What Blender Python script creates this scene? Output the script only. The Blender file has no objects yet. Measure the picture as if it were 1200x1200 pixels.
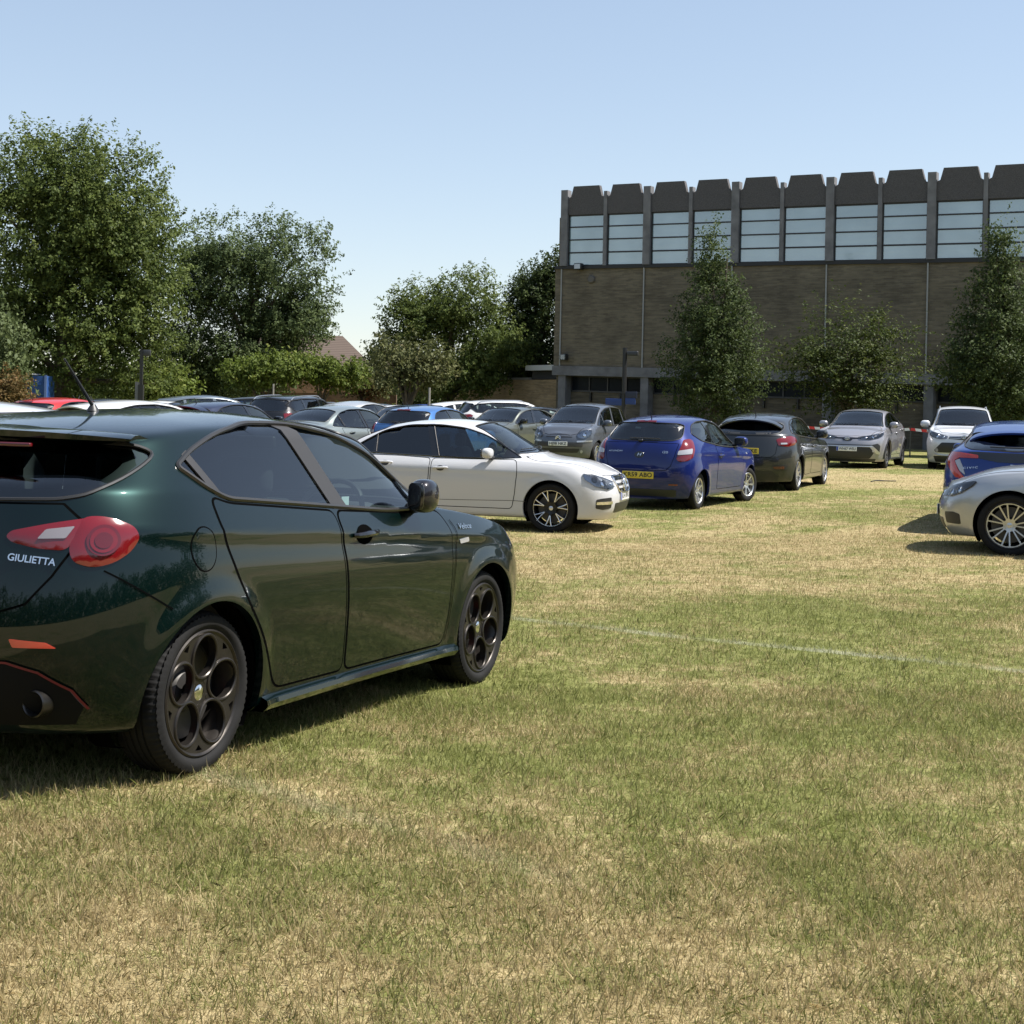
import bpy, bmesh, math, random
import numpy as np
from mathutils import Vector, Matrix
from mathutils.bvhtree import BVHTree
from mathutils.geometry import delaunay_2d_cdt

R = math.radians
scene = bpy.context.scene
COL = scene.collection
rng = np.random.default_rng(7)

# ------------------------------------------------------------------ helpers
def link(o):
    COL.objects.link(o)
    return o

def tag(o, label=None, cat=None, group=None, kind=None):
    if label: o['label'] = label
    if cat: o['category'] = cat
    if group: o['group'] = group
    if kind: o['kind'] = kind
    return o

def empty(name, loc=(0, 0, 0), rz=0.0):
    o = bpy.data.objects.new(name, None)
    o.empty_display_size = 0.2
    o.location = loc
    o.rotation_euler = (0, 0, rz)
    return link(o)

def mesh_obj(name, verts, faces, mat=None, parent=None, smooth=True, normals=None, auto=None):
    me = bpy.data.meshes.new(name)
    me.from_pydata([tuple(v) for v in verts], [], [tuple(f) for f in faces])
    if mat is not None:
        me.materials.append(mat)
    if smooth:
        me.polygons.foreach_set('use_smooth', [True] * len(me.polygons))
    if auto is not None:
        me.set_sharp_from_angle(angle=R(auto))
    if normals is not None:
        me.normals_split_custom_set_from_vertices([tuple(n) for n in normals])
    me.update()
    o = bpy.data.objects.new(name, me)
    link(o)
    if parent is not None:
        o.parent = parent
    return o

class MB:
    """collects simple solids into one mesh"""
    def __init__(s):
        s.v = []; s.f = []
    def add(s, v, f):
        n = len(s.v)
        s.v += [tuple(p) for p in v]
        s.f += [tuple(i + n for i in q) for q in f]
        return s
    def box(s, lo, hi):
        x0, y0, z0 = lo; x1, y1, z1 = hi
        return s.add([(x0,y0,z0),(x1,y0,z0),(x1,y1,z0),(x0,y1,z0),(x0,y0,z1),(x1,y0,z1),(x1,y1,z1),(x0,y1,z1)],
              [(0,3,2,1),(4,5,6,7),(0,1,5,4),(1,2,6,5),(2,3,7,6),(3,0,4,7)])
    def rbox(s, lo, hi, r=.04, n=3):
        """rounded box (superellipsoid blend)"""
        lo = np.array(lo, float); hi = np.array(hi, float)
        c = (lo + hi) / 2; h = (hi - lo) / 2
        r = min(r, h.min() * .98)
        k = 2 * n + 2
        ang = [(-math.pi/2) + math.pi/2 * i / n for i in range(n + 1)] + [math.pi/2 * i / n for i in range(n + 1)]
        sg = [-1] * (n + 1) + [1] * (n + 1)
        V = []
        m = 4 * (n + 1)
        lon = []
        for q in range(4):
            for i in range(n + 1):
                a = math.pi/2 * q + math.pi/2 * i / n
                sx = 1 if q in (0, 3) else -1
                sy = 1 if q in (0, 1) else -1
                lon.append((math.cos(a), math.sin(a), sx, sy))
        for a, sz in zip(ang, sg):
            ca, sa = math.cos(a), math.sin(a)
            for (cx, cy, sx, sy) in lon:
                V.append((c[0] + sx * (h[0] - r) + r * ca * cx, c[1] + sy * (h[1] - r) + r * ca * cy, c[2] + sz * (h[2] - r) + r * sa))
        F = []
        for i in range(k - 1):
            for j in range(m):
                F.append((i*m + j, i*m + (j+1) % m, (i+1)*m + (j+1) % m, (i+1)*m + j))
        F.append(tuple(reversed(range(m))))
        F.append(tuple(range((k-1)*m, k*m)))
        return s.add(V, F)
    def tube(s, pts, r, n=8, closed=False, caps=True):
        P = [Vector(p) for p in pts]
        m = len(P)
        rr = r if isinstance(r, (list, tuple)) else [r] * m
        T = []
        for i in range(m):
            a = P[(i - 1) % m] if (closed or i > 0) else P[0]
            b = P[(i + 1) % m] if (closed or i < m - 1) else P[-1]
            t = b - a
            T.append(t.normalized() if t.length > 1e-9 else Vector((0, 0, 1)))
        u = T[0].orthogonal().normalized()
        V = []
        for i in range(m):
            u = (u - T[i] * u.dot(T[i]))
            u = u.normalized() if u.length > 1e-6 else T[i].orthogonal().normalized()
            w = T[i].cross(u)
            for k in range(n):
                a = 2 * math.pi * k / n
                V.append(P[i] + (u * math.cos(a) + w * math.sin(a)) * rr[i])
        F = []
        for i in range(m if closed else m - 1):
            j = (i + 1) % m
            for k in range(n):
                F.append((i*n + k, i*n + (k+1) % n, j*n + (k+1) % n, j*n + k))
        if caps and not closed:
            F.append(tuple(reversed(range(n))))
            F.append(tuple(range((m-1)*n, m*n)))
        return s.add(V, F)
    def lathe(s, prof, n=48, axis='y', c=(0, 0, 0), closed=False):
        V = []
        m = len(prof)
        for k in range(n):
            a = 2 * math.pi * k / n
            for (r, h) in prof:
                if axis == 'y': V.append((c[0] + r*math.cos(a), c[1] + h, c[2] + r*math.sin(a)))
                elif axis == 'x': V.append((c[0] + h, c[1] + r*math.cos(a), c[2] + r*math.sin(a)))
                else: V.append((c[0] + r*math.cos(a), c[1] + r*math.sin(a), c[2] + h))
        F = []
        for k in range(n):
            j = (k + 1) % n
            for i in range(m if closed else m - 1):
                i2 = (i + 1) % m
                F.append((k*m + i, j*m + i, j*m + i2, k*m + i2))
        return s.add(V, F)
    def prism(s, poly, d0, d1, fr=lambda u, v, d: (u, v, d)):
        n = len(poly)
        V = [fr(u, v, d0) for u, v in poly] + [fr(u, v, d1) for u, v in poly]
        F = [tuple(reversed(range(n))), tuple(range(n, 2*n))] + [(i, (i+1) % n, n + (i+1) % n, n + i) for i in range(n)]
        return s.add(V, F)
    def build(s, name, mat, parent=None, smooth=True, auto=35):
        return mesh_obj(name, s.v, s.f, mat, parent, smooth, None, auto if smooth else None)

# ------------------------------------------------------------------ materials
def nodes(m):
    m.use_nodes = True
    return m.node_tree.nodes, m.node_tree.links

def setp(b, **kw):
    names = {'color': 'Base Color', 'rough': 'Roughness', 'metal': 'Metallic', 'coat': 'Coat Weight', 'coat_rough': 'Coat Roughness',
             'ior': 'IOR', 'spec': 'Specular IOR Level', 'alpha': 'Alpha', 'trans': 'Transmission Weight', 'sheen': 'Sheen Weight'}
    for k, v in kw.items():
        b.inputs[names[k]].default_value = v if not (k == 'color') else (*v, 1)

def pbr(name, color, rough=.5, metal=0., noise=None, bump=None, **kw):
    m = bpy.data.materials.new(name)
    N, L = nodes(m)
    b = N['Principled BSDF']
    setp(b, color=color, rough=rough, metal=metal, **kw)
    if noise:                       # (scale, amount)
        tc = N.new('ShaderNodeTexCoord'); nz = N.new('ShaderNodeTexNoise')
        nz.inputs['Scale'].default_value = noise[0]; nz.inputs['Detail'].default_value = 6
        L.new(tc.outputs['Object'], nz.inputs['Vector'])
        mx = N.new('ShaderNodeMix'); mx.data_type = 'RGBA'
        a = noise[1]
        mx.inputs[6].default_value = (*[c * (1 - a) for c in color], 1)
        mx.inputs[7].default_value = (*[min(1, c * (1 + a)) for c in color], 1)
        cr = N.new('ShaderNodeMapRange'); cr.inputs[1].default_value = .3; cr.inputs[2].default_value = .7
        L.new(nz.outputs['Fac'], cr.inputs[0]); L.new(cr.outputs[0], mx.inputs[0])
        L.new(mx.outputs[2], b.inputs['Base Color'])
    if bump:                        # (scale, strength, distance)
        tc = N.new('ShaderNodeTexCoord'); nz = N.new('ShaderNodeTexNoise')
        nz.inputs['Scale'].default_value = bump[0]; nz.inputs['Detail'].default_value = 4
        L.new(tc.outputs['Object'], nz.inputs['Vector'])
        bp = N.new('ShaderNodeBump'); bp.inputs['Strength'].default_value = bump[1]; bp.inputs['Distance'].default_value = bump[2]
        L.new(nz.outputs['Fac'], bp.inputs['Height']); L.new(bp.outputs[0], b.inputs['Normal'])
    return m

def paint(name, color, metal=.0, rough=.35, dust=.05):
    """car paint: clear coat over a faintly dusty base"""
    m = bpy.data.materials.new(name)
    N, L = nodes(m)
    b = N['Principled BSDF']
    setp(b, color=color, rough=rough, metal=metal, coat=1.0, coat_rough=.025, spec=.12); b.inputs['Coat IOR'].default_value = 1.45
    tc = N.new('ShaderNodeTexCoord'); nz = N.new('ShaderNodeTexNoise')
    nz.inputs['Scale'].default_value = 2.5; nz.inputs['Detail'].default_value = 8
    L.new(tc.outputs['Object'], nz.inputs['Vector'])
    sep = N.new('ShaderNodeSeparateXYZ'); L.new(tc.outputs['Object'], sep.inputs[0])
    mr = N.new('ShaderNodeMapRange'); mr.inputs[1].default_value = .75; mr.inputs[2].default_value = .2
    mr.inputs[3].default_value = dust * .5; mr.inputs[4].default_value = dust * 4
    L.new(sep.outputs['Z'], mr.inputs[0])
    mu = N.new('ShaderNodeMath'); mu.operation = 'MULTIPLY'
    L.new(nz.outputs['Fac'], mu.inputs[0]); L.new(mr.outputs[0], mu.inputs[1])
    mx = N.new('ShaderNodeMix'); mx.data_type = 'RGBA'
    mx.inputs[6].default_value = (*color, 1); mx.inputs[7].default_value = (.16, .13, .09, 1)
    L.new(mu.outputs[0], mx.inputs[0]); L.new(mx.outputs[2], b.inputs['Base Color'])
    r2 = N.new('ShaderNodeMapRange'); r2.inputs[3].default_value = .015; r2.inputs[4].default_value = .05
    L.new(nz.outputs['Fac'], r2.inputs[0]); L.new(r2.outputs[0], b.inputs['Coat Roughness'])
    return m

def glass(name, tint=(.55, .62, .6), refl=(1, 1, 1), rough=.0):
    """thin window glass: tinted see-through plus a Fresnel reflection"""
    m = bpy.data.materials.new(name)
    N, L = nodes(m)
    N.remove(N['Principled BSDF'])
    out = N['Material Output']
    tr = N.new('ShaderNodeBsdfTransparent'); tr.inputs[0].default_value = (*tint, 1)
    gl = N.new('ShaderNodeBsdfGlossy'); gl.inputs['Color'].default_value = (*refl, 1); gl.inputs['Roughness'].default_value = rough
    lw = N.new('ShaderNodeFresnel'); lw.inputs['IOR'].default_value = 1.8
    mx = N.new('ShaderNodeMixShader')
    L.new(lw.outputs[0], mx.inputs[0]); L.new(tr.outputs[0], mx.inputs[1]); L.new(gl.outputs[0], mx.inputs[2])
    L.new(mx.outputs[0], out.inputs['Surface'])
    return m

M = {}
M['black'] = pbr('black_plastic', (.018, .018, .019), .45)
M['gloss_black'] = pbr('gloss_black', (.008, .008, .009), .12, coat=.6)
M['gap'] = pbr('panel_gap_dark', (.003, .003, .003), .9, spec=.0)
M['rubber'] = pbr('tyre_rubber', (.010, .0095, .0092), .8, spec=.25, noise=(9, .35), bump=(140, .25, .002))
M['chrome'] = pbr('chrome', (.78, .78, .78), .12, 1.)
M['satin'] = pbr('satin_trim', (.085, .079, .074), .36, .8)
M['dark_trim'] = pbr('dark_trim', (.05, .05, .052), .4, .3)
M['pillar_satin'] = pbr('pillar_satin', (.055, .051, .048), .42, .5)
M['alloy_dark'] = pbr('dark_alloy', (.048, .042, .037), .36, .75, noise=(14, .25))
M['alloy_black'] = pbr('black_alloy', (.012, .012, .013), .25, .4)
M['alloy_silver'] = pbr('silver_alloy', (.55, .55, .56), .3, .9)
M['alloy_bright'] = pbr('machined_alloy', (.72, .71, .70), .22, .95)
M['disc'] = pbr('brake_disc', (.085, .08, .075), .5, .7)
M['caliper_red'] = pbr('red_caliper', (.45, .02, .015), .4)
M['interior'] = pbr('cabin_fabric', (.028, .028, .030), .8)
M['interior_grey'] = pbr('cabin_grey', (.10, .10, .105), .8)
M['red_lamp'] = pbr('red_lamp', (.13, .0025, .005), .12, 0., coat=1., coat_rough=.02)
M['red_deep'] = pbr('red_lamp_deep', (.085, .002, .004), .15, 0., coat=1., coat_rough=.02)
M['clear_lamp'] = pbr('clear_lamp', (.36, .36, .38), .15, .2, coat=1., coat_rough=.02)
M['amber'] = pbr('amber_lamp', (.6, .2, .02), .2, coat=1.)
M['lamp_bowl'] = pbr('lamp_bowl', (.34, .35, .37), .25, .7)
M['lamp_dark'] = pbr('lamp_dark', (.05, .052, .058), .3, .5)
M['plate_white'] = pbr('plate_white', (.72, .72, .70), .4)
M['plate_yellow'] = pbr('plate_yellow', (.62, .46, .04), .4)
M['plate_blue'] = pbr('plate_blue', (.02, .06, .35), .4)
M['letter'] = pbr('plate_letter', (.01, .01, .01), .4)
M['white_letter'] = pbr('white_letter', (.7, .7, .7), .4)
M['paper'] = pbr('paper_sticker', (.62, .68, .66), .6)
M['white_paper'] = pbr('white_sticker', (.75, .75, .75), .6)
M['glass'] = glass('window_glass', (.60, .68, .66))
M['glass_dark'] = glass('privacy_glass', (.16, .18, .19))
M['glass_lens'] = glass('lamp_lens', (.9, .92, .95))
M['red_accent'] = pbr('red_accent', (.13, .005, .014), .35)
M['exhaust'] = pbr('exhaust_tip', (.07, .066, .062), .3, .9)

# ------------------------------------------------------------------ numeric helpers
def pchip(tab):
    X = np.array([t[0] for t in tab], float); Y = np.array([t[1] for t in tab], float)
    if len(X) == 1:
        return lambda x: np.full_like(np.asarray(x, float), Y[0])
    h = np.diff(X); d = np.diff(Y) / h
    m = np.zeros_like(X)
    for i in range(1, len(X) - 1):
        if d[i-1] * d[i] > 0:
            w1 = 2*h[i] + h[i-1]; w2 = h[i] + 2*h[i-1]
            m[i] = (w1 + w2) / (w1 / d[i-1] + w2 / d[i])
    m[0] = d[0]; m[-1] = d[-1]
    def f(x):
        x = np.clip(np.asarray(x, float), X[0], X[-1])
        i = np.clip(np.searchsorted(X, x) - 1, 0, len(X) - 2)
        t = (x - X[i]) / h[i]
        return ((1 + 2*t)*(1-t)**2)*Y[i] + t*(1-t)**2*h[i]*m[i] + t*t*(3-2*t)*Y[i+1] + t*t*(t-1)*h[i]*m[i+1]
    return f

def fillet(poly, r, n=5):
    """round the corners of a closed polygon; r is a number or one per corner"""
    out = []
    m = len(poly)
    for i in range(m):
        ri = r[i] if isinstance(r, (list, tuple)) else r
        p = np.array(poly[i], float); a = np.array(poly[i-1], float); b = np.array(poly[(i+1) % m], float)
        da = a - p; db = b - p
        la = np.linalg.norm(da); lb = np.linalg.norm(db)
        t = min(ri, la * .48, lb * .48)
        if t < 1e-4:
            out.append(tuple(p)); continue
        p0 = p + da / la * t; p1 = p + db / lb * t
        for k in range(n + 1):
            s = k / n
            out.append(tuple((1-s)**2 * p0 + 2*s*(1-s) * p + s*s * p1))
    return out

def resample(pts, d, closed=True):
    P = [np.array(p, float) for p in pts]
    if closed: P = P + [P[0]]
    out = []
    for a, b in zip(P[:-1], P[1:]):
        l = np.linalg.norm(b - a)
        if l < 1e-6: continue
        k = max(1, int(math.ceil(l / d)))
        for i in range(k):
            out.append(a + (b - a) * i / k)
    if not closed: out.append(P[-1])
    return out

def spline(pts, n=8, closed=False):
    """Catmull-Rom through points of any dimension"""
    P = [np.array(p, float) for p in pts]
    m = len(P); out = []
    rngk = range(m) if closed else range(m - 1)
    for i in rngk:
        p1 = P[i]; p2 = P[(i+1) % m]
        p0 = P[i-1] if (closed or i > 0) else 2*p1 - p2
        p3 = P[(i+2) % m] if (closed or i < m - 2) else 2*p2 - p1
        for k in range(n):
            t = k / n
            out.append(.5*((2*p1) + (-p0+p2)*t + (2*p0-5*p1+4*p2-p3)*t*t + (-p0+3*p1-3*p2+p3)*t**3))
    if not closed: out.append(P[-1])
    return out

def in_poly(P, poly):
    P = np.atleast_2d(P); poly = np.asarray(poly, float)
    x, y = P[:, 0], P[:, 1]
    ins = np.zeros(len(P), bool)
    xj, yj = poly[-1]
    for xi, yi in poly:
        c = ((yi > y) != (yj > y))
        with np.errstate(divide='ignore', invalid='ignore'):
            xx = (xj - xi) * (y - yi) / (yj - yi) + xi
        ins ^= c & (x < xx)
        xj, yj = xi, yi
    return ins

def near_poly(p, poly):
    """closest point on polygon outline"""
    A = np.asarray(poly, float); B = np.roll(A, -1, 0)
    d = B - A
    t = np.clip(((p - A) * d).sum(1) / np.maximum((d*d).sum(1), 1e-12), 0, 1)
    Q = A + d * t[:, None]
    return Q[np.argmin(((Q - p)**2).sum(1))], math.sqrt(((Q - p)**2).sum(1).min())

def dist_poly(P, poly):
    A = np.asarray(poly, float); B = np.roll(A, -1, 0)
    best = np.full(len(P), 1e9)
    for a, b in zip(A, B):
        d = b - a
        t = np.clip(((P - a) @ d) / max(d @ d, 1e-12), 0, 1)
        best = np.minimum(best, np.linalg.norm(P - (a + t[:, None]*d), axis=1))
    return best

def clip_half(poly, n, c):
    """keep the part of a polygon where n.p <= c"""
    out = []
    m = len(poly)
    for i in range(m):
        a = np.array(poly[i], float); b = np.array(poly[(i+1) % m], float)
        da = n[0]*a[0] + n[1]*a[1] - c; db = n[0]*b[0] + n[1]*b[1] - c
        if da <= 0: out.append(tuple(a))
        if (da < 0 < db) or (db < 0 < da):
            t = da / (da - db)
            out.append(tuple(a + (b - a) * t))
    return out

def inset(poly, d):
    """offset a polygon outline (positive d shrinks it)"""
    P = np.asarray(poly, float)
    area = .5*np.sum(P[:, 0]*np.roll(P[:, 1], -1) - np.roll(P[:, 0], -1)*P[:, 1])
    sgn = 1 if area > 0 else -1
    out = []
    m = len(P)
    for i in range(m):
        a = P[i] - P[i-1]; b = P[(i+1) % m] - P[i]
        na = np.array([-a[1], a[0]]); nb = np.array([-b[1], b[0]])
        na = na / max(np.linalg.norm(na), 1e-9); nb = nb / max(np.linalg.norm(nb), 1e-9)
        n = na + nb
        l = np.linalg.norm(n)
        n = n / l if l > 1e-6 else na
        k = 1 / max(.5, n @ na)
        out.append(tuple(P[i] + sgn * d * k * n))
    return out
# ------------------------------------------------------------------ car body surface
def bspline_rows(C, per):
    """C: (rows, k, 3) control rows, already mirrored at both ends; uniform cubic B-spline across k"""
    k = C.shape[1]
    rows = []
    for i in range(1, k - 2):
        n = per
        for s in range(n):
            t = s / n
            b0 = (1-t)**3/6; b1 = (3*t**3 - 6*t*t + 4)/6; b2 = (-3*t**3 + 3*t*t + 3*t + 1)/6; b3 = t**3/6
            rows.append(b0*C[:, i-1] + b1*C[:, i] + b2*C[:, i+1] + b3*C[:, i+2])
    i = k - 3
    rows.append(C[:, i]/6 + C[:, i+1]*4/6 + C[:, i+2]/6)
    return np.stack(rows, 1)

def superq(n, count, depth, width):
    """quarter superellipse resampled evenly: (e, s) pairs without the first"""
    a = np.linspace(0, math.pi/2, 400)
    e = np.sin(a)**(2/n); s = np.cos(a)**(2/n)
    s[-1] = 0; e[0] = 0
    L = np.concatenate([[0], np.cumsum(np.hypot(np.diff(e)*depth, np.diff(s)*width))])
    q = np.linspace(0, L[-1], count + 1)[1:]
    return np.interp(q, L, e), np.interp(q, L, s)

class Body:
    def __init__(self, S, d=.03, per=6):
        self.S = S
        W = S['W']
        f = lambda k, dflt: pchip(S.get(k, dflt))
        zt = f('zt', None); zr = f('zr', None); yr = f('yr', None); zb = f('zb', None)
        wb = f('wbt', [(0, W-.10)]); zs = f('zs', [(0, .74)]); ws = f('ws', [(0, W)])
        zm = f('zm', [(0, .50)]); wm = f('wm', [(0, W-.02)]); zl = f('zl', [(0, .22)]); wl = f('wl', [(0, W-.05)])
        zbot = f('zbot', [(0, .17)])
        nose = pchip(S['nose']); tail = pchip(S['tail'])
        one = np.ones(1)
        def ctrl(x):
            z0 = zbot(x)
            return [(0*x, z0), (wl(x)-.10, z0), (wl(x)-.012, zl(x)-.02), (wl(x), zl(x)+.06), (wm(x), zm(x)), (ws(x), zs(x)), (.5*ws(x)+.5*wb(x)+.012, .35*zs(x)+.65*zb(x)),
                    (wb(x), zb(x)), (wb(x)-.012, zb(x)+.02), (yr(x)+.02, zr(x)-.035), (yr(x), zr(x)), (.62*yr(x), zr(x)+.70*(zt(x)-zr(x))), (0*x, zt(x))]
        K = 13
        xcF, xcR = S['xcF'], S['xcR']
        # x where every level ends, front and rear
        def ends(tab, x_probe):
            c = ctrl(np.array([x_probe]))
            return [float(tab(np.array([q[1][0]]))[0]) for q in c]
        XF = ends(nose, S['nose'][-1][1]); XR = ends(tail, S['tail'][-1][1])
        rows = []
        nF = S.get('nF', 2.8); nR = S.get('nR', 3.0)
        def endrows(xc, X, n):
            depth = abs(np.mean(X) - xc)
            cnt = int((depth + W) / d * .9)
            e, s = superq(n, cnt, depth, W)
            out = []
            for ei, si in zip(e, s):
                row = []
                for k in range(K):
                    x = xc + ei * (X[k] - xc)
                    c = ctrl(np.array([x]))[k]
                    row.append((x, float(c[0][0]) * si, float(c[1][0])))
                out.append(row)
            return out
        rear = endrows(xcR, XR, nR)[::-1]
        xm = np.linspace(xcR, xcF, max(4, int((xcF - xcR)/d)))
        cm = ctrl(xm)
        mid = [[(xm[i], cm[k][0][i], cm[k][1][i]) for k in range(K)] for i in range(len(xm))]
        front = endrows(xcF, XF, nF)
        C = np.array(rear + mid + front)
        for _ in range(S.get('smooth', 4)):
            C[1:-1] = .25*C[:-2] + .5*C[1:-1] + .25*C[2:]
        # mirror end control points for a flat crossing of the centre plane
        m0 = C[:, 1:2].copy(); m0[..., 1] *= -1
        m1 = C[:, -2:-1].copy(); m1[..., 1] *= -1
        C = np.concatenate([m0, C, m1], 1)
        G = bspline_rows(C, per)                    # (rows, t, 3): bottom centre -> top centre
        G[:, 0, 1] = 0; G[:, -1, 1] = 0
        G[0, :, 1] = 0; G[-1, :, 1] = 0
        # wheel arch flare
        Ra = S['Ra']; fl = S.get('flare', .012)
        for xa in (S['wb']/2, -S['wb']/2):
            dd = np.hypot(G[..., 0] - xa, G[..., 2] - S['rt'])
            k = np.clip((Ra + .11 - dd)/.11, 0, 1); k = k*k*(3-2*k)
            sidey = np.clip((np.abs(G[..., 1]) - .55*W)/(.25*W), 0, 1)
            G[..., 1] += fl * k * sidey * (G[..., 2] < 1.0)
        for (pts, amp, wid) in S.get('crease', []):            # pressed lines along the flank
            zc = pchip(pts)(G[..., 0]); dz = G[..., 2] - zc
            x0_, x1_ = pts[0][0], pts[-1][0]
            fx = np.clip((G[..., 0]-x0_)/.25, 0, 1)*np.clip((x1_-G[..., 0])/.25, 0, 1)
            sidey = np.clip((np.abs(G[..., 1]) - .6*W)/(.2*W), 0, 1)
            G[..., 1] += amp*fx*sidey*(np.exp(-np.abs(dz)/wid) - .5*np.exp(-((dz+wid*1.6)/(wid*1.4))**2))
        nr, nt = G.shape[:2]
        # full mesh with shared centre line
        V = []; idx = {}
        def vid(i, j, side):
            key = (i, j, 0 if (j in (0, nt-1) or i in (0, nr-1)) else side)
            if key not in idx:
                idx[key] = len(V)
                p = G[i, j]
                V.append((p[0], p[1]*side, p[2]))
            return idx[key]
        F = []
        for side in (1, -1):
            for i in range(nr-1):
                for j in range(nt-1):
                    q = [vid(i, j, side), vid(i+1, j, side), vid(i+1, j+1, side), vid(i, j+1, side)]
                    q2 = []
                    for a in q:
                        if a not in q2: q2.append(a)
                    if len(q2) < 3: continue
                    F.append(tuple(q2) if side < 0 else tuple(reversed(q2)))
        self.V = np.array(V); self.F = F
        me = bpy.data.meshes.new('tmp')
        me.from_pydata(V, [], F)
        bm = bmesh.new(); bm.from_mesh(me)
        bmesh.ops.recalc_face_normals(bm, faces=bm.faces)
        if bm.calc_volume(signed=True) < 0:
            bmesh.ops.reverse_faces(bm, faces=bm.faces)
        bm.to_mesh(me); bm.free()
        self.F = [tuple(p.vertices) for p in me.polygons]
        n = np.zeros(len(V)*3); me.vertices.foreach_get('normal', n)
        self.N = n.reshape(-1, 3)
        bpy.data.meshes.remove(me)
        self.bvh = BVHTree.FromPolygons([Vector(v) for v in V], self.F)
    # ---- projection of 2D outlines on to the surface
    def hit(self, o, dirv):
        loc, nor, fi, dist = self.bvh.ray_cast(Vector(o), Vector(dirv))
        if loc is None:
            loc, nor, fi, dist = self.bvh.find_nearest(Vector(o) + Vector(dirv)*4.0)
        ids = self.F[fi]
        w = []
        L = np.array(loc)
        P = self.V[list(ids)]
        dd = np.linalg.norm(P - L, axis=1)
        w = 1/np.maximum(dd, 1e-5)**2
        nn = (self.N[list(ids)] * w[:, None]).sum(0)
        nn /= max(np.linalg.norm(nn), 1e-9)
        return L, nn
    def frame(self, ax):
        """ax: 'R','L','F','B','T' or an angle in degrees from +x towards +y. -> (direction to the surface, 2D->3D)"""
        if ax == 'L': d = (0, -1, 0); to3 = lambda u, v: (u, 4, v)
        elif ax == 'R': d = (0, 1, 0); to3 = lambda u, v: (u, -4, v)
        elif ax == 'F': d = (-1, 0, 0); to3 = lambda u, v: (4, u, v)
        elif ax == 'B': d = (1, 0, 0); to3 = lambda u, v: (-4, u, v)
        elif ax == 'T': d = (0, 0, -1); to3 = lambda u, v: (u, v, 4)
        else:
            c, s = math.cos(R(ax)), math.sin(R(ax))
            d = (-c, -s, 0); to3 = lambda u, v: (4*c - s*u, 4*s + c*u, v)
        return d, to3
    def proj(self, ax, u, v):
        d, to3 = self.frame(ax)
        return self.hit(to3(u, v), d)
    def to2(self, ax, p):
        c, s = math.cos(R(ax)), math.sin(R(ax))
        return (-s*p[0] + c*p[1], p[2])
    def patch(self, name, poly, ax, mat, parent, off=.003, thick=.004, sp=.04, holes=(), bulge=0.):
        """a panel cut to a 2D outline and laid on the body surface, with a rim"""
        poly = [tuple(p) for p in poly]
        B = resample(poly, sp)
        rings = [B] + [resample(h, sp) for h in holes]
        pts = []; edges = []
        for r in rings:
            n0 = len(pts)
            pts += [tuple(p) for p in r]
            edges += [(n0+i, n0+(i+1) % len(r)) for i in range(len(r))]
        A = np.array(poly)
        gx = np.arange(A[:, 0].min()+sp*.5, A[:, 0].max(), sp); gy = np.arange(A[:, 1].min()+sp*.5, A[:, 1].max(), sp)
        if len(gx) and len(gy):
            g = np.array([(a + (.5*sp if k % 2 else 0), b) for k, b in enumerate(gy) for a in gx])
            ok = in_poly(g, poly) & (dist_poly(g, poly) > sp*.45)
            for h in holes:
                ok &= ~in_poly(g, h) & (dist_poly(g, h) > sp*.45)
            pts += [tuple(p) for p in g[ok]]
        ov, oe, of, orig, _, _ = delaunay_2d_cdt([Vector(p) for p in pts], edges, [], 0, 1e-6)
        P2 = np.array([tuple(v) for v in ov])
        tri = [tuple(f) for f in of]
        cen = np.array([P2[list(t)].mean(0) for t in tri])
        keep = in_poly(cen, poly)
        for h in holes: keep &= ~in_poly(cen, h)
        tri = [t for t, k in zip(tri, keep) if k]
        used = sorted({i for t in tri for i in t})
        mp = {o: i for i, o in enumerate(used)}
        tri = [tuple(mp[i] for i in t) for t in tri]
        V = []; NN = []
        db = dist_poly(P2[used], poly) if bulge else None
        mxd = db.max() if bulge else 1
        for q, i in enumerate(used):
            loc, nn = self.proj(ax, *P2[i])
            o = off + (bulge * math.sqrt(max(0, min(1, db[q]/mxd))) if bulge else 0)
            V.append(loc + nn*o); NN.append(nn)
        # orientation
        d, _ = self.frame(ax)
        nrm = sum(np.cross(V[t[1]]-V[t[0]], V[t[2]]-V[t[0]]) for t in tri)
        if nrm @ np.array(d) > 0: tri = [tuple(reversed(t)) for t in tri]
        F = list(tri)
        if thick > 0:
            cnt = {}
            for t in tri:
                for a, b in ((t[0], t[1]), (t[1], t[2]), (t[2], t[0])):
                    cnt[(a, b)] = cnt.get((a, b), 0) + 1
            for (a, b) in list(cnt):
                if (b, a) not in cnt:
                    n0 = len(V)
                    ra, rb = V[a], V[b]
                    qa = V[a] - NN[a]*thick; qb = V[b] - NN[b]*thick
                    rn = np.cross(rb - ra, NN[a]); l = np.linalg.norm(rn)
                    rn = rn / l if l > 1e-9 else NN[a]
                    V += [ra, rb, qb, qa]; NN += [rn]*4
                    F.append((n0+1, n0, n0+3, n0+2))
        if bulge:
            return mesh_obj(name, V, F, mat, parent, True, None, 40)
        return mesh_obj(name, V, F, mat, parent, True, NN)
    def line3(self, pts, ax, off=.0, sp=.03, closed=False):
        out = []
        for p in resample(pts, sp, closed):
            loc, nn = self.proj(ax, *p)
            out.append(loc + nn*off)
        return out
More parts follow.
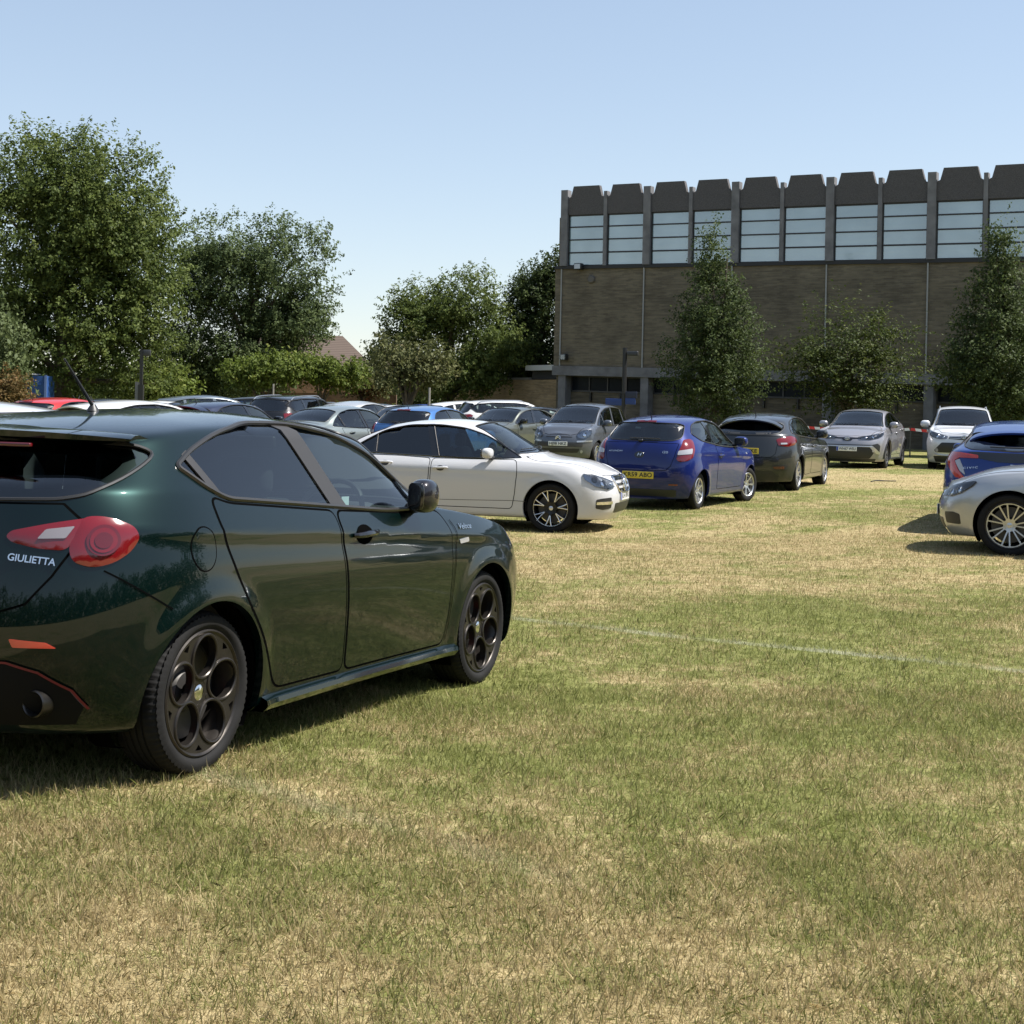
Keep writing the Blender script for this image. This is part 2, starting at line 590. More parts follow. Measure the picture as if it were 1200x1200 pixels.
    def ribbon(self, mb, pts, ax, w=.005, off=.0012, sp=.03, closed=False):
        P = resample(pts, sp, closed)
        m = len(P); V = []
        for i in range(m):
            a = P[i-1] if (closed or i > 0) else P[0]
            b = P[(i+1) % m] if (closed or i < m-1) else P[-1]
            t = b - a; t = t / max(np.linalg.norm(t), 1e-9)
            n = np.array([-t[1], t[0]])
            for s in (-.5, .5):
                loc, nn = self.proj(ax, *(P[i] + n*w*s))
                V.append(loc + nn*off)
        F = []
        for i in range(m if closed else m-1):
            j = (i+1) % m
            F.append((2*i, 2*j, 2*j+1, 2*i+1))
        d, _ = self.frame(ax)
        q = F[len(F)//2]
        if np.cross(V[q[1]]-V[q[0]], V[q[3]]-V[q[0]]) @ np.array(d) > 0: F = [tuple(reversed(f)) for f in F]
        mb.add(V, F)
    def cut(self, holes):
        """holes: (ax, polygon). Returns V, F, N of the shell with the holes snapped to their outlines"""
        V = self.V.copy(); N = self.N.copy()
        cen = np.array([self.V[list(f)].mean(0) for f in self.F])
        fn = np.array([self.N[list(f)].mean(0) for f in self.F])
        dead = np.zeros(len(self.F), bool)
        snaps = []
        for ax, poly, kind in holes:
            if ax in ('L', 'R'):
                s = 1 if ax == 'L' else -1
                uv = cen[:, [0, 2]]; uvv = V[:, [0, 2]]
                if kind == 'arch': ok = (cen[:, 1]*s > .45)
                else: ok = (cen[:, 1]*s > .25) & (fn[:, 1]*s > .2)
            elif ax == 'F':
                uv = cen[:, [1, 2]]; uvv = V[:, [1, 2]]; ok = (cen[:, 0] > 0) & (fn[:, 0] > .05) & (fn[:, 2] > 0)
            elif ax == 'T':
                uv = cen[:, [0, 1]]; ok = (fn[:, 2] > .1) & (cen[:, 2] > .5)
            else:
                uv = cen[:, [1, 2]]; uvv = V[:, [1, 2]]; ok = (cen[:, 0] < -.5) & (fn[:, 0] < -.05)
            k = ok & in_poly(uv, poly)
            kv = {i for f, q in zip(self.F, k) if q for i in f}
            ov = {i for f, q in zip(self.F, ~k & ~dead) if q for i in f}
            snaps.append((ax, poly, kind, kv & ov))
            dead |= k
        for ax, poly, kind, vs in snaps:
            d, to3 = self.frame(ax)
            for i in vs:
                p = V[i]
                q2 = np.array([p[0], p[2]]) if ax in 'LR' else (np.array([p[0], p[1]]) if ax == 'T' else np.array([p[1], p[2]]))
                if kind == 'arch' and abs(p[1]) < .62: continue
                nq, dist = near_poly(q2, poly)
                if dist > .07: continue
                loc, nn = self.hit(to3(*nq), d)
                if np.linalg.norm(loc - p) > .16: continue
                V[i] = loc; N[i] = nn
        F = [f for f, k in zip(self.F, dead) if not k]
        used = sorted({i for f in F for i in f})
        mp = {o: i for i, o in enumerate(used)}
        return V[used], [tuple(mp[i] for i in f) for f in F], N[used]

# ------------------------------------------------------------------ wheels
def flat_disc(outer, holes, fr, sp=.02):
    """triangulated plate with holes; fr(u,v,side) -> 3D; returns MB with two faces and walls"""
    rings = [resample(outer, sp)] + [resample(h, sp*.7) for h in holes]
    pts = []; edges = []
    for r in rings:
        n0 = len(pts); pts += [tuple(p) for p in r]
        edges += [(n0+i, n0+(i+1) % len(r)) for i in range(len(r))]
    A = np.array(outer)
    g = np.array([(a, b) for a in np.arange(A[:, 0].min(), A[:, 0].max(), sp) for b in np.arange(A[:, 1].min(), A[:, 1].max(), sp)])
    ok = in_poly(g, outer) & (dist_poly(g, outer) > sp*.4)
    for h in holes: ok &= ~in_poly(g, h) & (dist_poly(g, h) > sp*.4)
    pts += [tuple(p) for p in g[ok]]
    ov, oe, of, _, _, _ = delaunay_2d_cdt([Vector(p) for p in pts], edges, [], 0, 1e-6)
    P = np.array([tuple(v) for v in ov]); tri = [tuple(t) for t in of]
    cen = np.array([P[list(t)].mean(0) for t in tri])
    k = in_poly(cen, outer)
    for h in holes: k &= ~in_poly(cen, h)
    tri = [t for t, q in zip(tri, k) if q]
    n = len(P)
    V = [fr(u, v, 0) for u, v in P] + [fr(u, v, 1) for u, v in P]
    F = [t for t in tri] + [tuple(i + n for i in reversed(t)) for t in tri]
    ed = {}
    for t in tri:
        for a, b in ((t[0], t[1]), (t[1], t[2]), (t[2], t[0])): ed[(a, b)] = 1
    for (a, b) in ed:
        if (b, a) not in ed: F.append((b, a, a+n, b+n))
    return V, F

WHEELS = {}
def wheel_meshes(style, rt, wt, rr):
    """tyre, rim, disc meshes around the origin, axle along y, outer face towards -y. rt tyre radius, wt width, rr rim edge radius"""
    key = (style, rt, wt, rr)
    if key in WHEELS: return WHEELS[key]
    h = wt/2
    # tyre
    t = MB()
    n = 96
    sw = rt - rr
    prof = [(rr-.012, -h+.022), (rr+.002, -h+.012), (rr+.012, -h+.006), (rr+.30*sw, -h-.001), (rr+.55*sw, -h+.001), (rr+.80*sw, -h+.008), (rt-.016, -h+.015), (rt-.006, -h+.025), (rt-.001, -h+.042)]
    ribs = []
    for g in (-.045, -.015, .015, .045):
        ribs += [(rt, g-.006), (rt-.007, g-.0045), (rt-.007, g+.0045), (rt, g+.006)]
    prof = prof + ribs + [(rt-.001, h-.042), (rt-.006, h-.025), (rt-.016, h-.015), (rr+.5*sw, h), (rr-.01, h-.02)]
    m = len(prof)
    V = []; F = []
    sub = 3 if style == 'hole5' else 1
    N_ = 72*sub
    for k in range(N_):
        a = 2*math.pi*k/N_
        for i, (r, y) in enumerate(prof):
            q = r
            if sub == 3 and 5 <= i <= 8 and k % 3 == 0: q = r - .0055          # shoulder blocks
            V.append((q*math.cos(a), y, q*math.sin(a)))
    for k in range(N_):
        j = (k+1) % N_
        for i in range(m-1):
            F.append((k*m+i, k*m+i+1, j*m+i+1, j*m+i))
    t.add(V, F)
    # rim barrel + lip
    b = MB()
    lip = [(rr-.004, -h+.020), (rr+.001, -h+.010), (rr-.006, -h+.005), (rr-.014, -h+.010), (rr-.020, -h+.024), (rr-.030, -h+.05), (rr-.040, 0), (rr-.03, h-.03)]
    b.lathe(lip, 72)
    face = MB()
    ro = rr - .012
    dish = lambda r: -h + .016 + .030*(1 - min(1, r/ro))**1.2 if style != 'hole5' else -h + .012 + .022*(1-min(1, r/ro))
    def fr_t(th):
        def fr(u, v, side):
            r = math.hypot(u, v)
            return (u, dish(r) + (th if side else 0), v)
        return fr
    circ = lambda cx, cy, r, k=32, sx=1, rot=0: [(cx + r*math.cos(a)*math.cos(rot)*sx - r*math.sin(a)*math.sin(rot), cy + r*math.cos(a)*math.sin(rot)*sx + r*math.sin(a)*math.cos(rot)) for a in np.linspace(0, 2*math.pi, k, endpoint=False)]
    outer = circ(0, 0, ro, 80)
    holes = []; bright = None
    if style == 'hole5':
        rc = ro*.605; rh = ro*.338
        for k in range(5):
            a = 2*math.pi*k/5 + math.pi/2 + .06
            holes.append(circ(rc*math.cos(a), rc*math.sin(a), rh, 36, 1.08, a))
            # small pockets between the rings at the edge
            a2 = a + math.pi/5
            p = [(ro*.93, a2-.20), (ro*.95, a2), (ro*.93, a2+.20), (ro*.80, a2+.055), (ro*.73, a2), (ro*.80, a2-.055)]
            p = [(ro*.945, a2-.10), (ro*.955, a2), (ro*.945, a2+.10), (ro*.85, a2)]
            holes.append([(r*math.cos(q), r*math.sin(q)) for r, q in p])
        Vf, Ff = flat_disc(outer, holes, fr_t(.035), .018)
        face.add(Vf, Ff)
        for hpoly in holes[::2]:
            pts = [(u, dish(math.hypot(u, v))-.001, v) for u, v in hpoly]
            face.tube(pts, .0072, 8, True)
        # lug recess ring
        for k in range(5):
            a = 2*math.pi*k/5 + math.pi/2 + .06 + math.pi/5
            face.lathe([(.0, dish(.055)-.001), (.011, dish(.055)-.001), (.013, dish(.055)+.004)], 12, 'y', (.056*math.cos(a), 0, .056*math.sin(a)))
    else:
        specs = {'vee7': (7, .11, .035, .30), 'twin7': (7, .15, .10, .24), 'twin5': (5, .22, .12, .26), 'y5': (5, .20, .05, .36), 'cover7': (7, .10, .10, .30), 'plain10': (10, .06, .06, .25)}
        ns, wo, wi, hub = specs[style]
        ri = ro*hub; rx = ro*.93
        for k in range(ns):
            a = 2*math.pi*k/ns + math.pi/2
            st = 2*math.pi/ns
            sw2 = {'vee7': .030, 'twin7': .045, 'twin5': .05, 'y5': .06, 'cover7': .07, 'plain10': .05}[style]
            P = lambda r, q: (r*math.cos(q), r*math.sin(q))
            if style in ('vee7', 'twin7', 'twin5', 'y5'):
                # opening inside the pair
                h0 = ri*(1.35 if style in ('vee7', 'y5') else 1.3)
                in_half_o = wo; in_half_i = .02 if style in ('vee7', 'y5') else wi*.55
                holes.append([P(rx, a-in_half_o), P(rx*1.015, a), P(rx, a+in_half_o), P(h0, a+in_half_i), P(h0, a-in_half_i)])
                # opening between pairs
                b0 = a + st/2
                ho = st/2 - wo - sw2*1.55
                hi = max(.05, st/2 - in_half_i*1.0 - sw2*3.4)
                holes.append([P(rx, b0-ho), P(rx*1.015, b0), P(rx, b0+ho), P(ri*1.15, b0+hi*.8), P(ri*1.10, b0), P(ri*1.15, b0-hi*.8)])
            else:
                b0 = a + st/2
                ho = st/2 - sw2*1.3; hi = st/2 - sw2*2.6
                holes.append([P(rx, b0-ho), P(rx*1.01, b0), P(rx, b0+ho), P(ri*1.15, b0+max(.06, hi)), P(ri*1.15, b0-max(.06, hi))])
        holes = [fillet(q, .007, 2) for q in holes]
        Vf, Ff = flat_disc(outer, holes, fr_t(.03), .022)
        face.add(Vf, Ff)
        for k in range(5):
            a = 2*math.pi*k/5 + math.pi/2 + .3
            face.lathe([(0, dish(.055)-.0015), (.008, dish(.055)-.0015), (.009, dish(.055)+.004)], 10, 'y', (.05*math.cos(a), 0, .05*math.sin(a)))
    cap = MB().lathe([(0, dish(0)-.008), (.024, dish(0)-.007), (.031, dish(0)-.003), (.033, dish(0)+.008)], 24)
    disc = MB().lathe([(0.03, -.02), (rr*.30, -.02), (rr*.34, -.005), (rr*.76, -.005), (rr*.76, .012), (.03, .012)], 40)
    cal = MB().rbox((-rr*.80, -.045, -.085), (-rr*.55, .04, .085), .02)
    res = dict(tyre=t, barrel=b, face=face, cap=cap, disc=disc, cal=cal)
    WHEELS[key] = res
    return res

def add_wheel(parent, pos, side, style, rt, wt, rr, mats, caliper=None, steer=0., roll=0., lod=0):
    w = wheel_meshes(style, rt, wt, rr)
    key = (style, rt, wt, rr)
    if 'me' not in w:
        w['me'] = {}
    def inst(kind, mb, mat, par, auto=35):
        k = (kind, mat.name)
        if k not in w['me']:
            o = mb.build(kind, mat, par, True, auto)
            w['me'][k] = o.data
        else:
            o = bpy.data.objects.new(kind, w['me'][k]); link(o); o.parent = par
        return o
    o = inst('wheel', w['tyre'], M['rubber'], parent, 50)
    o.location = pos
    o.rotation_euler = (0, roll, (0 if side < 0 else math.pi) + steer)
    if lod < 2:
        inst('rim', w['face'], mats[0], o)
        inst('rim_barrel', w['barrel'], mats[1], o)
        inst('brake_disc', w['disc'], M['disc'], o)
        inst('centre_cap', w['cap'], mats[2], o)
        if caliper:
            c = inst('brake_caliper', w['cal'], caliper, o)
            c.rotation_euler = (0, -roll, 0)
    else:
        inst('rim', w['face'], mats[0], o)
    return o
# ------------------------------------------------------------------ whole car
def mk(Wh, H, wb, rt, nose_x, tail_x, cowl, wtop, peak_x, rear, zn, belt_r, belt_f, deck=None, **kw):
    """proportions of a car -> shape tables. cowl, wtop, rear = (x, z) on the centre line"""
    cx, cz = cowl; tx, tz = wtop; rx, rz = rear
    mx, mz = (tx*.45 + cx*.55), (tz*.43 + cz*.57)
    hood = [(cx+.10, cz-.035), ((cx+nose_x)/2, (cz*.52+zn*.48)+.045), (nose_x-.22, zn+.075), (nose_x, zn)]
    if deck is None:
        zt = [(rx-.25, rz-.045), (rx, rz), ((rx+peak_x)/2, rz*.3+H*.7), (peak_x, H), ((peak_x+tx)/2, H*.72+tz*.28), (tx, tz), (mx, mz+.012), (cx, cz)] + hood
    else:
        bx, bz, ez = deck                       # foot of the rear screen, deck edge height
        zt = [(tail_x, ez), (tail_x+.2, ez+.03), ((tail_x+bx)/2+.05, (bz+ez)/2+.025), (bx, bz), ((bx+rx)/2, (bz+rz)/2+.02), (rx, rz), ((rx+peak_x)/2, rz*.25+H*.75), (peak_x, H), ((peak_x+tx)/2, H*.72+tz*.28), (tx, tz), (mx, mz+.012), (cx, cz)] + hood
    drop = pchip([(rx-.3, .075), (rx, .08), ((rx+tx)/2, .062), (tx, .085), (mx, .10), (cx, .07), (cx+.25, .05), (nose_x, .04)])
    zr = [(x, z - float(drop(x))) for x, z in zt]
    yroof = kw.pop('yroof', Wh-.29)
    if deck is None:
        yr = [(rx-.25, yroof-.07), (rx, yroof-.05), ((rx+tx)/2, yroof), (tx, yroof), (mx, yroof+.045), (cx, Wh-.195), (cx+.25, Wh-.17), ((cx+nose_x)/2+.2, Wh-.20), (nose_x, Wh-.30)]
    else:
        yr = [(tail_x, Wh-.26), (bx-.2, Wh-.2), (bx, Wh-.235), (rx, yroof-.015), ((rx+tx)/2, yroof), (tx, yroof), (mx, yroof+.045), (cx, Wh-.195), (cx+.25, Wh-.17), ((cx+nose_x)/2+.2, Wh-.20), (nose_x, Wh-.30)]
    zb = [(tail_x+.1, belt_r-(0 if deck is None else .05)), (-wb*.42, belt_r-.012), (0, (belt_r+belt_f)/2-.008), (cx-.1, belt_f), (cx+.25, min(belt_f-.02, cz-.10)), ((cx+nose_x)/2+.1, (cz*.50+zn*.50)-.035), (nose_x-.2, zn), (nose_x, zn-.06)]
    S = dict(W=Wh, wb=wb, rt=rt, Ra=rt+.045, zt=zt, zr=zr, yr=yr, zb=zb,
             xcF=nose_x-.75, xcR=tail_x+(.85 if deck is None else .70))
    S['zs'] = [(tail_x, .72), (tail_x+.5, .74), (0, .735), (cx, .73), (cx+.4, .71), (nose_x-.2, zn-.15), (nose_x, zn-.19)]
    S['zm'] = [(tail_x, .48), (0, .50), (cx, .50), (nose_x, zn-.33)]
    S['wl'] = [(tail_x, Wh-.06), (-wb/2, Wh-.035), (0, Wh-.05), (wb/2, Wh-.03), (nose_x, Wh-.035)]
    S['wm'] = [(tail_x, Wh-.01), (0, Wh-.02), (nose_x, Wh-.005)]
    tyc = yroof-.045
    S['wscr'] = [(cx+.005, 0), (cx-.015, .30), (cx-.075, .55), (cx-.15, Wh-.205), (cx-.24, Wh-.215), ((cx+tx)/2-.06, (Wh-.21+tyc)/2+.005), (tx-.03, tyc+.005), (tx-.085, tyc-.02), (tx-.04, tyc*.6), (tx-.02, 0)]
    S['wbt'] = [(tail_x, Wh-.11), (-wb*.4, Wh-.085), (0, Wh-.085), (cx, Wh-.07), (cx+.4, Wh-.06), (nose_x, Wh-.11)]
    S['nose'] = [(.18, nose_x-.12), (.33, nose_x-.015), (.52, nose_x), (zn-.06, nose_x-.05), (zn+.02, nose_x-.12)]
    if deck is None:
        S['tail'] = [(.20, tail_x+.12), (.38, tail_x+.02), (.60, tail_x), (.82, tail_x+.035), (belt_r-.03, tail_x+.10), (belt_r+.04, tail_x+.15), (rz-.08, rx-.06), (rz, rx-.02)]
    else:
        S['tail'] = [(.22, tail_x+.10), (.45, tail_x), (.72, tail_x), (ez-.06, tail_x+.03), (ez, tail_x+.07)]
    S.update(H=H, cowl=cowl, wtop=wtop, rear=rear, deck=deck, zn=zn, nose_x=nose_x, tail_x=tail_x, belt_r=belt_r, belt_f=belt_f)
    S['crease'] = [([(tail_x+.15, belt_r-.13), (0, (belt_r+belt_f)/2-.135), (cx+.45, belt_f-.145)], .010, .035)]
    S.update(kw)
    return S

def sup_ellipsoid(mb, c, r, e1=.8, e2=.8, nu=16, nv=24):
    sp = lambda a, p: math.copysign(abs(a)**p, a)
    V = []
    for i in range(nu+1):
        ph = -math.pi/2 + math.pi*i/nu
        for j in range(nv):
            th = 2*math.pi*j/nv
            V.append((c[0]+r[0]*sp(math.cos(ph), e1)*sp(math.cos(th), e2), c[1]+r[1]*sp(math.cos(ph), e1)*sp(math.sin(th), e2), c[2]+r[2]*sp(math.sin(ph), e1)))
    F = []
    for i in range(nu):
        for j in range(nv):
            F.append((i*nv+j, i*nv+(j+1) % nv, (i+1)*nv+(j+1) % nv, (i+1)*nv+j))
    return mb.add(V, F)

def text_mesh(body, size, extrude=.002, shear=0., bold=0., space=1.):
    cu = bpy.data.curves.new('lettering', 'FONT')
    cu.body = body; cu.size = size; cu.extrude = extrude; cu.shear = shear; cu.offset = bold
    cu.align_x = 'CENTER'; cu.align_y = 'CENTER'; cu.space_character = space; cu.resolution_u = 3
    o = bpy.data.objects.new('lettering', cu); link(o)
    bpy.context.view_layer.update()
    dg = bpy.context.evaluated_depsgraph_get()
    me = bpy.data.meshes.new_from_object(o.evaluated_get(dg))
    bpy.data.objects.remove(o); bpy.data.curves.remove(cu)
    return me

def frame_mat(loc, normal, right):
    n = Vector(normal).normalized(); r = Vector(right); r = (r - n*r.dot(n)).normalized()
    u = n.cross(r)
    m = Matrix((r, u, n)).transposed().to_4x4(); m.translation = Vector(loc)
    return m

def lettering(name, body, size, loc, normal, right, mat, parent, sx=1., **kw):
    me = text_mesh(body, size, **kw)
    me.materials.clear(); me.materials.append(mat)
    o = bpy.data.objects.new(name, me); link(o); o.parent = parent
    o.matrix_local = frame_mat(loc, normal, right) @ Matrix.Diagonal((sx, 1, 1, 1))
    return o

def number_plate(parent, B, ax, u, v, text, mat, flag=False, w=.52, h=.111, lean=0.):
    """plate standing on the bumper, with its registration"""
    loc, nn = B.proj(ax, u, v)
    d, _ = B.frame(ax)
    nrm = Vector(d) * -1; nrm.z += lean
    right = Vector((0, 1, 0)) if ax == 'F' else Vector((0, -1, 0))
    # clear the bumper's bow: take the farthest of three hits
    pts = [B.proj(ax, u+s*w*.5, v)[0] for s in (-1, 0, 1)]
    xs = max(p[0] for p in pts) if ax == 'F' else min(p[0] for p in pts)
    c = Vector((xs + (.008 if ax == 'F' else -.008), u, v))
    m = MB().rbox((-w/2, -h/2, -.006), (w/2, h/2, .004), .004, 2)
    p = m.build('number_plate', mat, parent, True, 30)
    p.matrix_local = frame_mat(c, nrm, right)
    if flag:
        f = MB().box((-w/2+.004, -h/2+.004, .004), (-w/2+.05, h/2-.004, .0055)).build('country_strip', M['plate_blue'], p, False)
    if text:
        me = text_mesh(text, h*.86, .0008, 0., .002, 1.02)
        me.materials.clear(); me.materials.append(M['letter'])
        t = bpy.data.objects.new('registration', me); link(t); t.parent = p
        tw = max(v.co.x for v in me.vertices) - min(v.co.x for v in me.vertices)
        k = (w*(.82 if flag else .90)) / max(tw, .01)
        t.scale = (min(k, 1.15), 1, 1); t.location = (.022 if flag else 0, 0, .0052)
    return p

def mirror_xy(poly):
    return [tuple(p) for p in poly] + [(a, -b) for a, b in reversed(poly) if b > 1e-6]

def mirror_pts(poly):
    """half outline with y>=0 (centre first/last) -> full outline"""
    return [tuple(p) for p in poly] + [(-a, b) for a, b in reversed(poly) if a > 1e-6]

def build_car(S, name, label, paintm, lod=1, group=None, category='car', seats=True):
    """returns (root, Body)"""
    root = empty(name)
    tag(root, label, category, group)
    d, per, sp = {0: (.022, 10, .024), 1: (.04, 6, .04), 2: (.055, 5, .06)}[lod]
    B = Body(S, d, per)
    wx = S['wb']/2; rt = S['rt']; Ra = S['Ra']; Wh = S['W']
    arch = lambda x: [(x + Ra*math.cos(a), rt + Ra*math.sin(a)) for a in np.linspace(0, 2*math.pi, 64, endpoint=False)]
    dlo = S['dlo']; ws = fillet(mirror_xy(S['wscr']), .03, 3)
    rwa = S.get('rw_ax', 'B')
    rw = fillet(mirror_pts(S['rw']) if rwa == 'B' else mirror_xy(S['rw']), .03, 3)
    holes = []
    for s in ('L', 'R'):
        holes += [(s, arch(wx), 'arch'), (s, arch(-wx), 'arch'), (s, dlo, 'dlo')]
    holes += [('T', ws, 'ws'), (rwa, rw, 'rw')]
    V, F, N = B.cut(holes)
    body = mesh_obj('body', V, F, paintm, root, True, N)
    # arch lips and liners
    for x in (wx, -wx):
        for s, ax in ((1, 'L'), (-1, 'R')):
            lip = MB(); pts = []
            for a in np.linspace(R(-28), R(208), 40):
                u, v = x + (Ra-.001)*math.cos(a), rt + (Ra-.001)*math.sin(a)
                if v < .17: continue
                loc, nn = B.proj(ax, u, v)
                pts.append((loc, u, v))
            Vl = []
            for loc, u, v in pts:
                Vl += [(u, loc[1]+s*.001, v), (u, loc[1]-s*.035, v)]
            Fl = [(2*i, 2*i+1, 2*i+3, 2*i+2) for i in range(len(pts)-1)]
            Fl = [tuple(reversed(f)) if s < 0 else f for f in Fl]
            if lod < 2 and pts:
                lip.add(Vl, Fl).build('arch_lip', paintm, root)
            li = MB()
            prof = [(Ra+.002, s*(Wh-.055)), (Ra+.01, s*(Wh-.30)), (Ra-.02, s*(Wh-.36)), (.02, s*(Wh-.36))]
            Vv = []; n = 28
            for k in range(n+1):
                a = R(-38) + R(256)*k/n
                q = B.proj(ax, x + (Ra+.006)*math.cos(a), max(.2, rt + (Ra+.006)*math.sin(a)))[0]
                ym = min(Wh-.055, abs(q[1])-.014)
                for (r, y) in [(Ra+.002, s*ym), (Ra+.01, s*(Wh-.30))] + prof[2:]: Vv.append((x + r*math.cos(a), y, max(.14, rt + r*math.sin(a))))
            m = len(prof)
            li.add(Vv, [(k*m+i, k*m+i+1, (k+1)*m+i+1, (k+1)*m+i) for k in range(n) for i in range(m-1)])
            li.build('arch_liner', M['gap'], root)
    # wheels
    st = S['wheel']
    for x in (wx, -wx):
        for s in (1, -1):
            add_wheel(root, (x, s*(Wh-S.get('inset', .03)-(S.get('inset_r', .015) if x < 0 else 0)-st['wt']/2), rt), s, st['style'], rt, st['wt'], st['rr'], st['mats'], st.get('caliper'), S.get('steer', 0) if x > 0 else 0, S.get('roll', .3) + (.5 if x > 0 else 0), lod)
    # ---- glazing
    gm = S.get('glass', M['glass']); gr = S.get('rear_glass', gm)
    pil = S['pillars']            # (x bottom, x top, half width) rear to front order from the front
    zlo = min(p[1] for p in dlo); zhi = max(p[1] for p in dlo)
    def side_of(p):
        (xb, xt, hw) = p[:3]
        nx = (zhi - zlo); nz = -(xt - xb); l = math.hypot(nx, nz)
        return np.array([nx/l, nz/l]), (nx*xb + nz*zlo)/l
    for ax in ('L', 'R'):
        rest = inset(dlo, -.012)
        for k, p in enumerate(pil):
            n, c = side_of(p)
            front = clip_half(rest, -n, -(c + p[2]))
            post = clip_half(clip_half(rest, n, c + p[2]), -n, -(c - p[2]))
            rest = clip_half(rest, n, c - p[2])
            B.patch('side_window', front, ax, gm if k == 0 else gr, root, -.006, 0, sp*2)
            B.patch('pillar_cover', post, ax, p[3] if len(p) > 3 else M['gloss_black'], root, .001, .006, sp*2)
        B.patch('side_window', rest, ax, gr, root, -.006, 0, sp*2)
        tr = MB(); tr.tube(B.line3(dlo, ax, .002, sp, True), S.get('trim_r', .010), 6, True)
        tr.build('window_trim', S.get('trim', M['black']), root)
        for extra in S.get('side_black', []):
            B.patch('window_corner', extra, ax, M['gloss_black'], root, .0025, .005, sp)
    B.patch('windscreen', inset(ws, -.012), 'T', S.get('ws_glass', M['glass']), root, -.005, 0, sp*1.5)
    B.patch('rear_window', inset(rw, -.012), rwa, S.get('rw_glass', gr), root, -.005, 0, sp*1.5)
    # black ceramic border behind the glass edges
    fr = MB()
    tr = MB(); tr.tube(B.line3(ws, 'T', .001, sp, True), .009, 6, True); tr.build('windscreen_seal', M['black'], root)
    tr = MB(); tr.tube(B.line3(rw, rwa, .001, sp, True), .008, 6, True); tr.build('rear_window_seal', M['black'], root)
    B.patch('windscreen_border', inset(ws, -.006), 'T', M['black'], root, -.009, 0, sp*1.5, holes=[inset(ws, .035)])
    B.patch('rear_window_border', inset(rw, -.006), rwa, M['black'], root, -.009, 0, sp*1.5, holes=[inset(rw, S.get('rw_border', .05))])
    # ---- doors
    if lod < 2:
        for ax, s in (('L', 1), ('R', -1)):
            for k, dp in enumerate(S['doors']):
                outl = fillet(dp['poly'], dp.get('r', .06), 5)
                g = MB(); B.ribbon(g, outl, ax, .0145 if lod == 0 else .013, .0012, sp, True)
                gp = g.build('door_gap', M['gap'], root)
                dr = B.patch('door', inset(outl, .003), ax, paintm, root, .0026, .004, sp)
                gp.parent = dr
                if dp['handle'] is None: continue
                hx, hz = dp['handle']
                loc, nn = B.proj(ax, hx, hz)
                hw = .105
                bw = S.get('bowl', (.055, .034)); bowl = [(hx + bw[0]*math.cos(a), hz - .004 + bw[1]*math.sin(a)) for a in np.linspace(0, 2*math.pi, 20, endpoint=False)]
                hb = B.patch('handle_recess', bowl, ax, S.get('recess', M['black']), dr, .0055, .003, .02)
                h = MB()
                P = []
                for q, o_, r_ in ((-1, .006, .010), (-.9, .02, .0125), (-.5, .032, .014), (0, .036, .014), (.5, .032, .014), (.9, .02, .0125), (1, .006, .010)):
                    l2, n2 = B.proj(ax, hx + q*hw, hz + .004*q)
                    P.append((l2 + n2*o_, r_))
                h.tube([p for p, r in P], [r for p, r in P], 10)
                h.build('door_handle', S.get('handle_mat', paintm), dr)
        if 'bonnet' in S:
            bp = mirror_xy(S['bonnet'])
            g = MB(); B.ribbon(g, bp, 'T', .010, .0012, sp, True)
            gp = g.build('bonnet_gap', M['gap'], root)
            bo = B.patch('bonnet', inset(bp, .003), 'T', paintm, root, .0026, .004, sp)
            gp.parent = bo
        if 'tailgate' in S:
            tp = mirror_pts(S['tailgate'])
            g = MB(); B.ribbon(g, tp, 'B', .010, .0012, sp, True)
            gp = g.build('tailgate_gap', M['gap'], root)
            to = B.patch('tailgate', inset(tp, .003), 'B', paintm, root, .0026, .004, sp)
            gp.parent = to
        if 'gaps' in S:
            for ax, pts in S['gaps']:
                g = MB(); B.ribbon(g, spline(pts, 6), ax, .006, .0035, sp)
                g.build('panel_gap', M['gap'], root)
    # ---- mirrors
    mx, mz = S['mirror']
    for ax, s in (('L', 1), ('R', -1)):
        loc, nn = B.proj(ax, mx, mz)
        y0 = abs(loc[1])
        m = MB()
        mr = S.get('mirror_r', (.085, .115, .082))
        y1 = y0 + .03 + mr[1]
        sup_ellipsoid(m, (mx-.02, s*y1, mz+.055), mr, .75, .8)
        # flat back cut is suggested by the glass below
        mo = m.build('door_mirror', S.get('mirror_mat', paintm), root)
        g = MB(); sup_ellipsoid(g, (mx-.013-mr[0], s*y1, mz+.055), (.012, mr[1]-.02, mr[2]-.016), .5, .7, 8, 20)
        g.build('mirror_glass', M['gloss_black'], mo)
        a = MB(); a.tube([(mx+.02, s*(y0-.02), mz-.015), (mx+.01, s*(y0+.05), mz-.005), (mx, s*(y0+.10), mz+.02)], [.03, .026, .024], 10)
        a.build('mirror_arm', M['black'], mo)
    # ---- cabin
    floor_z = .26; yb = Wh-.16
    x0 = S['tail_x']+.66; x1 = S['cowl'][0]-.02
    zt0 = min(S['belt_f'], S['belt_r']) - .04
    t = MB()
    t.add([(x0, -yb, floor_z), (x1, -yb, floor_z), (x1, yb, floor_z), (x0, yb, floor_z), (x0, -yb, zt0), (x1, -yb, zt0), (x1, yb, zt0), (x0, yb, zt0)],
          [(0, 1, 2, 3), (0, 4, 5, 1), (3, 2, 6, 7), (1, 5, 6, 2), (0, 3, 7, 4)])
    t.build('cabin_tub', M['interior'], root, False)
    c = MB(); xx = S['cowl'][0]; cz = S['cowl'][1]
    c.rbox((xx-.42, -yb+.02, cz-.32), (xx+.02, yb-.02, cz-.045), .07)
    c.rbox((xx-.50, -.52, cz-.18), (xx-.30, -.20, cz-.02), .05)
    c.build('dashboard', M['interior'], root)
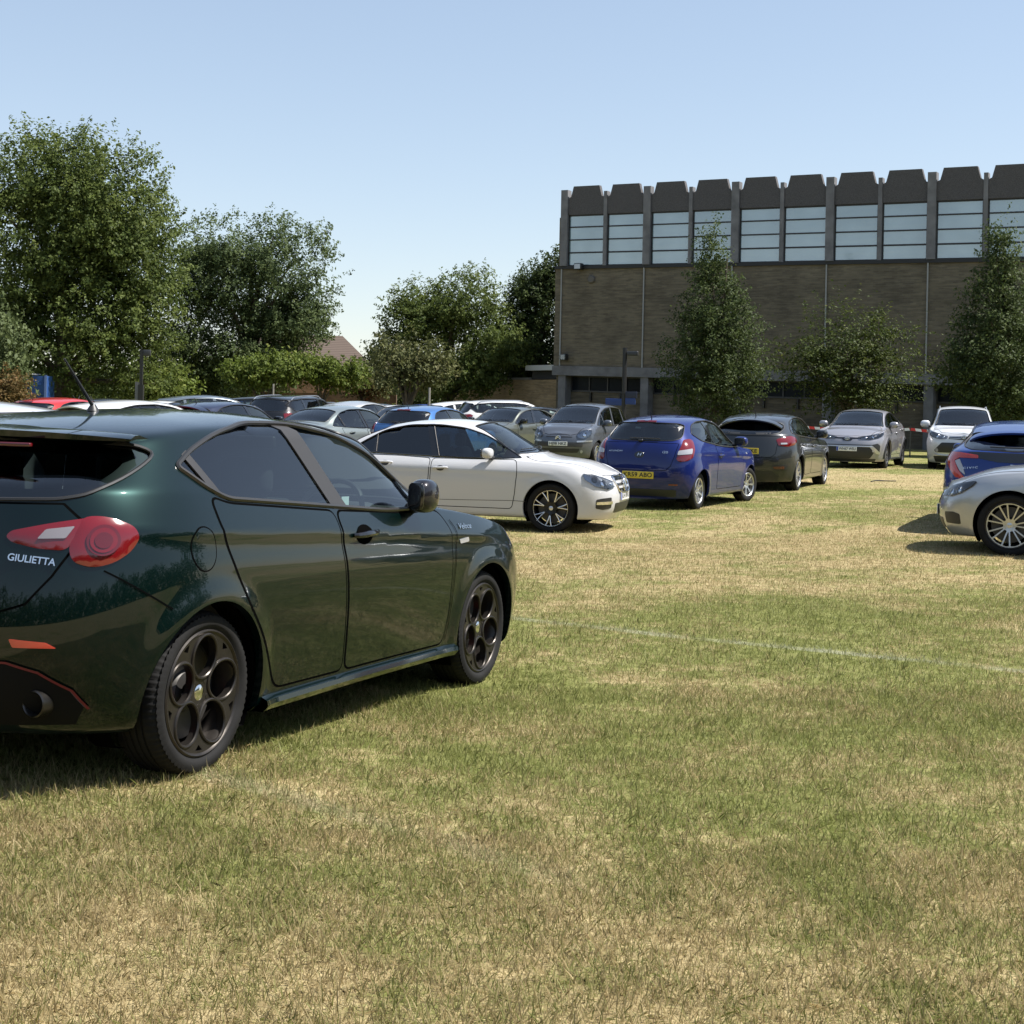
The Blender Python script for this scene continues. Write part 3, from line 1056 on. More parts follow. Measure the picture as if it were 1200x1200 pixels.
    if seats:
        hz = S.get('seat_z', .0)
        def seat(x, y, name='seat', w=.25, head=True, mat=M['interior']):
            q = MB()
            q.rbox((x-.25, y-w, .36+hz), (x+.28, y+w, .54+hz), .07)
            Vb = MB(); Vb.rbox((-.07, -w, 0), (.07, w, .58), .065)
            an = R(-20)
            q.add([(x-.24 + px*math.cos(an) + pz*math.sin(an), y+py, .50+hz - px*math.sin(an) + pz*math.cos(an)) for px, py, pz in Vb.v], Vb.f)
            so = q.build(name, mat, root)
            return so
        def head(x, y, so):
            h = MB(); h.rbox((x-.50, y-.135, 1.05+hz), (x-.39, y+.135, 1.235+hz), .05)
            for sy in (-.05, .05): h.tube([(x-.445, y+sy, 1.10+hz), (x-.435, y+sy, .98+hz)], .007, 6)
            h.build('headrest', M['interior'], so)
        fx = S.get('seat_x', .12)
        for y in (-.36, .36):
            so = seat(fx, y); head(fx, y, so)
        rx = fx-.86
        so = seat(rx, 0, 'rear_seat', min(.62, yb-.04))
        for y in (-.36, .36): head(rx, y, so)
        w = MB()
        ctr = Vector((xx-.55, -.36, cz-.07)); tilt = R(62)
        ring = [(ctr.x + .18*math.sin(a)*math.cos(tilt)*1., ctr.y + .18*math.cos(a), ctr.z + .18*math.sin(a)*math.sin(tilt)) for a in np.linspace(0, 2*math.pi, 28, endpoint=False)]
        w.tube(ring, .015, 8, True)
        for a in (0, math.pi, -math.pi/2):
            w.tube([tuple(ctr), (ctr.x + .18*math.sin(a)*math.cos(tilt), ctr.y + .18*math.cos(a), ctr.z + .18*math.sin(a)*math.sin(tilt))], .013, 6)
        w.tube([tuple(ctr), (ctr.x+.25, ctr.y, ctr.z-.12)], .035, 8)
        w.build('steering_wheel', M['black'], root)
        rm = MB(); rm.rbox((S['wtop'][0]+.06, -.12, S['wtop'][1]-.15), (S['wtop'][0]+.09, .12, S['wtop'][1]-.085), .012)
        rm.build('rear_view_mirror', M['black'], root)
        if S['deck'] is None:
            sh = MB(); sh.rbox((S['rear'][0]-.10, -Wh+.22, zt0-.005), (rx-.40, Wh-.22, zt0+.02), .01)
            sh.build('parcel_shelf', M['interior'], root)
        else:
            sh = MB(); sh.rbox((S['deck'][0]-.02, -Wh+.24, S['deck'][1]-.14), (rx-.36, Wh-.24, S['deck'][1]-.11), .01)
            sh.build('parcel_shelf', M['interior'], root)
    # wipers
    if lod < 2:
        w = MB()
        for y0_, y1_ in ((-.55, .05), (-.02, .58)):
            pts = []
            for k in range(9):
                q = k/8
                y = y0_ + (y1_-y0_)*q
                xq = S['cowl'][0] - .055 - .13*(abs(y)/.6)**2 - .05*q
                loc, nn = B.proj('T', xq, y)
                pts.append(loc + nn*.014)
            w.tube(pts, .007, 6)
        w.build('wiper', M['black'], root)
    return root, B

def copy_tree(o, parent=None, swap=None):
    c = o.copy()
    link(c)
    if parent is not None: c.parent = parent
    if swap and c.type == 'MESH':
        for s in c.material_slots:
            if s.material and s.material.name in swap:
                s.link = 'OBJECT'; s.material = swap[s.material.name]
    for ch in list(o.children): copy_tree(ch, c, swap)
    return c
# ------------------------------------------------------------------ the cars
def circle2(c, r, n=24, sx=1.): return [(c[0]+r*sx*math.cos(a), c[1]+r*math.sin(a)) for a in np.linspace(0, 2*math.pi, n, endpoint=False)]

def lamp(B, root, name, pts3, ang, mat, off=.006, thick=.01, sp=.03, r=.02, bulge=.0, holes=()):
    """lamp outline through 3D corner points seen along a plan angle"""
    poly = fillet([B.to2(ang, p) for p in pts3], r, 4)
    return B.patch(name, poly, ang, mat, root, off, thick, sp, holes, bulge)

def both(fn):
    for s in (1, -1): fn(s)

def sgn(pts, s): return [(x, s*y, z) for x, y, z in pts]

# ---- green hatchback in the foreground
def car_green(lod=0):
    P = paint('green_paint', (.0008, .0085, .0076), .65, .36, .0)
    S = mk(.905, 1.455, 2.634, .318, 2.24, -2.10, (1.02, 1.03), (.22, 1.425), -.42, (-1.66, 1.335), .72, 1.10, .97,
           nF=2.7, nR=2.9, flare=.016, yroof=.63)
    zt_f = pchip(S['zt'])
    S['zr'] = [(x, z if x > -.7 else float(zt_f(x)) - (.044 if x < -1.2 else .052)) for x, z in S['zr']]
    S['yr'] = [(x, y if x > -.7 else .645) for x, y in S['yr']]
    S['dlo'] = fillet([(.76, 1.0), (.56, 1.12), (.28, 1.265), (-.02, 1.355), (-.38, 1.395), (-.76, 1.387), (-1.05, 1.335), (-1.27, 1.26), (-1.395, 1.20), (-1.29, 1.125), (-1.18, 1.075), (-.6, 1.042), (.2, .995)],
                      [.02, .1, .1, .1, .1, .1, .1, .06, .025, .03, .1, .1, .1])
    S['rw'] = [(0, 1.06), (.38, 1.065), (.58, 1.072), (.655, 1.092), (.690, 1.14), (.694, 1.20), (.680, 1.25), (.63, 1.278), (.50, 1.285), (0, 1.29)]
    S['pillars'] = [(-.25, -.455, .062, M['pillar_satin']), (-1.17, -1.38, .022, M['satin'])]
    S['doors'] = [dict(poly=[(.76, .98), (.84, .87), (.84, .45), (.80, .285), (-.21, .275), (-.255, .60), (-.30, .85), (-.32, 1.005), (.3, .98)], r=.05, handle=(-.11, .895)),
                  dict(poly=[(-.345, 1.005), (-.325, .85), (-.28, .60), (-.235, .275), (-.82, .275), (-.88, .36), (-.97, .50), (-1.10, .655), (-1.20, .82), (-1.265, .96), (-1.285, 1.085), (-1.18, 1.055), (-.6, 1.02)], r=.05, handle=None)]
    S['bonnet'] = [(2.13, 0), (2.10, .30), (1.98, .54), (1.6, .67), (1.25, .71), (1.05, .70), (1.09, 0)]
    S['tailgate'] = [(0, .66), (.45, .665), (.55, .70), (.62, .80), (.665, .90), (.675, .99), (.60, 1.055), (0, 1.045)]
    S['mirror'] = (.46, 1.01); S['mirror_r'] = (.095, .065, .085)
    S['zl'] = [(-2.10, .27), (-1.6, .25), (-.9, .22), (.9, .22), (2.2, .22)]; S['zbot'] = [(-2.1, .22), (-1.3, .17), (2.2, .17)]; S['mirror_mat'] = paint('dark_mirror', (.012, .011, .014), .3, .3)
    S['wheel'] = dict(style='hole5', wt=.225, rr=.247, mats=(M['alloy_dark'], M['alloy_dark'], M['chrome']), caliper=M['caliper_red'])
    S['trim'] = M['satin']; S['trim_r'] = .011; S['handle_mat'] = M['gloss_black']; S['recess'] = M['gap']; S['bowl'] = (.078, .046)  # handle recess: the shadow inside it is put in as near-black colour
    S['rear_glass'] = glass('rear_green_glass', (.30, .36, .36)); S['glass'] = glass('front_green_glass', (.62, .74, .72)); S['rw_glass'] = glass('green_rear_window', (.42, .52, .50)); S['rw_border'] = .045
    S['gaps'] = [('R', [(-1.83, .82), (-1.72, .75), (-1.58, .67)]), ('L', [(-1.83, .82), (-1.72, .75), (-1.58, .67)]),
                 ('R', [(.86, .93), (.90, .86), (.88, .70), (.86, .45), (.83, .30)])]
    S['inset'] = .028; S['roll'] = .12
    root, B = build_car(S, 'green_hatchback', 'dark green five door hatchback with dark ring pattern alloys, nearest car on the left', P, lod)
    sp = .025
    # tail lamps: outer body lamp and inner tailgate lamp
    def tl(s):
        outer = sgn([(-1.95, .715, 1.01), (-1.90, .76, 1.015), (-1.84, .80, 1.0), (-1.785, .83, .975), (-1.765, .84, .94), (-1.80, .83, .885), (-1.86, .80, .845), (-1.92, .755, .83), (-1.96, .70, .85), (-1.97, .685, .90)], s)
        o = lamp(B, root, 'tail_lamp', outer, 180-s*28, M['red_lamp'], .008, .016, .02, .03, .012)
        c = B.to2(180-s*28, (-1.89, s*.77, .925))
        for r_, m_, of in ((.055, M['red_deep'], .022), (.044, M['red_lamp'], .025), (.029, M['red_deep'], .028)):
            B.patch('lamp_ring', circle2(c, r_, 28), 180-s*28, m_, o, of, .006, .02)
        inner = sgn([(-2.03, .46, .955), (-2.01, .58, .985), (-1.985, .695, 1.01), (-2.00, .675, .95), (-2.02, .645, .89), (-2.04, .56, .895), (-2.05, .47, .915), (-2.05, .445, .935)], s)
        i = lamp(B, root, 'inner_tail_lamp', inner, 180, M['red_lamp'], .007, .012, .02, .02, .006)
        rv = sgn([(-2, .575, .962), (-2, .655, .975), (-2, .638, .932), (-2, .555, .928)], s)
        lamp(B, i, 'reversing_lamp', rv, 180, pbr('frosted_lamp', (.20, .185, .20), .2, coat=1.) if s > 0 else bpy.data.materials['frosted_lamp'], .016, .006, .02, .006)
    both(tl)
    # low reflector, red pin stripe, diffuser and exhaust
    def low(s):
        lamp(B, root, 'rear_reflector', sgn([(-2, .50, .575), (-2, .63, .565), (-2, .665, .545), (-2, .515, .545)], s), 180-s*12, pbr('reflector_red', (.55, .05, .03), .2, coat=1.), .004, .006, .02, .006)
        ex = MB(); loc, nn = B.proj('B', s*.585, .36)
        ex.lathe([(.040, .14), (.047, .14), (.049, 0), (.045, -.004), (.040, .004), (.037, .10), (0, .11)], 24, 'x', (loc[0]-.02, s*.585, .345))
        ex.build('exhaust_pipe', M['exhaust'], root)
    both(low)
    dif = [(0, .49), (.50, .485), (.60, .455), (.68, .39), (.705, .33), (.67, .265), (0, .25)]
    B.patch('rear_diffuser', mirror_pts(dif), 'B', pbr('diffuser_black', (.005, .005, .005), .7, spec=.15), root, .006, .008, .04)
    g = MB(); B.ribbon(g, [(-.715, .325), (-.685, .395), (-.60, .46), (-.50, .492), (.50, .492), (.60, .46), (.685, .395), (.715, .325)], 'B', .008, .013, .02)
    g.build('red_pinstripe', M['red_accent'], root)
    # side skirt
    for ax, s in (('L', 1), ('R', -1)):
        m = MB(); V = []; xs = np.linspace(-.93, .93, 32)
        for x in xs:
            loc, nn = B.proj(ax, x, .25); y = abs(loc[1])
            z = .235 + .012*x
            V += [(x, s*(y-.01), z+.03), (x, s*(y+.028), z+.012), (x, s*(y+.033), z-.008), (x, s*(y+.01), z-.035), (x, s*(y-.10), z-.04)]
        F = [(5*i+k, 5*i+5+k, 5*i+6+k, 5*i+k+1) for i in range(31) for k in range(4)]
        if s > 0: F = [tuple(reversed(f)) for f in F]
        m.add(V, F).build('side_skirt', P, root, True, 25)
    # roof spoiler
    m = MB(); ys = np.linspace(-.695, .695, 40); V = []
    for y in ys:
        a = abs(y)/.695
        xe = -1.60 + .02*a
        l0, n0 = B.proj('T', xe, y); l1, n1 = B.proj('T', xe+.10, y)
        l = .235 - .165*a**2.6
        zt_ = 1.322 - .022*a**2.6
        l0 = l0.copy(); l0[2] = max(l0[2], zt_ + .012)
        sl = (l1[2]-l0[2])/.10*.75
        tip = (xe - l, y*1.02, zt_)
        V += [(xe, y, l0[2]+.004), (xe-l*.5, y*1.01, .5*(l0[2]+zt_)+.008), tip, (tip[0]+.006, tip[1], tip[2]-.024*(1-.7*a**5)), (xe-l*.25, y, l0[2]-.06*(1-.8*a**5)), (xe+.06, y, l0[2]-.05*(1-.8*a**5))]
    k = 6
    F = [(k*i+j, k*i+j+1, k*i+k+j+1, k*i+k+j) for i in range(39) for j in range(5)]
    F += [tuple(range(k)), tuple(reversed(range(39*k, 40*k)))]
    so = m.add(V, F).build('roof_spoiler', P, root, True, 40)
    bl = MB(); bl.rbox((-1.845, -.40, 1.258), (-1.825, .40, 1.274), .005)
    bl.build('brake_light_strip', M['red_deep'], so)
    # aerial
    a = MB(); l, n = B.proj('T', -1.0, 0)
    a.lathe([(.028, 0), (.022, .012), (.010, .03)], 12, 'z', (l[0], 0, l[2]))
    a.tube([(l[0], 0, l[2]+.02), (l[0]-.20, 0, l[2]+.215)], [.0085, .004], 8)
    a.build('aerial', M['black'], root)
    # fuel flap
    fc = circle2((-1.39, .885), .085, 36, .90)
    g = MB(); B.ribbon(g, fc, 'R', .006, .0014, .02, True); gp = g.build('fuel_flap_gap', M['gap'], root)
    ff = B.patch('fuel_flap', inset(fc, .003), 'R', P, root, .0022, .003, .025); gp.parent = ff
    # tail badge: raised letters
    l, n = B.proj('B', -.55, .855)
    lettering('model_badge', 'GIULIETTA', .036, Vector(l)+Vector(n)*.005, n, (0, -1, 0), M['chrome'], root, 1.0, extrude=.003, bold=.0006)
    # wing badge: script and side repeater
    l, n = B.proj('R', 1.02, .89)
    lettering('wing_badge', 'Veloce', .046, Vector(l)+Vector(n)*.004, n, (1, 0, 0), M['chrome'], root, 1.3, extrude=.002, shear=.3)
    B.patch('side_repeater', fillet([(.935, .825), (1.045, .835), (1.055, .81), (.945, .802)], .01), 'R', M['clear_lamp'], root, .004, .008, .02)
    B.patch('side_repeater', fillet([(.935, .825), (1.045, .835), (1.055, .81), (.945, .802)], .01), 'L', M['clear_lamp'], root, .004, .008, .02)
    # mirror sail panel
    for ax in 'LR':
        B.patch('mirror_sail', fillet([(.77, .99), (.66, 1.07), (.50, 1.14), (.53, .99)], .02), ax, M['gloss_black'], root, .006, .01, .03)
    # head lamp
    def hl(s):
        q = sgn([(1.92, .79, .735), (2.02, .72, .77), (2.10, .60, .745), (2.13, .55, .68), (2.10, .64, .60), (2.0, .76, .60), (1.92, .81, .66)], s)
        h = lamp(B, root, 'headlamp', q, s*40, M['lamp_bowl'], .003, .006, .025, .03)
        lamp(B, h, 'lamp_lens', q, s*40, M['glass_lens'], .012, .004, .025, .03, .01)
    both(hl)
    gr = [(0, .70), (.10, .68), (.17, .60), (.0, .33)]
    B.patch('grille', mirror_pts(gr), 'F', M['black'], root, .005, .008, .03)
    B.patch('lower_intake', fillet([(-.62, .36), (-.5, .44), (.5, .44), (.62, .36), (.5, .25), (-.5, .25)], .03), 'F', M['black'], root, .004, .006, .04)
    # paper permit inside the front window
    pm = MB(); l, n = B.proj('R', -.12, 1.05)
    pm.box((-.16, l[1]+.030, 1.0), (-.09, l[1]+.032, 1.065)); pm.build('parking_permit', M['paper'], root, False)
    # rear wiper
    w = MB(); pts = [B.proj('B', y, 1.075 + .01*abs(y)) for y in np.linspace(.28, -.12, 9)]
    w.tube([l + n*.018 for l, n in pts], .008, 6); w.build('rear_wiper', M['black'], root)
    number_plate(root, B, 'F', -.30, .50, '', M['plate_white'])
    number_plate(root, B, 'B', 0, .76, '', M['plate_yellow'])
    return root, B, P
def headlamp(B, root, pts, s, ang, eyes=(), r=.02, mat=None, lens=True, name='headlamp', strip=None):
    q = sgn(pts, s)
    h = lamp(B, root, name, q, s*ang, mat or M['lamp_bowl'], .003, .006, .03, r)
    for p, rad, m_ in eyes:
        c = B.to2(s*ang, (p[0], s*p[1], p[2])); loc, nn = B.proj(s*ang, *c)
        e = MB(); sup_ellipsoid(e, (0, 0, 0), (rad, rad, .016), 1, 1, 8, 16)
        o = e.build('lamp_projector', m_, h); o.matrix_local = frame_mat(loc + nn*.006, nn, (0, 0, 1))
    if strip:
        lamp(B, h, 'running_light', sgn(strip, s), s*ang, M['clear_lamp'], .010, .006, .03, .004)
    if lens: lamp(B, h, 'lamp_lens', q, s*ang, M['glass_lens'], .020, .016, .03, r, .006)
    return h

def bars(B, root, name, lines, ax, r, mat, off=.01):
    m = MB()
    for l in lines: m.tube(B.line3(l, ax, off, .04), r, 6)
    return m.build(name, mat, root)

# ---- white saloon
def car_saloon(lod=1, detail=True, pname='white_paint', col=(.50, .50, .51)):
    P = paint(pname, col, 0., .35, .004)
    S = mk(.89, 1.447, 2.76, .322, 2.18, -2.41, (1.05, 1.025), (.33, 1.405), -.15, (-.98, 1.365), .735, .955, .91, deck=(-1.66, 1.085, 1.0), nF=3.3, nR=3.0, flare=.010, yroof=.60)
    S['dlo'] = fillet([(.95, .955), (.78, 1.05), (.45, 1.235), (.15, 1.325), (-.2, 1.362), (-.65, 1.35), (-1.0, 1.275), (-1.28, 1.12), (-1.47, .985), (-.9, .965), (.2, .935)], [.02, .1, .1, .1, .1, .1, .1, .1, .03, .1, .1])
    S['rw'] = [(-1.62, 0), (-1.58, .40), (-1.53, .57), (-1.45, .60), (-1.02, .50), (-.99, .3), (-.985, 0)]; S['rw_ax'] = 'T'
    S['pillars'] = [(-.21, -.35, .05), (-1.08, -1.12, .016)]
    S['doors'] = [dict(poly=[(.90, .93), (.93, .80), (.90, .50), (.86, .30), (-.23, .30), (-.26, .60), (-.245, .92), (.3, .925)], handle=(-.12, .80), r=.05),
                  dict(poly=[(-.275, .92), (-.29, .60), (-.26, .30), (-.86, .30), (-.95, .50), (-1.10, .68), (-1.20, .82), (-1.22, .945), (-.7, .94)], handle=(-.90, .845), r=.05)]
    S['bonnet'] = [(2.08, 0), (2.05, .30), (1.98, .50), (1.55, .64), (1.15, .70), (1.03, .68), (1.11, 0)]
    S['tailgate'] = [(0, .60), (.5, .61), (.56, .72), (.60, .90), (.58, .955), (0, .97)]
    S['mirror'] = (.56, .955); S['mirror_r'] = (.075, .10, .07)
    S['wheel'] = dict(style='vee7', wt=.235, rr=.245, mats=(M['alloy_black'], M['alloy_black'], M['alloy_silver']))
    S['rear_glass'] = glass('dark_saloon_glass', (.05, .055, .06)) if detail else M['glass']; S['trim'] = M['gloss_black']; S['handle_mat'] = P; S['seat_x'] = .20; S['roll'] = .05
    root, B = build_car(S, 'white_saloon' if detail else 'saloon', 'white four door saloon with black and silver alloys parked behind the green hatchback', P, lod)
    if lod == 2: return root, B, P
    # machined wheel edges: bright lines along the spokes
    if detail:
        for w in [c for c in root.children if c.name.split('.')[0] == 'wheel']:
            m = MB(); ro = .245-.012; h = .235/2
            dish = lambda r: -h + .016 + .030*(1 - min(1, r/ro))**1.2 - .004
            for k in range(7):
                a = 2*math.pi*k/7 + math.pi/2
                for q in (-1, 1):
                    pts = []
                    for t in np.linspace(0, 1, 6):
                        r_ = ro*(.42 + .55*t); an = a + q*(.035 + .125*t)
                        pts.append((r_*math.cos(an), dish(r_), r_*math.sin(an)))
                    m.tube(pts, [.0055, .0065, .007, .007, .007, .007], 6)
                m.tube([(ro*.42*math.cos(a-.035), dish(ro*.42), ro*.42*math.sin(a-.035)), (ro*.40*math.cos(a), dish(ro*.40), ro*.40*math.sin(a)), (ro*.42*math.cos(a+.035), dish(ro*.42), ro*.42*math.sin(a+.035))], .0055, 6)
            m.tube([(ro*.985*math.cos(t), -h+.013, ro*.985*math.sin(t)) for t in np.linspace(0, 2*math.pi, 60, endpoint=False)], .004, 6, True)
            m.build('spoke_edges', M['alloy_bright'], w)
    def f(s):
        headlamp(B, root, [(2.10, .44, .665), (2.0, .60, .72), (1.86, .72, .765), (1.76, .80, .775), (1.80, .81, .70), (1.93, .76, .615), (2.06, .62, .575), (2.12, .46, .60)], s, 38,
                 [((2.0, .64, .655), .062, M['chrome']), ((1.93, .75, .70), .045, M['lamp_dark']), ((2.09, .50, .635), .035, M['chrome'])], .02)
        lamp(B, root, 'corner_intake', sgn([(2.13, .56, .475), (2.05, .72, .465), (1.98, .78, .45), (2.0, .78, .335), (2.1, .70, .315), (2.14, .54, .335)], s), s*25, M['black'], .003, .004, .03, .02)
        o = lamp(B, root, 'running_light', sgn([(2.13, .53, .425), (2.0, .78, .42), (2.0, .78, .385), (2.13, .53, .385)], s), s*25, M['chrome'], .010, .01, .03, .008)
        tl = sgn([(-2.38, .50, .87), (-2.36, .62, .93), (-2.25, .76, .945), (-2.12, .83, .935), (-2.08, .86, .88), (-2.2, .82, .74), (-2.34, .70, .71), (-2.40, .52, .72)], s)
        t = lamp(B, root, 'tail_lamp', tl, 180-s*32, M['red_lamp'], .006, .012, .03, .03, .006)
        lamp(B, t, 'indicator_lamp', sgn([(-2.36, .56, .82), (-2.2, .80, .83), (-2.2, .80, .79), (-2.36, .56, .78)], s), 180-s*32, M['clear_lamp'], .013, .004, .03, .01)
    both(f)
    gp = [(0, .735), (.33, .725), (.37, .69), (.30, .545), (.22, .525), (0, .52)]
    B.patch('grille', mirror_pts(gp), 'F', M['gloss_black'], root, .004, .006, .03)
    bars(B, root, 'grille_frame', [gp + [(-a, b) for a, b in reversed(gp)]], 'F', .012, M['chrome'], .010)
    for z, w in ((.66, .36), (.595, .33)):
        b_ = B.patch('grille_bar', fillet([(-w, z+.017), (w, z+.017), (w-.015, z-.017), (-w+.015, z-.017)], .006), 'F', P if z > .6 else P, root, .014, .012, .03)
        bars(B, b_, 'bar_trim', [[(-w, z+.018), (w, z+.018)]], 'F', .006, M['chrome'], .016)
    l, n = B.proj('F', 0, .63)
    st = MB(); st.tube([(.085*math.cos(t), .085*math.sin(t), .0) for t in np.linspace(0, 2*math.pi, 32, endpoint=False)], .009, 8, True)
    for k in range(3):
        a = math.pi/2 + k*2*math.pi/3
        st.tube([(0, 0, .004), (.083*math.cos(a), .083*math.sin(a), 0)], [.013, .004], 6)
    o = st.build('bonnet_star', M['chrome'], root); o.matrix_local = frame_mat(Vector(l)+Vector((.035, 0, 0)), (1, 0, .05), (0, 1, 0))
    B.patch('lower_intake', fillet([(-.44, .395), (.44, .395), (.40, .265), (-.40, .265)], .03), 'F', M['black'], root, .003, .004, .03)
    number_plate(root, B, 'F', 0, .475, 'R14 BVU' if detail else '', M['plate_white'], True)
    number_plate(root, B, 'B', 0, .66, '', M['plate_yellow'])
    for ax in 'LR':
        B.patch('mirror_sail', fillet([(.94, .95), (.74, 1.06), (.70, .95)], .02), ax, M['gloss_black'], root, .006, .01, .03)
        bars(B, root, 'pillar_trim', [[(-.165, .955), (-.295, 1.335)], [(-1.06, .985), (-1.10, 1.215)]], ax, .0045, M['pillar_satin'], .005)
        g = MB(); B.ribbon(g, [(1.05, .40), (.88, .405), (.2, .39), (-.8, .375)], ax, .007, .0036, .04); g.build('sill_crease', M['dark_trim'], root)
    return root, B, P

# ---- blue three door hatchback
def car_blue3(lod=1, detail=True):
    P = paint('blue_paint', (.0035, .012, .105), .15, .35, .03)
    S = mk(.875, 1.49, 2.525, .302, 2.06, -1.88, (1.0, 1.05), (.22, 1.43), -.42, (-1.50, 1.40), .73, 1.04, .93, nF=2.5, nR=4.2, flare=.012, yroof=.575, inset_r=.04)
    S['dlo'] = fillet([(.82, .965), (.62, 1.08), (.30, 1.265), (0, 1.355), (-.4, 1.40), (-.85, 1.385), (-1.12, 1.325), (-1.30, 1.19), (-1.08, 1.085), (-.7, 1.04), (-.2, .99), (.3, .965)], [.02, .1, .1, .1, .1, .1, .08, .05, .1, .1, .1, .1])
    S['rw'] = [(0, 1.075), (.50, 1.085), (.60, 1.12), (.60, 1.18), (.55, 1.325), (.47, 1.35), (0, 1.362)]
    S['pillars'] = [(-.42, -.60, .05, M['gloss_black'])]
    S['doors'] = [dict(poly=[(.80, .94), (.84, .82), (.82, .45), (.78, .30), (-.50, .30), (-.54, .6), (-.50, 1.0), (0, .965), (.4, .945)], handle=(-.37, .845))]
    S['bonnet'] = [(1.95, 0), (1.92, .30), (1.84, .50), (1.5, .62), (1.15, .66), (1.0, .64), (1.07, 0)]
    S['tailgate'] = [(0, .62), (.45, .63), (.52, .70), (.565, .85), (.60, 1.04), (0, 1.05)]
    S['mirror'] = (.62, 1.0)
    S['wheel'] = dict(style='cover7', wt=.185, rr=.205, mats=(M['alloy_silver'], M['alloy_silver'], M['alloy_silver']))
    S['seat_z'] = .04; S['roll'] = .2; S['steer'] = R(-14)
    root, B = build_car(S, 'blue_hatchback', 'bright blue three door hatchback with silver wheel covers and a yellow rear plate', P, lod)
    if lod == 2: return root, B, P
    def f(s):
        tl = sgn([(-1.62, .66, 1.10), (-1.52, .74, 1.115), (-1.47, .775, 1.09), (-1.50, .80, .96), (-1.60, .805, .83), (-1.72, .76, .78), (-1.80, .66, .765), (-1.80, .60, .80), (-1.74, .63, .95)], s)
        t = lamp(B, root, 'tail_lamp', tl, 180-s*40, M['red_lamp'], .007, .014, .03, .03, .008)
        lamp(B, t, 'reversing_lamp', sgn([(-1.76, .625, .93), (-1.58, .79, .965), (-1.62, .79, .885), (-1.78, .61, .865)], s), 180-s*40, M['clear_lamp'], .020, .006, .02, .02)
        headlamp(B, root, [(1.93, .42, .66), (1.80, .58, .74), (1.58, .72, .83), (1.62, .77, .74), (1.80, .72, .62), (1.93, .54, .58)], s, 38, [((1.85, .60, .66), .06, M['chrome'])])
        lamp(B, root, 'rear_reflector', sgn([(-1.86, .50, .42), (-1.84, .64, .42), (-1.84, .64, .395), (-1.86, .5, .395)], s), 180-s*15, M['red_lamp'], .004, .005, .03, .005)
    both(f)
    B.patch('brake_light', fillet([(-.16, 1.385), (.16, 1.385), (.16, 1.362), (-.16, 1.362)], .006), 'B', M['red_deep'], root, .012, .012, .03)
    number_plate(root, B, 'B', 0, .545, 'KR59 ABO', M['plate_yellow'])
    l, n = B.proj('B', 0, .86)
    e = MB(); e.lathe([(0, .004), (.075, .004), (.085, -.006)], 28, 'z'); o = e.build('emblem_plate', M['gloss_black'], root); o.matrix_local = frame_mat(Vector(l)+Vector(n)*.004, n, (0, -1, 0)) @ Matrix.Diagonal((1, .65, 1, 1))
    lettering('emblem', 'H', .075, Vector(l)+Vector(n)*.012, n, (0, -1, 0), M['chrome'], o, 1.3, shear=.25).matrix_local = Matrix.Translation((0, 0, .006)) @ Matrix.Diagonal((1.3, 1.4, 1, 1))
    l, n = B.proj('B', .40, .905); lettering('maker_badge', 'HYUNDAI', .036, Vector(l)+Vector(n)*.006, n, (0, -1, 0), M['chrome'], root, 1.5)
    l, n = B.proj('B', -.42, .905); lettering('model_badge', 'i20', .055, Vector(l)+Vector(n)*.006, n, (0, -1, 0), M['chrome'], root, 1.4)
    w = MB(); pts = [B.proj('B', y, 1.10 + .015*(.3-abs(y))) for y in np.linspace(.20, -.30, 9)]
    w.tube([l + n*.02 for l, n in pts], .010, 6); w.rbox((pts[3][0][0]-.06, -.03, 1.06), (pts[3][0][0]-.01, .05, 1.10), .015); w.build('rear_wiper', M['black'], root)
    a = MB(); l, n = B.proj('T', -1.30, 0); a.tube([(l[0], 0, l[2]-.005), (l[0]-.10, 0, l[2]+.13)], [.010, .005], 8); a.build('aerial', M['black'], root)
    B.patch('rear_bumper_insert', fillet([(-.60, .33), (.60, .33), (.58, .22), (-.58, .22)], .03), 'B', M['black'], root, .004, .005, .04)
    B.patch('lower_intake', fillet([(-.45, .42), (.45, .42), (.38, .27), (-.38, .27)], .03), 'F', M['black'], root, .003, .004, .04)
    for ax in 'LR':
        B.patch('mirror_sail', fillet([(.82, .955), (.66, 1.05), (.62, .955)], .02), ax, M['gloss_black'], root, .006, .01, .03)
        B.patch('side_repeater', fillet([(1.02, .86), (1.09, .855), (1.09, .83), (1.02, .835)], .01), ax, M['clear_lamp'], root, .004, .005, .03)
    st = MB(); l, n = B.proj('B', .13, 1.33)
    st.box((l[0]+.03, .10, 1.26), (l[0]+.032, .19, 1.29)); st.build('window_sticker', M['white_paper'], root, False)
    return root, B, P

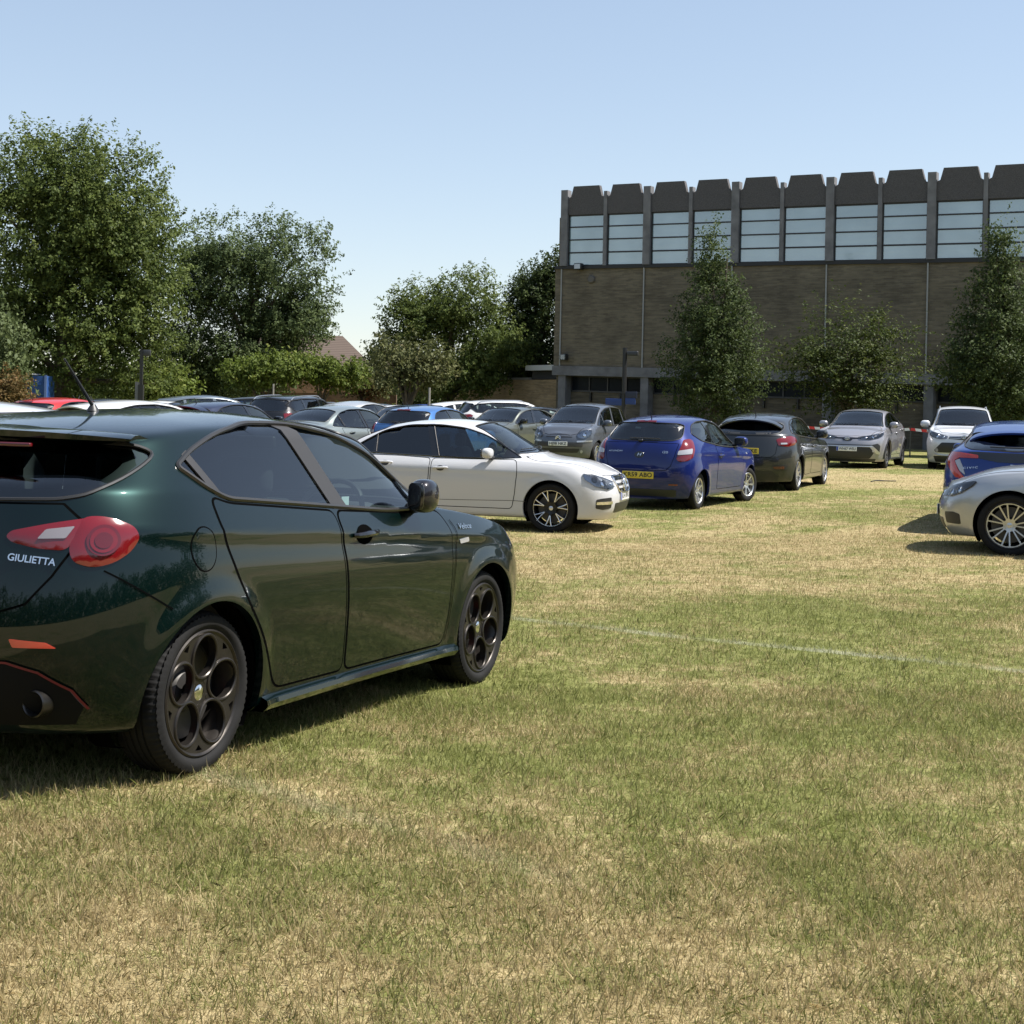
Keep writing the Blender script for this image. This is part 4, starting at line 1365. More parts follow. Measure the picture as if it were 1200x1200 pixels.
# ---- dark five door hatchback, also the pattern for far hatchbacks
def car_grey5(lod=1, detail=True):
    P = paint('graphite_paint', (.035, .037, .040), .5, .33, .04)
    S = mk(.91, 1.484, 2.648, .325, 2.20, -2.14, (1.10, 1.04), (.26, 1.43), -.40, (-1.62, 1.375), .73, 1.07, .94, nF=2.6, nR=2.8, flare=.014, yroof=.61)
    S['dlo'] = fillet([(.86, .975), (.66, 1.09), (.34, 1.27), (.05, 1.355), (-.35, 1.40), (-.8, 1.385), (-1.15, 1.325), (-1.42, 1.20), (-1.56, 1.10), (-1.35, 1.065), (-.6, 1.02), (.2, .985)], [.02, .1, .1, .1, .1, .1, .1, .06, .03, .06, .1, .1])
    S['rw'] = [(0, 1.06), (.45, 1.07), (.58, 1.10), (.63, 1.17), (.60, 1.25), (.50, 1.30), (0, 1.315)]
    S['pillars'] = [(-.16, -.32, .055), (-1.12, -1.22, .02)]
    S['doors'] = [dict(poly=[(.84, .955), (.88, .82), (.86, .45), (.82, .30), (-.19, .30), (-.22, .60), (-.19, .985), (.3, .955)], handle=(-.06, .84)),
                  dict(poly=[(-.22, .985), (-.25, .60), (-.22, .30), (-.82, .30), (-.90, .48), (-1.05, .68), (-1.16, .84), (-1.20, 1.03), (-.6, 1.0)], handle=(-1.02, .88))]
    S['bonnet'] = [(2.10, 0), (2.06, .32), (1.96, .54), (1.6, .67), (1.25, .71), (1.10, .69), (1.16, 0)]
    S['tailgate'] = [(0, .64), (.48, .65), (.56, .72), (.58, .88), (.62, 1.04), (0, 1.04)]
    S['mirror'] = (.66, 1.01); S['mirror_mat'] = M['gloss_black']
    S['wheel'] = dict(style='y5', wt=.235, rr=.245, mats=(M['alloy_silver'], M['alloy_silver'], M['alloy_silver']))
    S['rw_glass'] = M['glass_dark']; S['roll'] = .35
    root, B = build_car(S, 'dark_grey_hatchback', 'dark grey five door hatchback with a roof spoiler, just beyond the blue three door', P, lod)
    if lod == 2: return root, B, P
    def f(s):
        tl = sgn([(-1.98, .56, .985), (-1.86, .70, 1.035), (-1.70, .80, 1.05), (-1.58, .86, 1.02), (-1.56, .88, .96), (-1.70, .85, .88), (-1.88, .77, .85), (-2.0, .62, .87)], s)
        t = lamp(B, root, 'tail_lamp', tl, 180-s*38, M['red_lamp'], .008, .014, .03, .03, .012)
        lamp(B, t, 'reversing_lamp', sgn([(-1.95, .64, .92), (-1.86, .74, .925), (-1.86, .74, .895), (-1.95, .64, .89)], s), 180-s*38, M['clear_lamp'], .019, .005, .03, .01)
        headlamp(B, root, [(2.05, .50, .69), (1.90, .66, .77), (1.68, .78, .84), (1.70, .82, .78), (1.90, .78, .66), (2.05, .60, .62)], s, 38, [((1.97, .66, .70), .055, M['chrome'])])
        lamp(B, root, 'rear_reflector', sgn([(-2.06, .52, .475), (-2.0, .74, .485), (-2.0, .74, .43), (-2.06, .56, .43)], s), 180-s*20, M['red_deep'], .005, .008, .03, .02)
        a = 180-s*20
        lamp(B, root, 'bumper_vent', sgn([(-2.06, .50, .505), (-1.98, .80, .52), (-1.98, .80, .42), (-2.06, .56, .40)], s), a, M['black'], .003, .004, .03, .03)
    both(f)
    m = MB(); ys = np.linspace(-.60, .60, 30); V = []
    for y in ys:
        a = abs(y)/.60; xe = -1.56
        l0, n0 = B.proj('T', xe, y)
        l = .24 - .09*a**2.5
        V += [(xe, y, l0[2]+.006), (xe-l*.55, y, l0[2]-.008), (xe-l, y, l0[2]-.03), (xe-l+.005, y, l0[2]-.055), (xe-l*.3, y, l0[2]-.075), (xe+.05, y, l0[2]-.05)]
    k = 6
    F = [(k*i+j, k*i+j+1, k*i+k+j+1, k*i+k+j) for i in range(29) for j in range(5)] + [tuple(range(k)), tuple(reversed(range(29*k, 30*k)))]
    m.add(V, F).build('roof_spoiler', P, root, True, 40)
    number_plate(root, B, 'B', 0, .76, 'LK14 TKE', M['plate_yellow'])
    B.patch('rear_diffuser', mirror_pts([(0, .40), (.50, .39), (.62, .30), (.58, .215), (0, .20)]), 'B', M['black'], root, .004, .006, .04)
    ex = MB()
    for y in (-.05, .05):
        l, n = B.proj('B', y, .31); ex.lathe([(.036, .10), (.042, .10), (.042, -.02), (.036, -.02), (.034, .08)], 18, 'x', (l[0]-.005, y, .30))
    ex.build('exhaust_pipe', M['exhaust'], root)
    l, n = B.proj('B', .42, .70); lettering('model_badge', 'FOCUS', .035, Vector(l)+Vector(n)*.006, n, (0, -1, 0), M['chrome'], root, 1.5)
    a = MB(); l, n = B.proj('T', -1.25, 0); a.tube([(l[0], 0, l[2]-.005), (l[0]-.09, 0, l[2]+.11)], [.011, .006], 8); a.build('aerial', M['black'], root)
    for ax in 'LR':
        B.patch('mirror_sail', fillet([(.86, .965), (.70, 1.06), (.66, .965)], .02), ax, M['gloss_black'], root, .006, .01, .03)
    B.patch('grille', fillet([(-.50, .62), (.50, .62), (.36, .33), (-.36, .33)], .04), 'F', M['black'], root, .003, .004, .04)
    return root, B, P

# ---- silver crossover, seen from the front
def car_crossover(lod=1, detail=True):
    P = paint('silver_mauve_paint', (.33, .32, .34), .55, .32, .03)
    S = mk(.90, 1.555, 2.64, .345, 2.24, -2.12, (1.12, 1.11), (.30, 1.495), -.30, (-1.45, 1.43), .80, 1.14, 1.02, nF=2.5, nR=2.8, flare=.03, yroof=.60)
    S['Ra'] = .40
    S['dlo'] = fillet([(.88, 1.06), (.68, 1.16), (.36, 1.34), (.05, 1.425), (-.35, 1.46), (-.75, 1.435), (-1.10, 1.34), (-1.35, 1.23), (-.9, 1.14), (.2, 1.07)], [.02, .1, .1, .1, .1, .1, .1, .04, .1, .1])
    S['rw'] = [(0, 1.16), (.50, 1.17), (.60, 1.20), (.55, 1.35), (.48, 1.375), (0, 1.385)]
    S['pillars'] = [(-.15, -.30, .055)]
    S['doors'] = [dict(poly=[(.86, 1.03), (.90, .90), (.88, .50), (.84, .36), (-.17, .36), (-.20, .65), (-.17, 1.055), (.3, 1.04)], handle=(-.04, .92)),
                  dict(poly=[(-.20, 1.055), (-.23, .65), (-.20, .36), (-.80, .36), (-.90, .55), (-1.06, .78), (-1.14, 1.10), (-.6, 1.08)], handle=(-1.0, 1.0))]
    S['bonnet'] = [(2.08, 0), (2.05, .32), (1.95, .55), (1.6, .68), (1.25, .71), (1.12, .69), (1.19, 0)]
    S['mirror'] = (.68, 1.08); S['mirror_mat'] = P
    S['wheel'] = dict(style='twin5', wt=.22, rr=.235, mats=(M['alloy_silver'], M['alloy_black'], M['alloy_silver']))
    S['seat_z'] = .08
    root, B = build_car(S, 'silver_crossover', 'silver crossover car facing the camera with slim swept headlamps and a white front plate', P, lod)
    if lod == 2: return root, B, P
    def f(s):
        headlamp(B, root, [(2.17, .30, .80), (2.05, .52, .84), (1.88, .70, .89), (1.66, .82, .945), (1.74, .83, .87), (1.92, .76, .80), (2.08, .58, .755), (2.18, .34, .765)], s, 38, [((2.0, .63, .815), .045, M['chrome']), ((2.1, .48, .80), .03, M['chrome'])], .015, M['lamp_dark'])
        lamp(B, root, 'fog_lamp', [(2.1+.001*k, s*.66 + .038*math.cos(k*.6283), .47+.038*math.sin(k*.6283)) for k in range(10)], s*25, M['clear_lamp'], .012, .01, .03, .0)
        # swept chrome bumper line and dark side wedge
        lamp(B, root, 'bumper_wedge', sgn([(2.1, .60, .62), (2.0, .74, .66), (1.93, .80, .60), (1.98, .80, .44), (2.1, .70, .50)], s), s*25, M['black'], .004, .004, .03, .02)
        lamp(B, root, 'bumper_trim', sgn([(2.1, .56, .60), (2.08, .62, .60), (1.97, .81, .42), (1.98, .80, .375), (2.05, .72, .395), (2.12, .56, .56)], s), s*25, M['alloy_silver'], .012, .014, .03, .015)
        tl = sgn([(-1.80, .60, 1.02), (-1.62, .82, 1.08), (-1.5, .88, 1.05), (-1.6, .87, .93), (-1.85, .74, .92)], s)
        lamp(B, root, 'tail_lamp', tl, 180-s*38, M['red_lamp'], .008, .014, .03, .03)
    both(f)
    B.patch('upper_grille', mirror_pts([(0, .80), (.32, .80), (.34, .775), (.14, .765), (.10, .72), (0, .71)]), 'F', M['gloss_black'], root, .006, .008, .03)
    B.patch('bumper_slot', fillet([(-.62, .625), (.62, .625), (.62, .605), (-.62, .605)], .008), 'F', M['black'], root, .004, .004, .03)
    B.patch('lower_intake', fillet([(-.60, .575), (.60, .575), (.66, .42), (.56, .27), (-.56, .27), (-.66, .42)], .03), 'F', M['black'], root, .005, .006, .03)
    bars(B, root, 'intake_trim', [[(-.60, .575), (.60, .575)]], 'F', .014, M['alloy_silver'], .012)
    B.patch('chin', fillet([(-.70, .265), (.70, .265), (.66, .19), (-.66, .19)], .02), 'F', M['black'], root, .004, .004, .04)
    l, n = B.proj('F', 0, .765)
    em = MB()
    for a, b_ in ((.060, .040), (.022, .040), (.045, .016)):
        em.tube([(a*math.cos(t), b_*math.sin(t) + (.0 if a != .045 else .018), .006) for t in np.linspace(0, 2*math.pi, 24, endpoint=False)], .006, 6, True)
    o = em.build('emblem', M['chrome'], root); o.matrix_local = frame_mat(Vector(l)+Vector(n)*.012, n, (0, 1, 0))
    number_plate(root, B, 'F', 0, .51, 'WH67 WSU', M['plate_white'], True)
    for ax in 'LR':
        B.patch('mirror_sail', fillet([(.88, 1.05), (.72, 1.13), (.68, 1.05)], .02), ax, M['gloss_black'], root, .006, .01, .03)
        for x in (S['wb']/2, -S['wb']/2):
            ring = [(x + r_*math.cos(a), S['rt'] + r_*math.sin(a)) for r_, rng_ in ((S['Ra']+.055, np.linspace(R(-10), R(190), 30)), (S['Ra']+.004, np.linspace(R(190), R(-10), 30))) for a in rng_]
            B.patch('arch_cladding', ring, ax, M['black'], root, .008, .01, .035)
    return root, B, P

# ---- tall silver-white off-roader, front view
def car_suv(lod=1, detail=True):
    P = paint('pale_silver_paint', (.62, .63, .65), .25, .32, .03)
    S = mk(.925, 1.69, 2.66, .355, 2.22, -2.33, (1.08, 1.16), (.38, 1.61), -.20, (-1.85, 1.61), .93, 1.17, 1.075, nF=2.7, nR=3.2, flare=.015, yroof=.64)
    S['Ra'] = .405
    S['dlo'] = fillet([(.86, 1.115), (.70, 1.21), (.42, 1.42), (.15, 1.535), (-.3, 1.575), (-1.1, 1.57), (-1.65, 1.52), (-1.92, 1.40), (-1.75, 1.23), (-.8, 1.165), (.2, 1.13)], [.02, .1, .1, .1, .1, .1, .1, .06, .05, .1, .1])
    S['rw'] = [(0, 1.20), (.55, 1.21), (.64, 1.25), (.60, 1.48), (.52, 1.53), (0, 1.545)]
    S['pillars'] = [(-.12, -.22, .055), (-1.08, -1.14, .045)]
    S['doors'] = [dict(poly=[(.84, 1.085), (.88, .95), (.86, .55), (.82, .40), (-.15, .40), (-.17, .7), (-.15, 1.12), (.3, 1.10)], handle=(-.02, .97)),
                  dict(poly=[(-.18, 1.12), (-.20, .7), (-.18, .40), (-.80, .40), (-.92, .60), (-1.06, .82), (-1.12, 1.15), (-.6, 1.13)], handle=(-1.0, 1.0))]
    S['bonnet'] = [(2.06, 0), (2.03, .32), (1.94, .56), (1.6, .70), (1.2, .74), (1.06, .72), (1.13, 0)]
    S['mirror'] = (.62, 1.13); S['mirror_r'] = (.09, .125, .095)
    S['wheel'] = dict(style='twin5', wt=.235, rr=.235, mats=(M['alloy_silver'], M['alloy_silver'], M['alloy_silver']))
    S['seat_z'] = .16
    S['nose'] = [(.20, 2.06), (.36, 2.19), (.55, 2.22), (.80, 2.17), (.95, 2.08)]
    root, B = build_car(S, 'silver_off_roader', 'tall pale silver off-roader facing the camera with its black lower grille, at the right', P, lod)
    if lod == 2: return root, B, P
    def f(s):
        headlamp(B, root, [(2.10, .40, .875), (2.0, .58, .93), (1.84, .74, .985), (1.74, .82, .99), (1.78, .84, .91), (1.92, .78, .84), (2.06, .62, .80), (2.13, .44, .815)], s, 38, [((1.98, .66, .88), .06, M['chrome']), ((2.07, .52, .865), .04, M['chrome'])], .015)
        lamp(B, root, 'fog_lamp', [(2.1+.001*k, s*.70 + .05*math.cos(k*.6283), .52+.05*math.sin(k*.6283)) for k in range(10)], s*25, M['clear_lamp'], .012, .01, .03, .0)
        lamp(B, root, 'tail_lamp', sgn([(-2.22, .70, 1.15), (-2.05, .84, 1.17), (-1.95, .89, 1.12), (-2.05, .88, .98), (-2.24, .76, .96)], s), 180-s*38, M['red_lamp'], .008, .014, .03, .03)
        if detail:
            r_ = MB(); pts = [B.proj('T', x, s*.60)[0] + np.array([0, 0, .045 if abs(x+.75) < .85 else .0]) for x in np.linspace(.1, -1.65, 14)]
            r_.tube(pts, .014, 8); r_.build('roof_rail', M['alloy_silver'], root)
    both(f)
    B.patch('upper_grille', mirror_pts([(0, .895), (.36, .885), (.38, .82), (.14, .80), (0, .795)]), 'F', M['gloss_black'], root, .005, .008, .03)
    bars(B, root, 'grille_bar', [[(-.37, .87), (-.08, .865)], [(.08, .865), (.37, .87)], [(-.36, .835), (-.09, .83)], [(.09, .83), (.36, .835)]], 'F', .010, M['chrome'], .014)
    B.patch('lower_intake', fillet([(-.56, .72), (.56, .72), (.74, .52), (.70, .46), (-.70, .46), (-.74, .52)], .03), 'F', M['black'], root, .005, .006, .03)
    bars(B, root, 'bumper_trim', [[(-.72, .42), (-.5, .395), (.5, .395), (.72, .42)]], 'F', .016, M['alloy_silver'], .010)
    B.patch('chin', fillet([(-.76, .37), (.76, .37), (.70, .21), (-.70, .21)], .03), 'F', M['black'], root, .005, .006, .04)
    l, n = B.proj('F', 0, .86)
    em = MB()
    for a, b_ in ((.070, .048), (.025, .048), (.052, .018)):
        em.tube([(a*math.cos(t), b_*math.sin(t) + (.0 if a != .052 else .02), .006) for t in np.linspace(0, 2*math.pi, 24, endpoint=False)], .008, 6, True)
    o = em.build('emblem', M['chrome'], root); o.matrix_local = frame_mat(Vector(l)+Vector(n)*.015, n, (0, 1, 0))
    number_plate(root, B, 'F', 0, .60, '', M['plate_white'], True)
    for ax in 'LR':
        B.patch('mirror_sail', fillet([(.86, 1.11), (.70, 1.20), (.64, 1.11)], .02), ax, M['gloss_black'], root, .006, .01, .03)
    return root, B, P

# ---- blue hatchback at the right, seen from behind
def car_blue5(lod=1, detail=True):
    P = paint('mid_blue_paint', (.008, .032, .17), .3, .33, .03)
    S = mk(.90, 1.44, 2.70, .325, 2.20, -2.28, (1.18, 1.0), (.35, 1.385), -.30, (-1.50, 1.315), .70, 1.035, .90, nF=2.6, nR=3.0, flare=.012, yroof=.59)
    S['dlo'] = fillet([(.95, .94), (.74, 1.05), (.40, 1.225), (.1, 1.31), (-.35, 1.355), (-.8, 1.335), (-1.2, 1.26), (-1.52, 1.13), (-1.60, 1.06), (-.9, 1.0), (.2, .955)], [.02, .1, .1, .1, .1, .1, .1, .06, .03, .1, .1])
    S['rw'] = [(0, 1.045), (.52, 1.06), (.62, 1.09), (.64, 1.14), (.56, 1.25), (.50, 1.268), (0, 1.278)]
    S['pillars'] = [(-.12, -.28, .05), (-1.10, -1.18, .025)]
    S['doors'] = [dict(poly=[(.92, .92), (.95, .78), (.92, .45), (.88, .30), (-.15, .30), (-.18, .6), (-.15, .945), (.3, .925)], handle=(-.03, .80)),
                  dict(poly=[(-.18, .945), (-.21, .6), (-.18, .30), (-.86, .30), (-.96, .5), (-1.1, .7), (-1.2, .98), (-.6, .97)], handle=(-1.05, .86))]
    S['mirror'] = (.72, .96); S['mirror_r'] = (.08, .085, .07)
    S['wheel'] = dict(style='y5', wt=.235, rr=.245, mats=(M['alloy_silver'], M['alloy_silver'], M['alloy_silver']))
    S['rw_glass'] = M['glass_dark']
    root, B = build_car(S, 'mid_blue_hatchback', 'mid blue hatchback seen from behind at the right edge, angular red tail lamps', P, lod)
    if lod == 2: return root, B, P
    def f(s):
        tl = sgn([(-2.12, .42, .995), (-2.0, .66, 1.02), (-1.86, .80, 1.02), (-1.80, .86, .985), (-1.95, .85, .86), (-2.16, .74, .71), (-2.22, .60, .70), (-2.16, .70, .80), (-2.06, .755, .92), (-2.08, .68, .955), (-2.14, .42, .955)], s)
        t = lamp(B, root, 'tail_lamp', tl, 180-s*30, pbr('orange_red_lamp', (.42, .03, .018), .15, coat=1.) if s > 0 else bpy.data.materials['orange_red_lamp'], .010, .016, .03, .012, .004)
        lamp(B, t, 'reversing_lamp', sgn([(-2.08, .675, .94), (-2.05, .745, .915), (-2.17, .68, .79), (-2.20, .60, .745), (-2.15, .64, .86)], s), 180-s*30, M['clear_lamp'], .006, .010, .03, .012)
        m = MB()
    both(f)
    B.patch('tail_band', mirror_pts([(0, 1.03), (.44, 1.035), (.56, 1.03), (.42, .955), (.2, .915), (0, .91)]), 'B', M['gloss_black'], root, .004, .006, .03)
    l, n = B.proj('B', 0, .84)
    em = MB(); em.tube([(-.045, .045, 0), (-.05, 0, 0), (-.04, -.045, 0), (.04, -.045, 0), (.05, 0, 0), (.045, .045, 0)], .007, 6, True)
    em.tube([(-.022, .035, .003), (-.016, -.035, .003)], .008, 6); em.tube([(.022, .035, .003), (.016, -.035, .003)], .008, 6); em.tube([(-.018, 0, .003), (.018, 0, .003)], .006, 6)
    o = em.build('emblem', M['chrome'], root); o.matrix_local = frame_mat(Vector(l)+Vector(n)*.010, n, (0, -1, 0))
    l, n = B.proj('B', .52, .835); lettering('model_badge', 'CIVIC', .036, Vector(l)+Vector(n)*.006, n, (0, -1, 0), M['chrome'], root, 1.8, space=1.3)
    m = MB(); ys = np.linspace(-.58, .58, 30); V = []
    for y in ys:
        a = abs(y)/.58; xe = -1.46
        l0, n0 = B.proj('T', xe, y); l = .20 - .05*a**2
        V += [(xe, y, l0[2]+.006), (xe-l*.55, y, l0[2]-.010), (xe-l, y, l0[2]-.035), (xe-l+.005, y, l0[2]-.06), (xe-l*.3, y, l0[2]-.07), (xe+.05, y, l0[2]-.05)]
    k = 6
    F = [(k*i+j, k*i+j+1, k*i+k+j+1, k*i+k+j) for i in range(29) for j in range(5)] + [tuple(range(k)), tuple(reversed(range(29*k, 30*k)))]
    m.add(V, F).build('roof_spoiler', P, root, True, 40)
    w = MB(); pts = [B.proj('B', y, 1.075 + .02*(abs(y))) for y in np.linspace(.30, -.30, 9)]
    w.tube([l + n*.02 for l, n in pts], .010, 6); w.build('rear_wiper', M['black'], root)
    number_plate(root, B, 'B', 0, .60, '', M['plate_yellow'])
    return root, B, P

# ---- silver saloon with its nose in at the right edge
def car_silver(lod=1, detail=True):
    P = paint('silver_paint', (.42, .43, .44), .6, .32, .03)
    S = mk(.905, 1.43, 2.81, .328, 2.20, -2.42, (.98, 1.02), (.26, 1.39), -.25, (-1.05, 1.345), .70, .955, .905, deck=(-1.72, 1.08, 1.0), nF=2.6, nR=3.0, flare=.012, yroof=.60)
    S['dlo'] = fillet([(.88, .95), (.70, 1.05), (.36, 1.23), (.05, 1.31), (-.3, 1.345), (-.75, 1.33), (-1.1, 1.26), (-1.38, 1.11), (-1.50, .99), (-.9, .965), (.2, .935)], [.02, .1, .1, .1, .1, .1, .1, .1, .03, .1, .1])
    S['rw'] = [(-1.68, 0), (-1.64, .40), (-1.58, .57), (-1.5, .60), (-1.09, .50), (-1.06, .3), (-1.05, 0)]; S['rw_ax'] = 'T'
    S['pillars'] = [(-.14, -.28, .05), (-1.08, -1.12, .016)]
    S['doors'] = [dict(poly=[(.86, .93), (.90, .80), (.87, .50), (.83, .30), (-.16, .30), (-.19, .60), (-.175, .92), (.3, .925)], handle=(-.05, .80)),
                  dict(poly=[(-.205, .92), (-.22, .60), (-.19, .30), (-.86, .30), (-.95, .50), (-1.10, .68), (-1.20, .82), (-1.22, .945), (-.7, .94)], handle=(-1.06, .83))]
    S['bonnet'] = [(2.10, 0), (2.08, .28), (2.02, .52), (1.6, .66), (1.15, .71), (.98, .69), (1.05, 0)]
    S['mirror'] = (.64, .985)
    S['wheel'] = dict(style='twin7', wt=.235, rr=.250, mats=(M['alloy_silver'], M['alloy_dark'], M['alloy_silver'])); S['roll'] = .1
    S['inset'] = .02
    root, B = build_car(S, 'silver_saloon', 'silver saloon cut off by the right edge, only its front wing and wheel showing', P, lod)
    if lod == 2: return root, B, P
    def f(s):
        headlamp(B, root, [(2.13, .42, .66), (2.05, .58, .70), (1.90, .72, .745), (1.72, .80, .775), (1.78, .815, .725), (1.92, .785, .645), (2.05, .68, .60), (2.13, .46, .595)], s, 42, [((2.03, .64, .645), .052, M['chrome']), ((1.95, .74, .675), .048, M['chrome'])], .012, M['lamp_dark'])
        lamp(B, root, 'corner_intake', sgn([(2.12, .60, .43), (2.04, .74, .44), (1.97, .80, .42), (1.98, .80, .31), (2.12, .60, .31)], s), s*28, M['black'], .004, .005, .03, .02)
        lamp(B, root, 'kidney_grille', sgn([(2.15, .03, .67), (2.15, .27, .66), (2.15, .29, .56), (2.16, .24, .50), (2.16, .05, .50)], s), 0, M['black'], .006, .008, .03, .02)
        lamp(B, root, 'tail_lamp', sgn([(-2.38, .46, .90), (-2.2, .80, .94), (-2.1, .86, .90), (-2.25, .84, .76), (-2.40, .50, .75)], s), 180-s*32, M['red_lamp'], .006, .012, .03, .03)
    both(f)
    B.patch('lower_intake', fillet([(-.5, .36), (.5, .36), (.46, .25), (-.46, .25)], .02), 'F', M['black'], root, .004, .005, .04)
    number_plate(root, B, 'F', 0, .43, '', M['plate_white'])
    return root, B, P

# ---- slate people carrier, front view
def car_mpv(lod=1, detail=True):
    P = paint('slate_paint', (.105, .115, .135), .5, .33, .04)
    S = mk(.875, 1.637, 2.76, .31, 2.12, -2.14, (1.30, 1.10), (.45, 1.555), -.30, (-1.70, 1.50), .80, 1.05, .985, nF=2.3, nR=2.8, flare=.01, yroof=.60)
    S['dlo'] = fillet([(1.12, 1.03), (.90, 1.16), (.55, 1.38), (.20, 1.485), (-.3, 1.525), (-1.0, 1.50), (-1.45, 1.42), (-1.75, 1.25), (-1.82, 1.10), (-.8, 1.06), (.2, 1.035)], [.02, .1, .1, .1, .1, .1, .1, .08, .04, .1, .1])
    S['rw'] = [(0, 1.08), (.50, 1.09), (.60, 1.12), (.56, 1.40), (.50, 1.43), (0, 1.44)]
    S['pillars'] = [(.60, .58, .02, P), (-.16, -.24, .05, P), (-1.10, -1.14, .04, P)]
    S['doors'] = [dict(poly=[(.92, 1.0), (.94, .85), (.90, .45), (.86, .30), (-.18, .30), (-.20, .6), (-.18, 1.02), (.3, 1.01)], handle=(-.05, .90)),
                  dict(poly=[(-.21, 1.02), (-.23, .6), (-.21, .30), (-.88, .30), (-.98, .5), (-1.1, .7), (-1.16, 1.04), (-.6, 1.03)], handle=(-1.03, .92))]
    S['bonnet'] = [(2.02, 0), (1.99, .30), (1.90, .46), (1.6, .60), (1.36, .66), (1.28, .60), (1.36, 0)]
    S['mirror'] = (.78, 1.05); S['mirror_mat'] = P
    S['wheel'] = dict(style='cover7', wt=.185, rr=.205, mats=(M['alloy_silver'], M['alloy_silver'], M['alloy_silver']))
    S['seat_z'] = .12; S['seat_x'] = .15; S['trim'] = M['black']
    root, B = build_car(S, 'slate_people_carrier', 'slate grey rounded people carrier facing the camera in front of the brick building', P, lod)
    if lod == 2: return root, B, P
    def f(s):
        headlamp(B, root, [(1.98, .48, .79), (1.88, .58, .88), (1.72, .70, .94), (1.66, .76, .91), (1.76, .775, .78), (1.92, .64, .70), (1.99, .52, .71)], s, 40, [((1.86, .64, .80), .065, M['chrome'])], .03)
        lamp(B, root, 'bumper_trim', sgn([(2.03, .50, .64), (1.90, .70, .655), (1.72, .82, .66), (1.73, .82, .62), (1.91, .70, .61), (2.03, .50, .60)], s), s*40, M['alloy_silver'], .010, .012, .03, .01)
        lamp(B, root, 'fog_lamp', [(2.0+.001*k, s*.62 + .04*math.cos(k*.6283), .36+.04*math.sin(k*.6283)) for k in range(10)], s*25, M['clear_lamp'], .008, .01, .03, .0)
        lamp(B, root, 'tail_lamp', sgn([(-2.02, .70, 1.05), (-1.9, .82, 1.06), (-1.85, .85, 1.0), (-1.95, .84, .80), (-2.08, .74, .80)], s), 180-s*38, M['red_lamp'], .008, .014, .03, .03)
    both(f)
    B.patch('grille', mirror_pts([(0, .75), (.36, .745), (.36, .725), (0, .725)]), 'F', M['black'], root, .004, .004, .03)
    l, n = B.proj('F', 0, .735)
    em = MB()
    for dz in (0, -.045): em.tube([(-.075, dz-.03, 0), (0, dz+.03, .004), (.075, dz-.03, 0)], .013, 6)
    o = em.build('emblem', M['chrome'], root); o.matrix_local = frame_mat(Vector(l)+Vector(n)*.015, n, (0, 1, 0))
    B.patch('bumper_strip', fillet([(-.62, .60), (.62, .60), (.62, .48), (-.62, .48)], .03), 'F', M['dark_trim'], root, .004, .005, .04)
    B.patch('lower_intake', fillet([(-.56, .44), (.56, .44), (.50, .33), (-.50, .33)], .03), 'F', M['black'], root, .004, .005, .04)
    number_plate(root, B, 'F', 0, .56, 'HJ08 NKZ', M['plate_white'])
    st = MB(); l, n = B.proj('T', 1.10, .50)
    d_ = B.patch('tax_disc', circle2((1.16, .50), .05, 14), 'T', M['white_paper'], root, -.010, 0, .03)
    return root, B, P
# ------------------------------------------------------------------ camera and place
F_PX = 1700.0; CAM_H = 1.52; ROLL = R(1.2)
GPTS = np.array([(-1.6, 5.9, .066), (-.2, 8.1, -.049), (-.9, 7.0, .01), (0, 19, -.12), (-2, 20.2, -.12), (3.5, 24, -.065), (6, 29, 0), (1.5, 38, -.015), (10.5, 38.5, .07), (13, 38, .06),
                 (6.5, 15.3, .04), (7, 20, .03), (0, 2.5, .0), (3, 6, 0), (-4, 6, .05), (-6, 14, 0), (-8, 30, 0), (-20, 40, 0), (25, 50, .05), (0, 60, 0), (15, 10, 0), (4, 12, 0), (-15, 70, 0), (30, 25, 0)])
def ground_z(x, y):
    x = np.asarray(x, float); y = np.asarray(y, float)
    d2 = (x[..., None]-GPTS[:, 0])**2 + (y[..., None]-GPTS[:, 1])**2
    w = 1/(d2 + .35)**1.6
    return (w*GPTS[:, 2]).sum(-1)/w.sum(-1)

def setup_camera():
    cam = bpy.data.cameras.new('camera'); co = link(bpy.data.objects.new('camera', cam)); scene.camera = co
    cam.sensor_fit = 'HORIZONTAL'; cam.sensor_width = 36; cam.lens = 36*F_PX/1200
    cam.shift_y = -(600-474)/1200
    cam.clip_end = 5000; cam.clip_start = .05
    co.location = (0, 0, CAM_H)
    co.rotation_euler = (R(90), -ROLL, 0)
    return co

def px(x, y, depth):
    """offline layout helper: a point at a given distance in metres along the view"""
    u = x-600; v = y-474
    c, s = math.cos(ROLL), math.sin(ROLL)
    return ((u*c + v*s)*depth/F_PX, depth, CAM_H - (-u*s + v*c)*depth/F_PX)

def place(root, x, y, heading, wb):
    """heading in degrees clockwise from straight ahead; stands the car on the ground"""
    a = R(90-heading)
    hx, hy = math.cos(a), math.sin(a)
    zf = float(ground_z(x+hx*wb/2, y+hy*wb/2)); zr_ = float(ground_z(x-hx*wb/2, y-hy*wb/2))
    root.location = (x, y, (zf+zr_)/2 - .012)
    root.rotation_euler = (0, -math.atan2(zf-zr_, wb), a)

